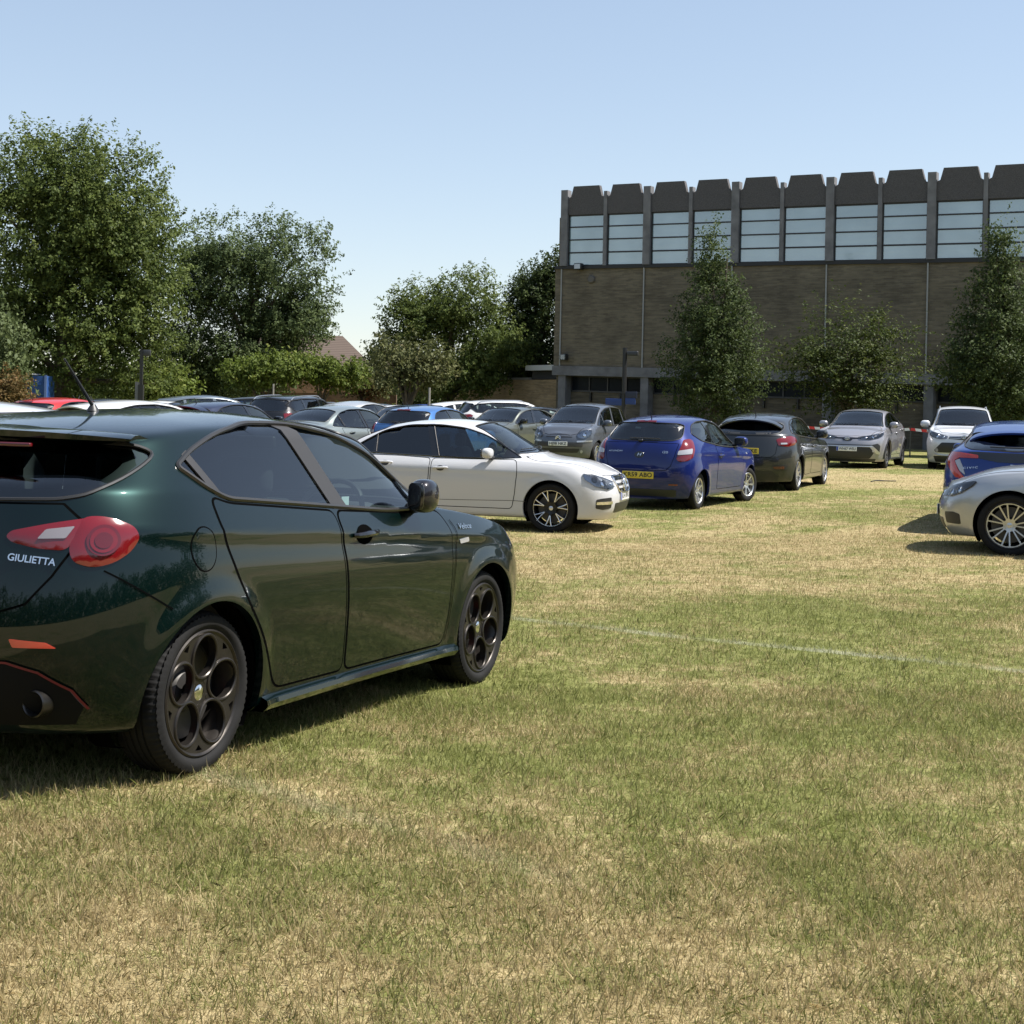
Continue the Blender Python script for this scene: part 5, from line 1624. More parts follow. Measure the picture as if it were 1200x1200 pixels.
def setup_light(sun=4., sky=.12, elev=56, az=93):
    w = bpy.data.worlds.new('World'); scene.world = w; w.use_nodes = True
    N = w.node_tree.nodes; L = w.node_tree.links
    sk = N.new('ShaderNodeTexSky'); sk.sky_type = 'NISHITA'; sk.sun_disc = False
    sk.sun_elevation = R(elev); sk.sun_rotation = R(az)
    sk.air_density = 1.0; sk.dust_density = .25; sk.ozone_density = 1.0; sk.altitude = 50
    tint = N.new('ShaderNodeMix'); tint.data_type = 'RGBA'; tint.blend_type = 'MULTIPLY'; tint.inputs[0].default_value = 1
    tint.inputs[7].default_value = (.376, .381, .402, 1)
    L.new(sk.outputs[0], tint.inputs[6]); gm = N.new('ShaderNodeGamma'); gm.inputs['Gamma'].default_value = .63
    L.new(tint.outputs[2], gm.inputs[0])
    up = N.new('ShaderNodeMix'); up.data_type = 'RGBA'; up.blend_type = 'MULTIPLY'; up.inputs[0].default_value = 1; up.inputs[7].default_value = (2.6, 2.6, 2.6, 1)
    L.new(gm.outputs[0], up.inputs[6]); L.new(up.outputs[2], N['Background'].inputs[0]); N['Background'].inputs[1].default_value = sky
    s = bpy.data.lights.new('sun', 'SUN'); s.energy = sun; s.angle = R(.53); s.color = (1, .965, .91)
    so = link(bpy.data.objects.new('sun', s))
    a = R(az)
    to_sun = Vector((math.sin(a)*math.cos(R(elev)), math.cos(a)*math.cos(R(elev)), math.sin(R(elev))))
    so.rotation_euler = to_sun.to_track_quat('Z', 'Y').to_euler()
    so.location = (20, 0, 30)
    scene.view_settings.view_transform = 'Standard'; scene.view_settings.look = 'None'
    scene.view_settings.gamma = 1; scene.view_settings.exposure = 1.15
    scene.render.engine = 'CYCLES'
    scene.cycles.use_denoising = True
    scene.cycles.max_bounces = 8; scene.cycles.transparent_max_bounces = 16
    scene.cycles.diffuse_bounces = 3; scene.cycles.glossy_bounces = 4; scene.cycles.caustics_reflective = False; scene.cycles.caustics_refractive = False
# ------------------------------------------------------------------ ground and grass
def field_nodes(N, L, blade=False):
    """colour of the lawn from its world position: green patches, straw patches, worn white pitch lines"""
    geo = N.new('ShaderNodeNewGeometry')
    pos = geo.outputs['Position']
    sep = N.new('ShaderNodeSeparateXYZ'); L.new(pos, sep.inputs[0])
    def math_(op, a, b=None, c=None):
        m = N.new('ShaderNodeMath'); m.operation = op
        for i, v in enumerate((a, b, c)):
            if v is None: continue
            if hasattr(v, 'node') or hasattr(v, 'links'): L.new(v, m.inputs[i])
            else: m.inputs[i].default_value = v
        return m.outputs[0]
    def noise(scale, detail=4, rough=.55, stretch=None):
        n = N.new('ShaderNodeTexNoise'); n.inputs['Scale'].default_value = scale; n.inputs['Detail'].default_value = detail; n.inputs['Roughness'].default_value = rough
        if stretch:
            mp = N.new('ShaderNodeMapping'); mp.inputs['Scale'].default_value = stretch; L.new(pos, mp.inputs['Vector']); L.new(mp.outputs[0], n.inputs['Vector'])
        else: L.new(pos, n.inputs['Vector'])
        return n.outputs['Fac']
    def ramp(v, a, b, lo=0., hi=1.):
        m = N.new('ShaderNodeMapRange'); m.interpolation_type = 'SMOOTHSTEP'
        for i, q in enumerate((a, b, lo, hi)): m.inputs[i+1].default_value = q
        L.new(v, m.inputs[0]); return m.outputs[0]
    # dryness along the view depth: near straw, middle green, a straw band, green again, track
    fc = N.new('ShaderNodeFloatCurve')
    cv = fc.mapping.curves[0]
    pts = [(0, .78), (3.2, .76), (4.1, .66), (5.0, .50), (6.2, .36), (8, .30), (10, .30), (11.5, .42), (13, .64), (15, .75), (18, .73), (20.5, .60), (23, .44), (27, .42), (29, .60), (31, .86), (34.5, .82), (36.5, .40), (45, .35), (60, .4)]
    while len(cv.points) < len(pts): cv.points.new(.5, .5)
    for p, (y, v) in zip(cv.points, pts): p.location = (y/60, v)
    fc.mapping.update()
    yw = math_('ADD', sep.outputs['Y'], math_('MULTIPLY', math_('SUBTRACT', noise(.22, 3), .5), 4.0))
    L.new(math_('MULTIPLY', yw, 1/60), fc.inputs['Value'])
    base = fc.outputs[0]
    dry = math_('ADD', base, math_('MULTIPLY', math_('SUBTRACT', noise(.7, 5), .5), 2.1))
    dry = math_('ADD', dry, math_('MULTIPLY', math_('SUBTRACT', noise(3.2, 4), .5), 1.4))
    # worn pitch lines through two points each: distance in the ground plane
    def line(x0, y0, x1, y1, w, gain):
        dx, dy = x1-x0, y1-y0; l = math.hypot(dx, dy); nx, ny = -dy/l, dx/l
        d = math_('ADD', math_('MULTIPLY', sep.outputs['X'], nx), math_('ADD', math_('MULTIPLY', sep.outputs['Y'], ny), -(nx*x0+ny*y0)))
        d = math_('ABSOLUTE', math_('ADD', d, math_('MULTIPLY', math_('SUBTRACT', noise(2.0, 3), .5), w*1.1)))
        return math_('MULTIPLY', ramp(d, w, w*.35), math_('MULTIPLY', ramp(noise(1.1, 5), .30, .55), gain))
    chalk = math_('MAXIMUM', line(.093, 10.43, 2.65, 8.9, .085, .34), math_('MULTIPLY', line(-1.3, 5.75, .02, 4.75, .09, .14), ramp(sep.outputs['X'], .5, -.2)))
    chalk = math_('MULTIPLY', chalk, ramp(sep.outputs['X'], 4.0, 2.6))
    return dict(dry=dry, chalk=chalk, math=math_, noise=noise, ramp=ramp, pos=pos)

def field_mat(name, blade):
    m = bpy.data.materials.new(name); N, L = nodes(m); b = N['Principled BSDF']
    f = field_nodes(N, L)
    mr = f['ramp']
    def mix(fac, a, c):
        x = N.new('ShaderNodeMix'); x.data_type = 'RGBA'
        for i, v in ((6, a), (7, c)):
            if isinstance(v, tuple): x.inputs[i].default_value = (*v, 1)
            else: L.new(v, x.inputs[i])
        L.new(fac, x.inputs[0]); return x.outputs[2]
    if blade:
        at = N.new('ShaderNodeAttribute'); at.attribute_name = 'rnd'
        r = at.outputs['Fac']
        d = f['math']('ADD', f['dry'], f['math']('MULTIPLY', f['math']('SUBTRACT', r, .5), 1.1))
        fac = mr(d, .25, .85)
        at2 = N.new('ShaderNodeAttribute'); at2.attribute_name = 'rnd2'
        g = mix(at2.outputs['Fac'], GREEN_A, GREEN_B)
        s = mix(at2.outputs['Fac'], STRAW_A, STRAW_B)
        c = mix(fac, g, s)
        c = mix(f['chalk'], c, (.50, .49, .42))
        L.new(c, b.inputs['Base Color']); setp_rough = .6
        b.inputs['Roughness'].default_value = .55
        b.inputs['Specular IOR Level'].default_value = .25
        out = N['Material Output']
        tr = N.new('ShaderNodeBsdfTranslucent'); L.new(c, tr.inputs[0])
        mx = N.new('ShaderNodeMixShader'); mx.inputs[0].default_value = .42
        L.new(b.outputs[0], mx.inputs[1]); L.new(tr.outputs[0], mx.inputs[2]); L.new(mx.outputs[0], out.inputs['Surface'])
    else:
        fine = f['noise'](38, 5, .65)
        fine2 = f['noise'](9, 4, .6)
        d = f['math']('ADD', f['dry'], f['math']('MULTIPLY', f['math']('SUBTRACT', fine, .5), 1.6))
        fac = mr(d, .25, .85)
        fm = mr(fine2, .3, .7)
        g = mix(fm, tuple(q*.75 for q in GREEN_A), tuple(q*.85 for q in GREEN_B))
        s = mix(fm, tuple(q*.75 for q in STRAW_A), tuple(q*.9 for q in STRAW_B))
        c = mix(fac, g, s)
        c = mix(f['chalk'], c, (.40, .39, .33))
        L.new(c, b.inputs['Base Color']); b.inputs['Roughness'].default_value = .95
        b.inputs['Specular IOR Level'].default_value = .1
        bp = N.new('ShaderNodeBump'); bp.inputs['Strength'].default_value = .7; bp.inputs['Distance'].default_value = .03
        L.new(f['noise'](55, 4, .7), bp.inputs['Height']); L.new(bp.outputs[0], b.inputs['Normal'])
    return m

GREEN_A = (.135, .155, .036); GREEN_B = (.250, .250, .088)
STRAW_A = (.300, .230, .112); STRAW_B = (.460, .370, .198)

def build_ground():
    xs = np.concatenate([[-400, -200, -120, -80], np.linspace(-60, 60, 121), [80, 120, 200, 400]])
    ys = np.concatenate([[-60, -20, -8], np.linspace(-2, 44, 100), np.linspace(45, 100, 28), [120, 160, 250, 400, 700]])
    X, Y = np.meshgrid(xs, ys)
    Z = ground_z(X.ravel(), Y.ravel())
    V = np.stack([X.ravel(), Y.ravel(), Z], 1); n = len(xs)
    F = [(j*n+i, j*n+i+1, (j+1)*n+i+1, (j+1)*n+i) for j in range(len(ys)-1) for i in range(n-1)]
    o = mesh_obj('ground', V, F, field_mat('lawn_soil', False)); o['kind'] = 'structure'
    return o

def fast_mesh(name, V, tris_per, mat, attrs=None, quads=False):
    """V: (n, k, 3) separate faces of k corners"""
    n, k = V.shape[:2]
    me = bpy.data.meshes.new(name)
    me.vertices.add(n*k); me.vertices.foreach_set('co', V.reshape(-1).astype(np.float32))
    me.loops.add(n*k); me.loops.foreach_set('vertex_index', np.arange(n*k, dtype=np.int32))
    me.polygons.add(n); me.polygons.foreach_set('loop_start', np.arange(0, n*k, k, dtype=np.int32))
    try: me.polygons.foreach_set('loop_total', np.full(n, k, np.int32))
    except Exception: pass
    for an, av in (attrs or {}).items():
        a = me.attributes.new(an, 'FLOAT', 'FACE'); a.data.foreach_set('value', av.astype(np.float32))
    me.update(calc_edges=True)
    me.materials.append(mat)
    o = bpy.data.objects.new(name, me); link(o)
    return o

def build_grass(seed=3):
    r = np.random.default_rng(seed)
    bands = [(1.6, 5.0, 15000), (5.0, 8.0, 8500), (8.0, 12.0, 3600), (12.0, 18, 2300), (18, 27, 950), (27, 42, 300)]
    P = []; S = []
    for y0, y1, dens in bands:
        w0 = y1*.37 + 1.6
        area = 2*w0*(y1-y0); n = int(area*dens)
        x = r.uniform(-w0, w0, n); y = r.uniform(y0, y1, n)
        k = np.abs(x) < y*.37 + 1.6
        P.append(np.stack([x[k], y[k]], 1)); S.append(np.full(k.sum(), {1.6: 1., 5.0: 1.1, 8.0: 1.3, 12.0: 1.45, 18: 1.8, 27: 2.4}[y0]))
    P = np.concatenate(P); S = np.concatenate(S); n = len(P)
    z = ground_z(P[:, 0], P[:, 1])
    # clumps: denser and taller where a low frequency wave says so
    cl = .5 + .5*np.sin(P[:, 0]*5.1 + 2*np.sin(P[:, 1]*3.3))*np.sin(P[:, 1]*4.7 + 2*np.sin(P[:, 0]*2.9))
    h = r.gamma(5, .0058, n)*(.75 + .5*cl) + .008
    h = np.clip(h, .010, .075)*np.interp(P[:, 1], [9, 16, 30], [1., .72, .62])
    az = r.uniform(0, 2*math.pi, n); lean = np.abs(r.normal(0, .75, n)) + .15
    lean = np.clip(lean, 0, 1.45)
    w = r.uniform(.0009, .0021, n)*S
    d = np.stack([np.cos(az)*np.sin(lean), np.sin(az)*np.sin(lean), np.cos(lean)], 1)
    sa = r.uniform(0, 2*math.pi, n)
    side = np.stack([np.cos(sa), np.sin(sa), 0*az], 1)
    base = np.stack([P[:, 0], P[:, 1], z - .004], 1)
    tip = base + d*(h*np.where(S > 1.5, 1.15, 1.))[:, None]
    midp = base*.45 + tip*.55; midp[:, 2] += h*.10*np.sin(lean)
    V = np.stack([base - side*w[:, None], base + side*w[:, None], midp + side*(w*.75)[:, None], tip, midp - side*(w*.75)[:, None]], 1)
    o = fast_mesh('grass', V, 1, field_mat('grass_blades', True), dict(rnd=r.random(n), rnd2=r.random(n)))
    o['kind'] = 'stuff'
    return o

# ------------------------------------------------------------------ foliage
def leaf_mat(name, dark, light, trans=.35, yellow=None):
    m = bpy.data.materials.new(name); N, L = nodes(m); b = N['Principled BSDF']
    at = N.new('ShaderNodeAttribute'); at.attribute_name = 'rnd'
    cr = N.new('ShaderNodeValToRGB'); e = cr.color_ramp.elements
    e[0].position = 0; e[0].color = (*dark, 1); e[1].position = .8; e[1].color = (*light, 1)
    x = e.new(1.0); x.color = (*(yellow or [c*1.25 for c in light]), 1)
    L.new(at.outputs['Fac'], cr.inputs[0]); L.new(cr.outputs[0], b.inputs['Base Color'])
    b.inputs['Roughness'].default_value = .6; b.inputs['Specular IOR Level'].default_value = .18
    tr = N.new('ShaderNodeBsdfTranslucent'); L.new(cr.outputs[0], tr.inputs[0])
    mx = N.new('ShaderNodeMixShader'); mx.inputs[0].default_value = trans
    L.new(b.outputs[0], mx.inputs[1]); L.new(tr.outputs[0], mx.inputs[2]); L.new(mx.outputs[0], N['Material Output'].inputs['Surface'])
    return m

BARK = None
def crown_points(r, blobs, n_twig):
    """twig centres on and in a set of ellipsoids (x, y, z, rx, ry, rz)"""
    B = np.array(blobs, float)
    w = (B[:, 3]*B[:, 5] + B[:, 3]*B[:, 4]); w /= w.sum()
    k = r.choice(len(B), n_twig, p=w)
    d = r.normal(size=(n_twig, 3)); d /= np.linalg.norm(d, axis=1)[:, None]
    rad = np.where(r.random(n_twig) < .72, r.uniform(.82, 1.06, n_twig), r.uniform(.35, .85, n_twig))
    return B[k, :3] + d*B[k, 3:6]*rad[:, None], d

def make_crown(name, blobs, n_twig, per, leaf, mat, parent, seed, spread=.35, droop=.1, flat=.0, aspect=.55, gaps=.55, spray=1.9):
    r = np.random.default_rng(seed)
    C, D = crown_points(r, blobs, n_twig)
    # thin the twigs by a slow wave so that the crown opens into gaps and clumps
    B_ = np.array(blobs); f = 2.6/max(.25, np.median(B_[:, 5]))
    q = C*f + r.uniform(0, 6, 3)
    wv = np.sin(q[:, 0] + 1.3*np.sin(q[:, 2]*.9)) + np.sin(q[:, 1]*1.1 + 1.1*np.sin(q[:, 0]*.8)) + np.sin(q[:, 2]*1.2 + 1.2*np.sin(q[:, 1]))
    keep = r.random(n_twig) < np.clip(.86 + gaps*wv*.40, .05, 1)
    C = C[keep]; D = D[keep]; n_twig = len(C)
    n = n_twig*per
    ci = np.repeat(np.arange(n_twig), per)
    tone = r.random(n_twig)
    # each twig is a spray of leaves along an outward, slightly rising line
    T = D*1.0 + r.normal(size=(n_twig, 3))*.35 + np.array([0, 0, .28*(1-flat) - .05])
    T[:, 2] *= (1-.55*flat)
    T /= np.linalg.norm(T, axis=1)[:, None]
    along = r.uniform(-.55, 1., n)
    ln = spread*spray*r.uniform(.6, 1.5, n_twig)
    off = T[ci]*(along*ln[ci])[:, None] + r.normal(size=(n, 3))*(spread*.42*(1.15-.75*np.clip(along, 0, 1)))[:, None]*np.array([1, 1, 1-.65*flat])
    P = C[ci] + off
    P[:, 2] = np.maximum(P[:, 2], .05)
    nrm = D[ci]*.9 + r.normal(size=(n, 3))*.75 + np.array([0, 0, .55 + flat])
    nrm /= np.linalg.norm(nrm, axis=1)[:, None]
    a = np.cross(nrm, r.normal(size=(n, 3))); a /= np.linalg.norm(a, axis=1)[:, None]
    a[:, 2] -= droop; 
    b = np.cross(nrm, a)
    s = leaf*r.uniform(.6, 1.35, n)
    a *= s[:, None]; b *= (s*aspect)[:, None]
    fold = nrm*(s*.12)[:, None]
    V = np.stack([P - a*.5, P + b*.5 + fold, P + a*.5, P - b*.5 + fold], 1)
    rnd = np.clip(.55*tone[ci] + .45*r.random(n), 0, 1)
    o = fast_mesh(name, V, 1, mat, dict(rnd=rnd))
    o.parent = parent
    return o

def make_trunk(parent, h, r0, limbs, seed, top=None, name='trunk', stems=1):
    rr = random.Random(seed)
    m = MB()
    for st in range(stems):
        lean = (rr.uniform(-.06, .06)*h, rr.uniform(-.06, .06)*h) if stems == 1 else (rr.uniform(-.25, .25)*h, rr.uniform(-.2, .2)*h)
        pts = [(0, 0, -.1), (lean[0]*.2, lean[1]*.2, h*.25), (lean[0]*.6, lean[1]*.6, h*.6), (lean[0], lean[1], h)]
        sp = spline(pts, 5)
        m.tube(sp, [r0*(1.25 - 1.0*i/(len(sp)-1))/(1 if stems == 1 else 1.5) for i in range(len(sp))], 9)
    for (bx, by, bz, z0) in limbs:
        p0 = (lean[0]*z0/h, lean[1]*z0/h, z0)
        mid = (bx*.45, by*.45, z0 + (bz-z0)*.62)
        sp = spline([p0, mid, (bx, by, bz)], 6)
        m.tube(sp, [r0*.42*(1-.85*i/(len(sp)-1)) + .008 for i in range(len(sp))], 6)
    return m.build(name, BARK, parent)

def blob_fill(r, env, n, rmin, rmax):
    """sub-blobs scattered through an envelope of ellipsoids, for an uneven outline"""
    out = [(x, y, z, rx*.86, ry*.86, rz*.88) for (x, y, z, rx, ry, rz) in env]
    for (x, y, z, rx, ry, rz) in env:
        k = max(3, int(n*rx*rz/sum(e[3]*e[5] for e in env)))
        for _ in range(k):
            d = r.normal(size=3); d /= np.linalg.norm(d)
            q = r.uniform(.45, .92)
            rad = r.uniform(rmin, rmax)
            out.append((x + d[0]*(rx-rad*.6)*q, y + d[1]*(ry-rad*.6)*q, z + d[2]*(rz-rad*.6)*q, rad*r.uniform(.9, 1.3), rad, rad*r.uniform(.65, .95)))
    return out

def tree(name, label, loc, env, nblob, rb, n_twig, per, leaf, mat, trunk, seed, group=None, cat='tree', **kw):
    """env: envelope ellipsoids relative to the base. trunk: (height, radius, number of limbs, stems)"""
    r = np.random.default_rng(seed)
    root = empty(name, (loc[0], loc[1], float(ground_z(loc[0], loc[1]))))
    tag(root, label, cat, group)
    blobs = blob_fill(r, env, nblob, *rb)
    make_crown('crown', blobs, n_twig, per, leaf, mat, root, seed+1, **kw)
    if trunk:
        h, r0, nl, st = trunk
        limbs = []
        idx = r.choice(len(blobs), min(nl, len(blobs)), replace=False)
        for i in idx:
            b = blobs[i]; limbs.append((b[0], b[1], b[2], min(h*.95, max(h*.25, b[2]*.45))))
        make_trunk(root, h, r0, limbs, seed, stems=st)
    return root
# ------------------------------------------------------------------ building
def brick_mat(name, c1, c2, mortar, scale=1., stain=.35):
    m = bpy.data.materials.new(name); N, L = nodes(m); b = N['Principled BSDF']
    tc = N.new('ShaderNodeTexCoord'); mp = N.new('ShaderNodeMapping'); L.new(tc.outputs['Object'], mp.inputs['Vector'])
    mp.inputs['Rotation'].default_value = (R(-90), 0, 0)
    br = N.new('ShaderNodeTexBrick'); L.new(mp.outputs[0], br.inputs['Vector'])
    br.inputs['Scale'].default_value = 1.0/scale
    br.inputs['Brick Width'].default_value = .225; br.inputs['Row Height'].default_value = .075; br.inputs['Mortar Size'].default_value = .007
    br.inputs['Color1'].default_value = (*c1, 1); br.inputs['Color2'].default_value = (*c2, 1); br.inputs['Mortar'].default_value = (*mortar, 1)
    br.inputs['Bias'].default_value = -.2
    nz = N.new('ShaderNodeTexNoise'); nz.inputs['Scale'].default_value = .7; nz.inputs['Detail'].default_value = 8; L.new(tc.outputs['Object'], nz.inputs['Vector'])
    mp2 = N.new('ShaderNodeMapping'); mp2.inputs['Scale'].default_value = (.35, 1, 3.5); L.new(tc.outputs['Object'], mp2.inputs['Vector'])
    n2 = N.new('ShaderNodeTexNoise'); n2.inputs['Scale'].default_value = 3.; n2.inputs['Detail'].default_value = 5; L.new(mp2.outputs[0], n2.inputs['Vector'])
    ad = N.new('ShaderNodeMath'); ad.operation = 'ADD'; L.new(nz.outputs['Fac'], ad.inputs[0]); L.new(n2.outputs['Fac'], ad.inputs[1])
    mr = N.new('ShaderNodeMapRange'); mr.inputs[1].default_value = .75; mr.inputs[2].default_value = 1.3; mr.inputs[3].default_value = 1-stain; mr.inputs[4].default_value = 1+stain
    L.new(ad.outputs[0], mr.inputs[0])
    mx = N.new('ShaderNodeMix'); mx.data_type = 'RGBA'; mx.blend_type = 'MULTIPLY'; mx.inputs[0].default_value = 1
    L.new(br.outputs['Color'], mx.inputs[6]); L.new(mr.outputs[0], mx.inputs[7])
    L.new(mx.outputs[2], b.inputs['Base Color']); b.inputs['Roughness'].default_value = .9
    bp = N.new('ShaderNodeBump'); bp.inputs['Strength'].default_value = .4; bp.inputs['Distance'].default_value = .01
    L.new(br.outputs['Fac'], bp.inputs['Height']); bp.invert = True; L.new(bp.outputs[0], b.inputs['Normal'])
    return m

def build_hall():
    brick = brick_mat('buff_brick', (.150, .124, .083), (.105, .086, .060), (.130, .115, .092))
    conc = pbr('weathered_concrete', (.155, .152, .158), .85, noise=(2.2, .25), bump=(30, .2, .01))
    dconc = pbr('dark_exposed_aggregate', (.082, .077, .078), .9, noise=(60, .5), bump=(90, .4, .01))
    frame = M['black']
    pane = bpy.data.materials.new('sky_reflection_glazing'); N, L = nodes(pane); b = N['Principled BSDF']
    setp(b, color=(.17, .27, .31), rough=.06, spec=.9); b.inputs['Specular IOR Level'].default_value = 1.0; b.inputs['IOR'].default_value = 2.0
    tc = N.new('ShaderNodeTexCoord'); mp = N.new('ShaderNodeMapping'); mp.inputs['Scale'].default_value = (.3, .3, 6); L.new(tc.outputs['Object'], mp.inputs[0])
    nz = N.new('ShaderNodeTexNoise'); nz.inputs['Scale'].default_value = 1.2; L.new(mp.outputs[0], nz.inputs[0])
    n3 = N.new('ShaderNodeTexNoise'); n3.inputs['Scale'].default_value = .45; n3.inputs['Detail'].default_value = 2; L.new(tc.outputs['Object'], n3.inputs[0])
    cr = N.new('ShaderNodeValToRGB'); cr.color_ramp.elements[0].position = .35; cr.color_ramp.elements[0].color = (.11, .19, .215, 1); cr.color_ramp.elements[1].position = .65; cr.color_ramp.elements[1].color = (.21, .31, .35, 1)  # pale blue base carries the sky's reflection, varied along the panes by noise
    L.new(n3.outputs['Fac'], cr.inputs[0]); L.new(cr.outputs[0], b.inputs['Base Color'])
    bp = N.new('ShaderNodeBump'); bp.inputs['Strength'].default_value = .02; bp.inputs['Distance'].default_value = .05; L.new(nz.outputs['Fac'], bp.inputs['Height']); L.new(bp.outputs[0], b.inputs['Normal'])
    dglass = pbr('dark_glazing', (.010, .013, .018), .25, spec=.15)
    root = empty('brick_hall', (2.26, 67.46, 0), -R(31))
    tag(root, 'long brick sports hall with a clerestory of blue windows under dark trapezoid concrete panels', 'building')
    # local: x along the front to the right, y into the building, z up
    S_ = 4.24; nb = 9; L0 = -.42; L1 = nb*S_ + .4; D = 24
    w = MB()
    w.box((L0, 0, 3.36), (L1, .3, 7.86)); w.box((L0, .3, 0), (L0+.3, D, 10.3)); w.box((L1-.3, .3, 0), (L1, D, 10.3)); w.box((L0, D-.3, 0), (L1, D, 10.3))
    w.build('wall', brick, root, False)
    r_ = MB().box((L0+.05, .35, 10.42), (L1-.05, D, 10.6)).build('roof', pbr('roof_felt', (.06, .06, .065), .9), root, False)
    inn = MB().box((L0+.31, .45, 7.9), (L1-.31, .55, 10.3)).build('inner_blind_wall', pbr('inner_blind', (.05, .06, .065), .9), root, False)
    lw = MB().box((L0+.3, .55, 0), (L1-.3, .8, 2.18)).build('lower_wall', brick, root, False)
    bd = MB(); bd.box((L0-.02, -.10, 2.93), (L1, .55, 3.36)); bd.build('concrete_band', conc, root, False)
    sl = MB(); sl.box((L0, -.09, 7.86), (L1, .30, 8.0)); sl.build('sill_course', pbr('sill_dark', (.03, .03, .032), .8), root, False)
    for k in range(nb+1):
        x = k*S_ + .05
        MB().box((x-.19, -.03, 0), (x+.19, .52, 2.93)).build('pillar', conc, root, False)
        MB().box((x-.175, -.14, 8.0), (x+.175, .22, 11.52)).build('fin', conc, root, False)
        d = MB(); d.tube([(x-.12, -.05, 3.36), (x-.12, -.05, 7.86)], .035, 8)
        d.build('drainpipe', pbr('pale_pipe', (.30, .30, .29), .6) if 'pale_pipe' not in bpy.data.materials else bpy.data.materials['pale_pipe'], root)
        if k == nb: break
        for hlf in (0, 1):
            x0 = x + (.175 if hlf == 0 else S_/2 + .085); x1 = x + (S_/2 - .085 if hlf == 0 else S_ - .175)
            if hlf == 0:
                MB().box((x+S_/2-.085, -.10, 8.0), (x+S_/2+.085, .22, 11.40)).build('fin', conc, root, False)
            # trapezoid panel
            xa, xb = x0+.005, x1-.005
            p = [(xa, 10.36), (xb, 10.36), (xb, 11.13), (xb-.13, 11.20), (xb-.26, 11.68), (xa+.26, 11.68), (xa+.13, 11.20), (xa, 11.13)]
            MB().prism(p, -.06, .16, lambda u, v, dd: (u, dd, v)).build('parapet_panel', dconc, root, False)
            f = MB()
            for z in (8.0, 8.59, 9.18, 9.77, 10.30): f.box((x0, .015, z), (x1, .09, z + (.06 if z > 8 else .05)))
            f.box((x0, .012, 8.0), (x0+.05, .10, 10.36)); f.box((x1-.05, .012, 8.0), (x1, .10, 10.36))
            fo = f.build('window', frame, root, False)
            g = MB()
            for z in (8.05, 8.65, 9.24, 9.83): g.box((x0+.05, .05, z), (x1-.05, .06, z+.53))
            g.build('pane', pane, fo, False)
        # low strip window in the recess, with brackets below it
        f = MB(); xa, xb = x+.19, x+S_-.19
        f.box((xa, .50, 2.18), (xb, .62, 2.26)); f.box((xa, .50, 2.87), (xb, .62, 2.93))
        for t in np.linspace(0, 1, 5): f.box((xa+(xb-xa-.06)*t, .501, 2.26), (xa+(xb-xa-.06)*t+.06, .62, 2.87))
        fo = f.build('strip_window', M['dark_trim'], root, False)
        g = MB().box((xa, .56, 2.26), (xb, .58, 2.87)).build('pane', dglass, fo, False)
        for t in (.28, .68):
            xx = xa + (xb-xa)*t
            q = MB(); q.box((xx-.035, .40, 1.75), (xx+.035, .545, 2.17)); q.build('bracket', M['black'], root, False)
    done = set()
    for o in root.children_recursive:              # the hall stands on ground falling a little to its right
        if o.type == 'MESH' and o.data.name not in done:
            done.add(o.data.name)
            for v in o.data.vertices: v.co.z -= .015*v.co.x
    return root

def hall_point(s, n, z):
    a = -R(31)
    return (2.26 + s*math.cos(a) - n*math.sin(a), 67.46 + s*math.sin(a) + n*math.cos(a), z)

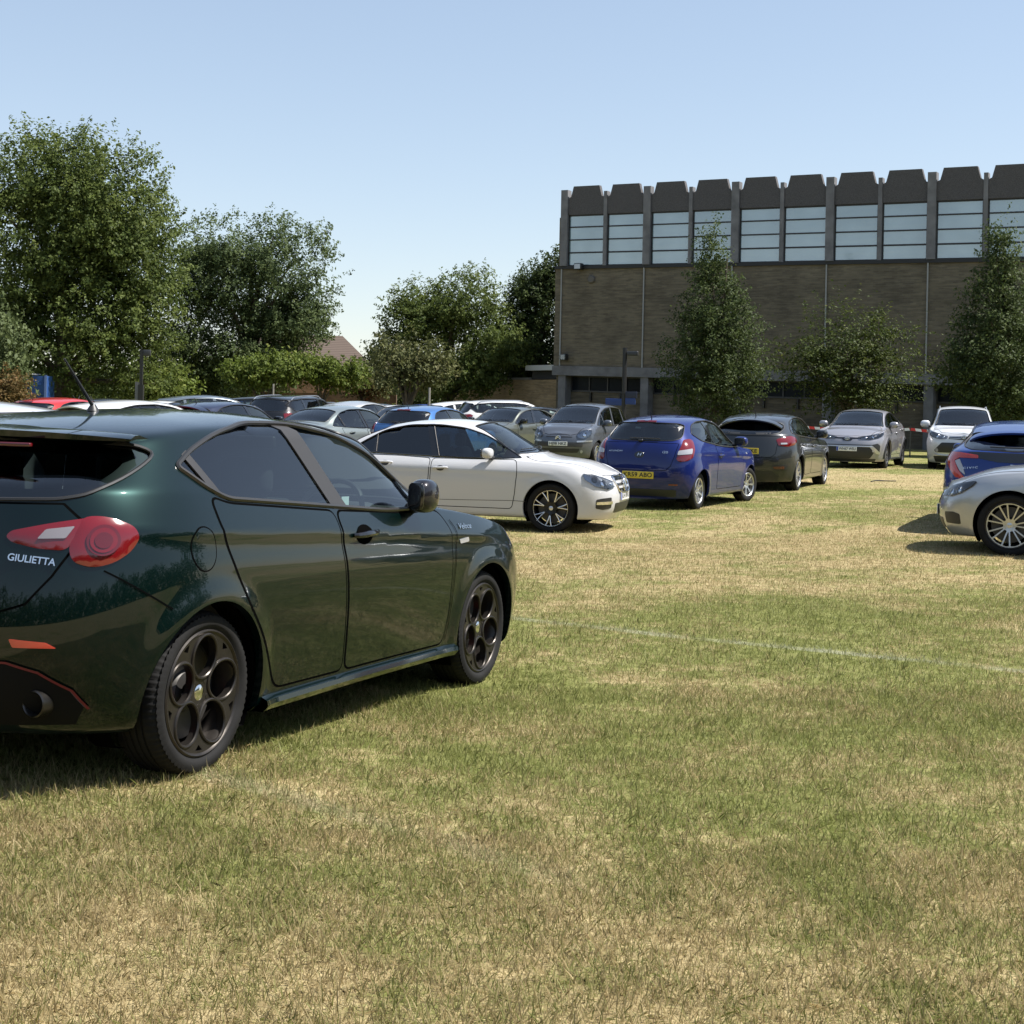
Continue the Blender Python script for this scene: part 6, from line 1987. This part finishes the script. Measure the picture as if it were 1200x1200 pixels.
def build_props():
    a = -R(31)
    # floodlight below the clerestory
    def flood(name, label, s, z, sz, cat='lamp'):
        p = hall_point(s, 0, z); r = empty(name, p, a); tag(r, label, cat)
        h = MB(); h.rbox((-sz, -.42, -.14), (sz, -.12, .16), .05); h.build('housing', M['black'], r)
        g = MB(); g.box((-sz+.05, -.425, -.10), (sz-.05, -.421, .12)); g.build('lens', M['lamp_bowl'], r, False)
        b = MB(); b.box((-.05, -.12, -.05), (.05, 0.0, .05)); b.build('bracket', M['black'], r, False)
        return r
    flood('floodlight', 'black floodlight just below the first clerestory windows of the brick hall', .95, 7.92, .20)
    flood('bulkhead_lamp', 'small pale-faced lamp on the brick wall just above the concrete band', .28, 3.75, .16)
    p = hall_point(1.5, 0, 7.35); r = empty('alarm_bell', p, a); tag(r, 'round dark alarm bell on the upper brick wall below the floodlight', 'alarm')
    MB().lathe([(.0, -.12), (.14, -.12), (.18, -.08), (.18, 0)], 24).build('bell', pbr('bell_grey', (.10, .09, .08), .6), r)
    # sign post in front of the hall
    p = px(731, 478, 61); gz = float(ground_z(p[0], p[1]))
    r = empty('sign_post', (p[0], p[1], gz), a); tag(r, 'dark post with blue direction boards in front of the brick hall', 'sign post')
    m = MB(); m.tube([(0, 0, -.05), (0, 0, 4.0)], .10, 10); m.build('post', M['black'], r)
    for i, (z, x0, x1, an) in enumerate(((1.70, -.85, -.08, .2), (2.0, -.1, .62, -.15), (1.75, .05, .55, .1))):
        b = MB(); b.rbox((x0, -.05, z-.13), (x1, -.01, z+.16), .01); b.build('board', pbr('board_blue_%d' % i, (.02, .05, .20) if i != 1 else (.02, .025, .05), .5), r)
    b = MB(); b.rbox((.10, -.06, 3.66), (.62, .06, 3.86), .03); b.build('bracket', M['dark_trim'], r)
    # red and white tape along the front of the hall on short posts
    tm = bpy.data.materials.new('barrier_tape'); N, L = nodes(tm); b = N['Principled BSDF']
    tc = N.new('ShaderNodeTexCoord'); sp = N.new('ShaderNodeSeparateXYZ'); L.new(tc.outputs['Object'], sp.inputs[0])
    m1 = N.new('ShaderNodeMath'); m1.operation = 'MULTIPLY'; m1.inputs[1].default_value = 2.6; L.new(sp.outputs['X'], m1.inputs[0])
    ad = N.new('ShaderNodeMath'); ad.operation = 'ADD'; L.new(m1.outputs[0], ad.inputs[0]); L.new(sp.outputs['Z'], ad.inputs[1])
    fr = N.new('ShaderNodeMath'); fr.operation = 'FRACT'; L.new(ad.outputs[0], fr.inputs[0])
    gt = N.new('ShaderNodeMath'); gt.operation = 'GREATER_THAN'; gt.inputs[1].default_value = .5; L.new(fr.outputs[0], gt.inputs[0])
    mx = N.new('ShaderNodeMix'); mx.data_type = 'RGBA'; mx.inputs[6].default_value = (.62, .03, .02, 1); mx.inputs[7].default_value = (.75, .73, .72, 1)
    L.new(gt.outputs[0], mx.inputs[0]); L.new(mx.outputs[2], b.inputs['Base Color'])
    p0 = px(935, 498, 50); p1 = px(1210, 500, 46)
    r = empty('barrier_tape', (p0[0], p0[1], 0), math.atan2(p1[1]-p0[1], p1[0]-p0[0])); tag(r, 'red and white barrier tape strung between short posts behind the silver crossover', 'barrier')
    ln = math.hypot(p1[0]-p0[0], p1[1]-p0[1])
    V = []; k = 60
    for i in range(k+1):
        t = i/k; x = ln*t; z = .98 - .06*math.sin(math.pi*((t*4) % 1))
        V += [(x, .004*math.sin(i*1.7), z-.045), (x, .004*math.sin(i*1.7)+.01, z+.045)]
    V2 = [(x, y-.004, z) for x, y, z in V]
    F = [(2*i, 2*i+2, 2*i+3, 2*i+1) for i in range(k)] + [(2*(k+1)+2*i, 2*(k+1)+2*i+1, 2*(k+1)+2*i+3, 2*(k+1)+2*i+2) for i in range(k)]
    mesh_obj('tape', V + V2, F, tm, r)
    for i in range(5):
        q = MB(); q.tube([(ln*i/4, .02, -.1), (ln*i/4, .02, 1.1)], .025, 8); q.build('post', M['dark_trim'], r)
    # red bicycle leaning by the end of the hall
    p = px(646, 500, 52); r = empty('bicycle', (p[0], p[1], float(ground_z(p[0], p[1]))), R(25)); tag(r, 'red bicycle standing at the end of the brick hall', 'bicycle')
    rd = pbr('bicycle_red', (.45, .02, .03), .35)
    f = MB()
    for a_, b_ in (((-.1, 0, .30), (-.28, 0, .85)), ((-.25, 0, .78), (.38, 0, .82)), ((-.1, 0, .30), (.40, 0, .72)), ((-.1, 0, .30), (-.55, 0, .34)), ((-.55, 0, .34), (-.24, 0, .76)), ((.36, 0, .90), (.56, 0, .34))):
        f.tube([a_, b_], .022, 8)
    f.build('frame', rd, r)
    for x in (-.55, .56):
        q = MB(); q.tube([(x + .33*math.cos(t), 0, .34 + .33*math.sin(t)) for t in np.linspace(0, 2*math.pi, 32, endpoint=False)], .018, 6, True)
        for t in np.linspace(0, math.pi, 7)[:-1]: q.tube([(x - .32*math.cos(t), 0, .34 - .32*math.sin(t)), (x + .32*math.cos(t), 0, .34 + .32*math.sin(t))], .004, 4)
        q.build('wheel', M['black'], r)
    q = MB(); q.rbox((-.42, -.07, .86), (-.16, .07, .93), .03); q.build('saddle', M['black'], r)
    q = MB(); q.tube([(.36, -.28, .98), (.34, 0, .94), (.36, .28, .98)], .016, 8); q.tube([(.345, 0, .94), (.36, 0, .86)], .016, 8); q.build('handlebar', M['black'], r)
    p = px(1034, 553, 31.5); r = empty('fallen_sticks', (p[0], p[1], float(ground_z(p[0], p[1]))), R(20)); tag(r, 'few dark sticks lying on the dry strip of grass before the silver crossover', 'sticks')
    q = MB(); q.tube([(-.35, -.10, .02), (-.1, .05, .035), (.15, .15, .02)], .013, 6); q.tube([(-.12, .04, .03), (.2, .02, .025), (.42, .10, .02)], .011, 6); q.build('stick', pbr('stick_dark', (.03, .026, .022), .9), r)
    # blue skip-like container at the far left and posts
    p = px(40, 468, 62); r = empty('blue_container', (p[0], p[1], float(ground_z(p[0], p[1]))), R(6)); tag(r, 'blue steel storage container half hidden by the red-leaved shrub', 'container')
    bl = pbr('container_blue', (.02, .07, .24), .5, noise=(3, .2))
    m = MB(); m.box((-.72, 0, 0), (.50, 1.6, 2.32))
    for i in range(5): m.box((-.70, -.04, .18+.44*i), (.42, 0, .24+.44*i))
    m.build('body', bl, r, False)
    e = MB(); e.box((.42, -.06, 0), (.52, .0, 2.36)); e.build('corner_post', pbr('container_edge', (.10, .16, .34), .5), r, False)
    e = MB(); e.box((-1.4, -.2, 2.36), (-.05, 1.6, 2.42)); e.build('lid', pbr('container_lid', (.35, .36, .36), .6), r, False)
    p = px(165, 470, 58); r = empty('dark_post', (p[0], p[1], float(ground_z(p[0], p[1])))); tag(r, 'dark square post with a small bracket in front of the big left trees', 'post')
    q = MB(); q.box((-.10, -.10, -.1), (.10, .10, 2.0)); q.box((-.06, -.06, 2.0), (.06, .06, 3.4)); q.build('post', M['black'], r, False)
    q = MB(); q.box((-.22, -.09, -.1), (-.105, .09, 2.1)); q.build('side_post', pbr('grey_post', (.13, .13, .14), .6), r, False)
    q = MB(); q.rbox((.06, -.06, 3.15), (.36, .06, 3.4), .02); q.build('bracket', M['dark_trim'], r)
    p = px(20, 470, 66); r = empty('lamp_post', (p[0], p[1], float(ground_z(p[0], p[1])))); tag(r, 'thin grey lamp post with a flat head at the far left', 'lamp post')
    gp = pbr('lamp_post_grey', (.22, .24, .25), .5)
    q = MB(); q.tube([(0, 0, -.1), (0, 0, 3.9)], .05, 8); q.build('post', gp, r)
    q = MB(); q.rbox((-.05, -.10, 3.88), (.62, .10, 3.98), .03); q.build('lamp_head', gp, r)
    for x_, z_, d_, nm in ((503, 2.0, 46, 'pale post beside the small twisted tree'), (320, 2.1, 54, 'thin pale post under the low bright green trees')):
        p = px(x_, 470, d_); r = empty('marker_post', (p[0], p[1], float(ground_z(p[0], p[1])))); tag(r, nm, 'post')
        q = MB(); q.tube([(0, 0, -.1), (0, 0, z_)], .035, 8); q.build('post', pbr('pale_post', (.24, .22, .19), .7) if 'pale_post' not in bpy.data.materials else bpy.data.materials['pale_post'], r)

def build_side_buildings():
    brick = brick_mat('warm_brick', (.36, .25, .135), (.27, .185, .10), (.28, .23, .16))
    # low flat roofed wing left of the hall
    p0 = px(519, 470, 78); p1 = hall_point(-.45, 1.2, 0)
    an = math.atan2(p1[1]-p0[1], p1[0]-p0[0]); ln = math.hypot(p1[0]-p0[0], p1[1]-p0[1])
    r = empty('low_wing', (p0[0], p0[1], 0), an); tag(r, 'low brick wing with a white roof edge joining the left end of the brick hall', 'building')
    MB().box((0, 0, 0), (ln, .3, 2.75)).build('wall', brick, r, False)
    MB().box((0, .3, 0), (.3, 6, 2.75)).build('side_wall', brick, r, False)
    MB().box((ln-3.0, -.25, 3.2), (ln+.05, 6, 3.45)).build('roof_edge', pbr('fascia_white', (.55, .55, .54), .6), r, False)
    MB().box((ln-2.9, .1, 2.78), (ln, .3, 3.2)).build('strip_window', pbr('dim_glass', (.06, .06, .065), .2), r, False)
    MB().box((-.05, -.05, 2.75), (ln-3.0, 6, 2.86)).build('coping', pbr('coping', (.2, .19, .18), .8), r, False)
    MB().box((ln-1.8, 1.5, 3.45), (ln-.2, 4, 4.5)).build('roof_plant', pbr('plant_dark', (.05, .06, .08), .6), r, False)
    # house with a hipped tile roof beyond the trees
    p = px(392, 470, 92)
    r = empty('house', (p[0], p[1], 0), R(12)); tag(r, 'house with a brown tiled roof showing between the trees', 'house')
    W_ = 4.2; z0 = 3.65; z1 = 5.75
    MB().box((-W_-1.5, 0, 0), (W_*.55, 7, z0)).build('wall', brick_mat('house_brick', (.30, .17, .10), (.24, .13, .08), (.25, .2, .16)), r, False)
    tile = bpy.data.materials.new('brown_tiles'); N, L = nodes(tile); b = N['Principled BSDF']
    tc = N.new('ShaderNodeTexCoord'); wv = N.new('ShaderNodeTexWave'); wv.bands_direction = 'Z'; wv.inputs['Scale'].default_value = 2.6; wv.inputs['Distortion'].default_value = .6
    L.new(tc.outputs['Object'], wv.inputs['Vector'])
    cr = N.new('ShaderNodeValToRGB'); cr.color_ramp.elements[0].color = (.055, .036, .027, 1); cr.color_ramp.elements[1].color = (.098, .072, .054, 1); L.new(wv.outputs['Fac'], cr.inputs[0]); L.new(cr.outputs[0], b.inputs['Base Color']); b.inputs['Roughness'].default_value = .9
    x1 = W_*.62
    V = [(-W_-1.8, -.3, z0-.1), (x1, -.3, z0-.1), (x1, 7.3, z0-.1), (-W_-1.8, 7.3, z0-.1), (-W_-1.8, 3.5, z1+.05), (.75, 3.5, z1+.05)]
    mesh_obj('roof', V, [(0, 1, 5, 4), (1, 2, 5), (2, 3, 4, 5), (3, 0, 4), (0, 3, 2, 1)], tile, r, False)
    MB().box((-W_-1.8, -.36, z0-.16), (x1+.05, -.28, z0-.05)).build('gutter', pbr('gutter_white', (.5, .5, .5), .6), r, False)
    q = MB(); q.tube([(x1-.35, -.32, 0), (x1-.35, -.32, z0+1.0)], .035, 6); q.build('vent_pipe', pbr('pipe_pale', (.4, .4, .4), .6), r)
    # brick boundary wall behind the hedge
    p = px(380, 470, 76); r = empty('garden_wall', (p[0], p[1], 0), R(-4)); tag(r, 'low brown wooden fence and brick wall behind the low trees', 'wall')
    MB().box((-3.4, 0, 0), (3.8, .2, 1.9)).build('wall', brick_mat('fence_brick', (.20, .12, .075), (.16, .09, .06), (.16, .12, .09)), r, False)

def build_trees():
    global BARK
    BARK = pbr('bark', (.085, .066, .048), .9, noise=(6, .4), bump=(20, .5, .02))
    plane = leaf_mat('plane_leaves', (.036, .060, .015), (.138, .172, .045), .46, (.20, .22, .072))
    ash = leaf_mat('ash_leaves', (.038, .064, .025), (.124, .160, .062), .46, (.17, .20, .08))
    lime = leaf_mat('lime_leaves', (.060, .090, .014), (.130, .165, .030), .38, (.19, .19, .05))
    dry = leaf_mat('dry_leaves', (.050, .060, .020), (.120, .125, .045), .34, (.20, .17, .09))
    dark = leaf_mat('dark_leaves', (.023, .040, .013), (.085, .112, .035), .40, (.13, .15, .05))
    will = leaf_mat('silver_leaves', (.060, .082, .030), (.125, .155, .062), .36)
    red = leaf_mat('red_leaves', (.070, .055, .018), (.16, .10, .035), .3, (.26, .08, .03))
    haw = leaf_mat('hornbeam_leaves', (.018, .032, .008), (.070, .090, .018), .34, (.14, .15, .035))
    def at(x, d): p = px(x, 470, d); return (p[0], p[1])
    # the big group at the left
    tree('plane_tree', 'tallest tree, the big dense one filling the left edge', at(72, 66), [(-1.8, 0, 8.6, 4.4, 4.4, 5.6), (1.2, .2, 8.9, 4.0, 4.0, 5.3), (3.2, .5, 7.8, 2.6, 3.2, 4.6), (-.4, 0, 11.0, 2.6, 2.6, 2.9), (-.2, -.5, 4.0, 5.4, 4.0, 3.8), (3.6, -.5, 4.2, 2.4, 2.6, 3.6)],
         64, (1.0, 1.7), 6400, 26, .165, plane, (9, .42, 12, 1), 11, spread=.30)
    tree('ash_tree', 'broad airy tree right of the tallest one, sky showing through its crown', at(292, 74), [(-1.9, 0, 7.6, 3.2, 3.0, 3.7), (1.4, 0, 7.6, 3.6, 3.0, 3.6), (2.3, 0, 5.4, 1.8, 2.2, 2.2), (-2.6, -.5, 4.2, 2.6, 2.4, 3.0), (-.2, -.6, 3.8, 3.2, 2.6, 2.6)],
         56, (.7, 1.25), 4600, 24, .15, ash, (8, .34, 16, 1), 12, spread=.27)
    tree('willow', 'pale silvery green tree cut off by the left edge', at(-8, 58), [(0, 0, 3.4, 1.5, 1.5, 2.0), (.2, 0, 1.8, 1.3, 1.3, 1.5)], 14, (.5, .9), 700, 16, .17, will, (3.5, .14, 6, 1), 13, spread=.26, droop=.5)
    tree('red_shrub', 'round shrub with reddish brown leaves at the left edge beside the blue container', at(8, 54), [(-.15, 0, 1.2, 1.15, 1.1, 1.3)], 14, (.35, .6), 620, 15, .11, red, (1.2, .06, 5, 1), 14, cat='shrub', spread=.16)
    # undergrowth closing the view below the big trees
    k = 0
    for x, d, h, w_, lab in ((95, 72, 2.6, 2.6, 'dark shrub under the tallest tree, left of the dark post'), (190, 69, 3.0, 1.7, 'bright shrub just right of the dark square post'), (232, 78, 3.2, 2.8, 'dark shrub below the gap between the two big left trees'), (275, 80, 2.8, 2.6, 'dark shrub behind the low bright green trees'), (140, 76, 3.0, 2.6, 'dark shrub behind the dark square post'), (48, 76, 3.2, 3.0, 'dark shrub behind the blue container'), (4, 80, 3.4, 3.0, 'dark shrub in the far left corner')):
        tree('shrub', lab, at(x, d), [(0, 0, h*.5, w_, 1.5, h*.55)], 12, (.6, 1.0), 800, 14, .22, lime if k == 1 else dark, None, 30+k, group='shrubs under the left trees', cat='shrub', spread=.32); k += 1
    # low bright trees before the hedge
    tree('low_tree', 'low bright green tree standing left of its twin before the hedge', at(312, 55), [(-.7, 0, 2.5, 1.15, 1.0, .6), (.6, 0, 2.65, 1.1, .9, .6)], 18, (.3, .55), 650, 14, .13, lime, (2.2, .09, 8, 1), 15, group='low bright green trees', spread=.18, droop=.3)
    tree('low_tree', 'low bright green tree nearest to the house roof', at(376, 56), [(-.4, 0, 2.65, 1.1, .9, .6), (.8, 0, 2.45, 1.15, .9, .55)], 18, (.3, .55), 650, 14, .13, lime, (2.2, .10, 8, 1), 16, group='low bright green trees', spread=.18, droop=.3)
    tree('low_tree', 'low olive tree left of the twisted dry tree', at(428, 60), [(0, 0, 2.3, 1.1, .9, .6)], 12, (.3, .55), 420, 13, .13, dry, (1.5, .08, 8, 1), 17, spread=.2, droop=.3)
    tree('hedge', 'clipped bright green hedge between the low trees', at(415, 66), [(-2.2, 0, .65, 1.4, .5, .62), (-.6, 0, .65, 1.4, .5, .62), (1.2, 0, .62, 1.4, .5, .6), (2.6, 0, .62, 1.2, .5, .6)], 30, (.35, .5), 900, 12, .10, lime, None, 18, cat='hedge', spread=.16)
    # twisted dry tree
    tree('twisted_tree', 'small twisted tree with a forked trunk and a thin dry crown', at(476, 47), [(-.35, 0, 3.0, 1.05, 1.0, .8), (.75, 0, 2.8, .85, .9, .75), (.2, 0, 2.45, 1.35, 1.0, .55)], 26, (.28, .5), 620, 12, .12, dry, (2.1, .13, 16, 1), 19, spread=.2, droop=.25)
    # spreading trees by the low wing
    tree('spreading_tree', 'broad spreading tree left of the brick hall with lit upper branches', at(522, 72), [(-1.4, 0, 5.6, 2.2, 2.0, 2.1), (.9, 0, 6.3, 2.2, 2.0, 2.0), (2.2, -.4, 3.9, 2.0, 2.0, 1.9), (-2.4, 0, 3.6, 1.6, 1.8, 1.6), (.4, -.8, 2.9, 2.6, 1.6, 1.3)], 50, (.55, 1.0), 3500, 21, .145, plane, (6, .28, 14, 1), 20, spread=.24)
    tree('dark_tree', 'dark narrow tree rising right against the left end of the brick hall', at(632, 74), [(-.2, 0, 6.6, 1.7, 1.8, 2.4), (-.6, 0, 4.0, 1.9, 1.8, 2.2), (.8, 0, 8.0, 1.2, 1.2, 1.7), (-1.4, 0, 5.2, 1.3, 1.4, 1.4)], 30, (.6, 1.0), 2300, 20, .15, dark, (7, .24, 10, 1), 21, spread=.25)
    # trees in front of the hall
    def conical(x, d, h, w_, n, seed, name, lab, m=dark):
        env = []
        for t in np.linspace(0, 1, 8):
            z = 1.7 + (h-2.0)*t; rr_ = w_*np.interp(t, [0, .22, .5, .8, 1], [.62, .95, .66, .34, .12])
            env.append((.12*math.sin(5*t), 0, z, rr_, rr_*.9, (h/8.)*1.15))
        return tree(name, lab, at(x, d), env, 64, (.30, .55), n, 18, .105, m, (h*.9, .13, 16, 1), seed, spread=.21, gaps=.9)
    conical(835, 55, 8.0, 2.75, 2600, 22, 'conical_tree', 'pointed dark green tree before the hall, above the blue and dark grey hatchbacks')
    conical(1172, 49, 7.5, 2.8, 2900, 24, 'conical_tree', 'pointed dark green tree before the hall at the right, above the tall silver off-roader')
    # hornbeam with flat sprays
    tree('hornbeam', 'wide low tree with feathery flat sprays before the hall, above the silver crossover', at(992, 52), [(-.5, 0, 4.1, 1.6, 1.5, 1.5), (.3, 0, 2.8, 2.9, 1.9, 1.2), (-1.3, 0, 3.2, 1.6, 1.5, 1.1), (1.0, 0, 4.0, 1.4, 1.2, 1.2), (.3, 0, 1.8, 2.0, 1.5, .8)], 44, (.35, .62), 1900, 15, .105, haw, (3.6, .11, 16, 1), 23, spread=.22, flat=1., droop=-.15, spray=3.6, gaps=1.5)
    tree('sapling', 'thin bare-topped sapling rising out of the feathery tree before the hall', at(1026, 53), [(0, 0, 4.3, .5, .5, 1.2)], 8, (.15, .3), 70, 8, .11, haw, (5.3, .045, 8, 1), 25, spread=.16)
    # distant tree line closing the horizon
    k = 0
    for x, d, h, w_ in ((-70, 85, 9, 6), (350, 110, 3.4, 7), (440, 105, 3.0, 6), (585, 100, 6.5, 5)):
        tree('far_tree', ['tree beyond the left edge of the group', 'distant tree behind the house', 'distant hedge tree right of the house', 'distant tree behind the spreading tree'][k], at(x, d), [(0, 0, h*.5, w_, 3, h*.55)], 20, (1.0, 1.7), 900, 14, .34, dark, None, 60+k, cat='tree', spread=.5); k += 1

def build_far_wood():
    """the tree belt round the rest of the field: it shows in the car paint"""
    m = bpy.data.materials['dark_leaves']
    blobs = []
    r = np.random.default_rng(5)
    for a in np.linspace(62, 322, 84):
        d = r.uniform(48, 58)
        blobs.append((d*math.sin(R(a)), d*math.cos(R(a)), r.uniform(3, 5), r.uniform(3, 4.5), r.uniform(3, 4.5), r.uniform(4, 7)))
    root = empty('far_wood'); o = make_crown('far_wood', blobs, 12500, 10, .75, m, None, 77, spread=.8)
    bpy.data.objects.remove(root); o.name = 'far_wood'; o['kind'] = 'stuff'; o['label'] = 'belt of trees around the rest of the field'

SKIP = ('number_plate', 'model_badge', 'emblem', 'maker_badge', 'bonnet_star', 'registration', 'window_sticker', 'wing_badge')
def far_copy(src, name, label, swap, x, y, h, wb, group='cars parked in the rows behind'):
    def cp(o, parent):
        if o.name.split('.')[0] in SKIP: return None
        c = o.copy(); link(c)
        if parent is not None: c.parent = parent
        if c.type == 'MESH':
            for s in c.material_slots:
                if s.material and s.material.name in swap:
                    nm = swap[s.material.name]; s.link = 'OBJECT'; s.material = nm
        for ch in list(o.children): cp(ch, c)
        return c
    c = cp(src, None)
    c.name = name
    c['label'] = label; c['category'] = 'car'; c['group'] = group
    place(c, x, y, h, wb)
    return c

def build_cars():
    out = {}
    def put(fn, x, y, h, lod, key):
        root, B, P = fn(lod); place(root, x, y, h, B.S['wb']); out[key] = (root, P, B.S['wb'])
    put(car_green, -1.46, 7.21, 22.9, 0, 'green')
    put(car_saloon, -.57, 19.89, 106, 1, 'saloon')
    put(car_blue3, 2.80, 24.25, 26, 1, 'blue3')
    put(car_grey5, 5.2, 29.2, 22.5, 1, 'grey5')
    put(car_crossover, 9.5, 39.2, 204, 1, 'crossover')
    put(car_suv, 12.25, 39.4, 196, 1, 'suv')
    put(car_blue5, 7.02, 19.88, 22, 1, 'blue5')
    put(car_silver, 6.90, 15.58, 292, 1, 'silver')
    put(car_mpv, 2.0, 39.6, 202, 1, 'mpv')
    def fc(key, name, label, color, x, y, h, metal=.3):
        src, P, wb = out[key]
        pm = paint(name + '_paint', color, metal, .33, .03)
        far_copy(src, name, label, {P.name: pm, 'dark_saloon_glass': M['glass'], 'privacy_glass': M['glass']}, x, y, h, wb)
    fc('grey5', 'pale_silver_hatchback', 'pale silver car parked alongside the green hatchback, only its roof showing', (.60, .60, .62), -3.2, 9.0, 23, .3)
    fc('grey5', 'red_car', 'bright red car under the red-leaved shrub, leftmost of the two red ones', (.42, .015, .02), -11.5, 35.5, 205, 0)
    fc('blue3', 'red_hatchback', 'bright red hatchback seen from behind, right of the other red car', (.42, .018, .018), -9.35, 31.0, 22, 0)
    fc('grey5', 'black_car', 'black car behind the two red ones', (.012, .012, .014), -10.6, 39.5, 60, 0)
    fc('grey5', 'white_coupe', 'white car with a sloping roof behind the roof of the green hatchback', (.56, .56, .56), -6.9, 27.5, 35, 0)
    fc('saloon', 'white_car', 'white car peeping over the sloping roofed white one', (.55, .55, .55), -9.7, 40.8, 100, 0)
    fc('mpv', 'steel_grey_estate', 'steel grey car behind the navy hatchback', (.10, .12, .14), -9.0, 44, 60, .4)
    fc('grey5', 'navy_hatchback', 'dark navy hatchback seen from behind, left of the pale green-grey saloon', (.018, .024, .05), -6.6, 34, 26, .2)
    fc('blue3', 'small_blue_car', 'small bright blue car far away under the low trees', (.03, .12, .45), -10.2, 55, 40, .1)
    fc('saloon', 'distant_grey_saloon', 'grey saloon far away above the navy hatchback', (.22, .24, .25), -8.6, 50, 70, .5)
    fc('suv', 'black_off_roader', 'black off-roader seen from behind, left of the pale green-grey saloon', (.012, .013, .016), -6.2, 42.5, 20, .1)
    fc('saloon', 'green_grey_saloon', 'pale green-grey saloon with red lamps above the bonnet of the green hatchback', (.23, .26, .25), -3.85, 33.2, 28, .55)
    fc('crossover', 'silver_roofed_car', 'silver car beyond the pale green-grey saloon', (.45, .46, .47), -4.4, 43, 30, .5)
    fc('grey5', 'maroon_car', 'dark maroon car far away before the hedge', (.05, .012, .016), -7.1, 60, 80, .2)
    fc('blue3', 'distant_red_car', 'small red car far away beside the dark maroon one', (.36, .03, .05), -5.9, 59, 30, 0)
    fc('grey5', 'distant_black_car', 'black car under the twisted tree', (.014, .014, .016), -4.55, 52, 40, 0)
    fc('saloon', 'distant_white_car', 'white car just behind the trunk of the twisted tree', (.54, .54, .54), -3.6, 49, 80, 0)
    fc('grey5', 'teal_hatchback', 'dark teal car left of the light blue hatchback', (.035, .065, .09), -3.0, 41, 205, .4)
    fc('blue3', 'light_blue_hatchback', 'light metallic blue hatchback behind the roof of the white saloon', (.05, .14, .34), -1.75, 33.2, 24, .4)
    fc('grey5', 'far_blue_car', 'deep blue car far away before the low wing', (.02, .05, .26), -2.85, 55, 75, .2)
    fc('mpv', 'distant_white_van', 'white tall car before the wall of the low wing, left one of two', (.55, .55, .55), -1.35, 52, 60, 0)
    fc('suv', 'distant_white_off_roader', 'white roofed off-roader before the low wing, right one of two', (.55, .55, .55), .15, 51, 70, 0)
    fc('grey5', 'olive_grey_hatchback', 'olive grey hatchback facing the camera left of the slate people carrier', (.12, .13, .115), -.1, 43.5, 212, .5)
    fc('mpv', 'charcoal_estate', 'charcoal tall car far behind the navy hatchback', (.04, .042, .046), -7.9, 47.5, 100, .4)
    fc('saloon', 'pale_blue_saloon', 'pale blue saloon far behind the black off-roader', (.22, .28, .33), -7.0, 50.5, 60, .5)
    fc('grey5', 'dark_estate', 'dark car before the wall of the low wing, right of the two white ones', (.02, .022, .026), 1.3, 50, 80, .3)
    return out
# ------------------------------------------------------------------ build everything
setup_camera()
setup_light(sun=4.5, sky=.094, elev=57, az=92)
build_ground()
build_cars()
build_hall()
build_side_buildings()
build_props()
build_trees()
build_far_wood()
build_grass()
bpy.context.view_layer.update()
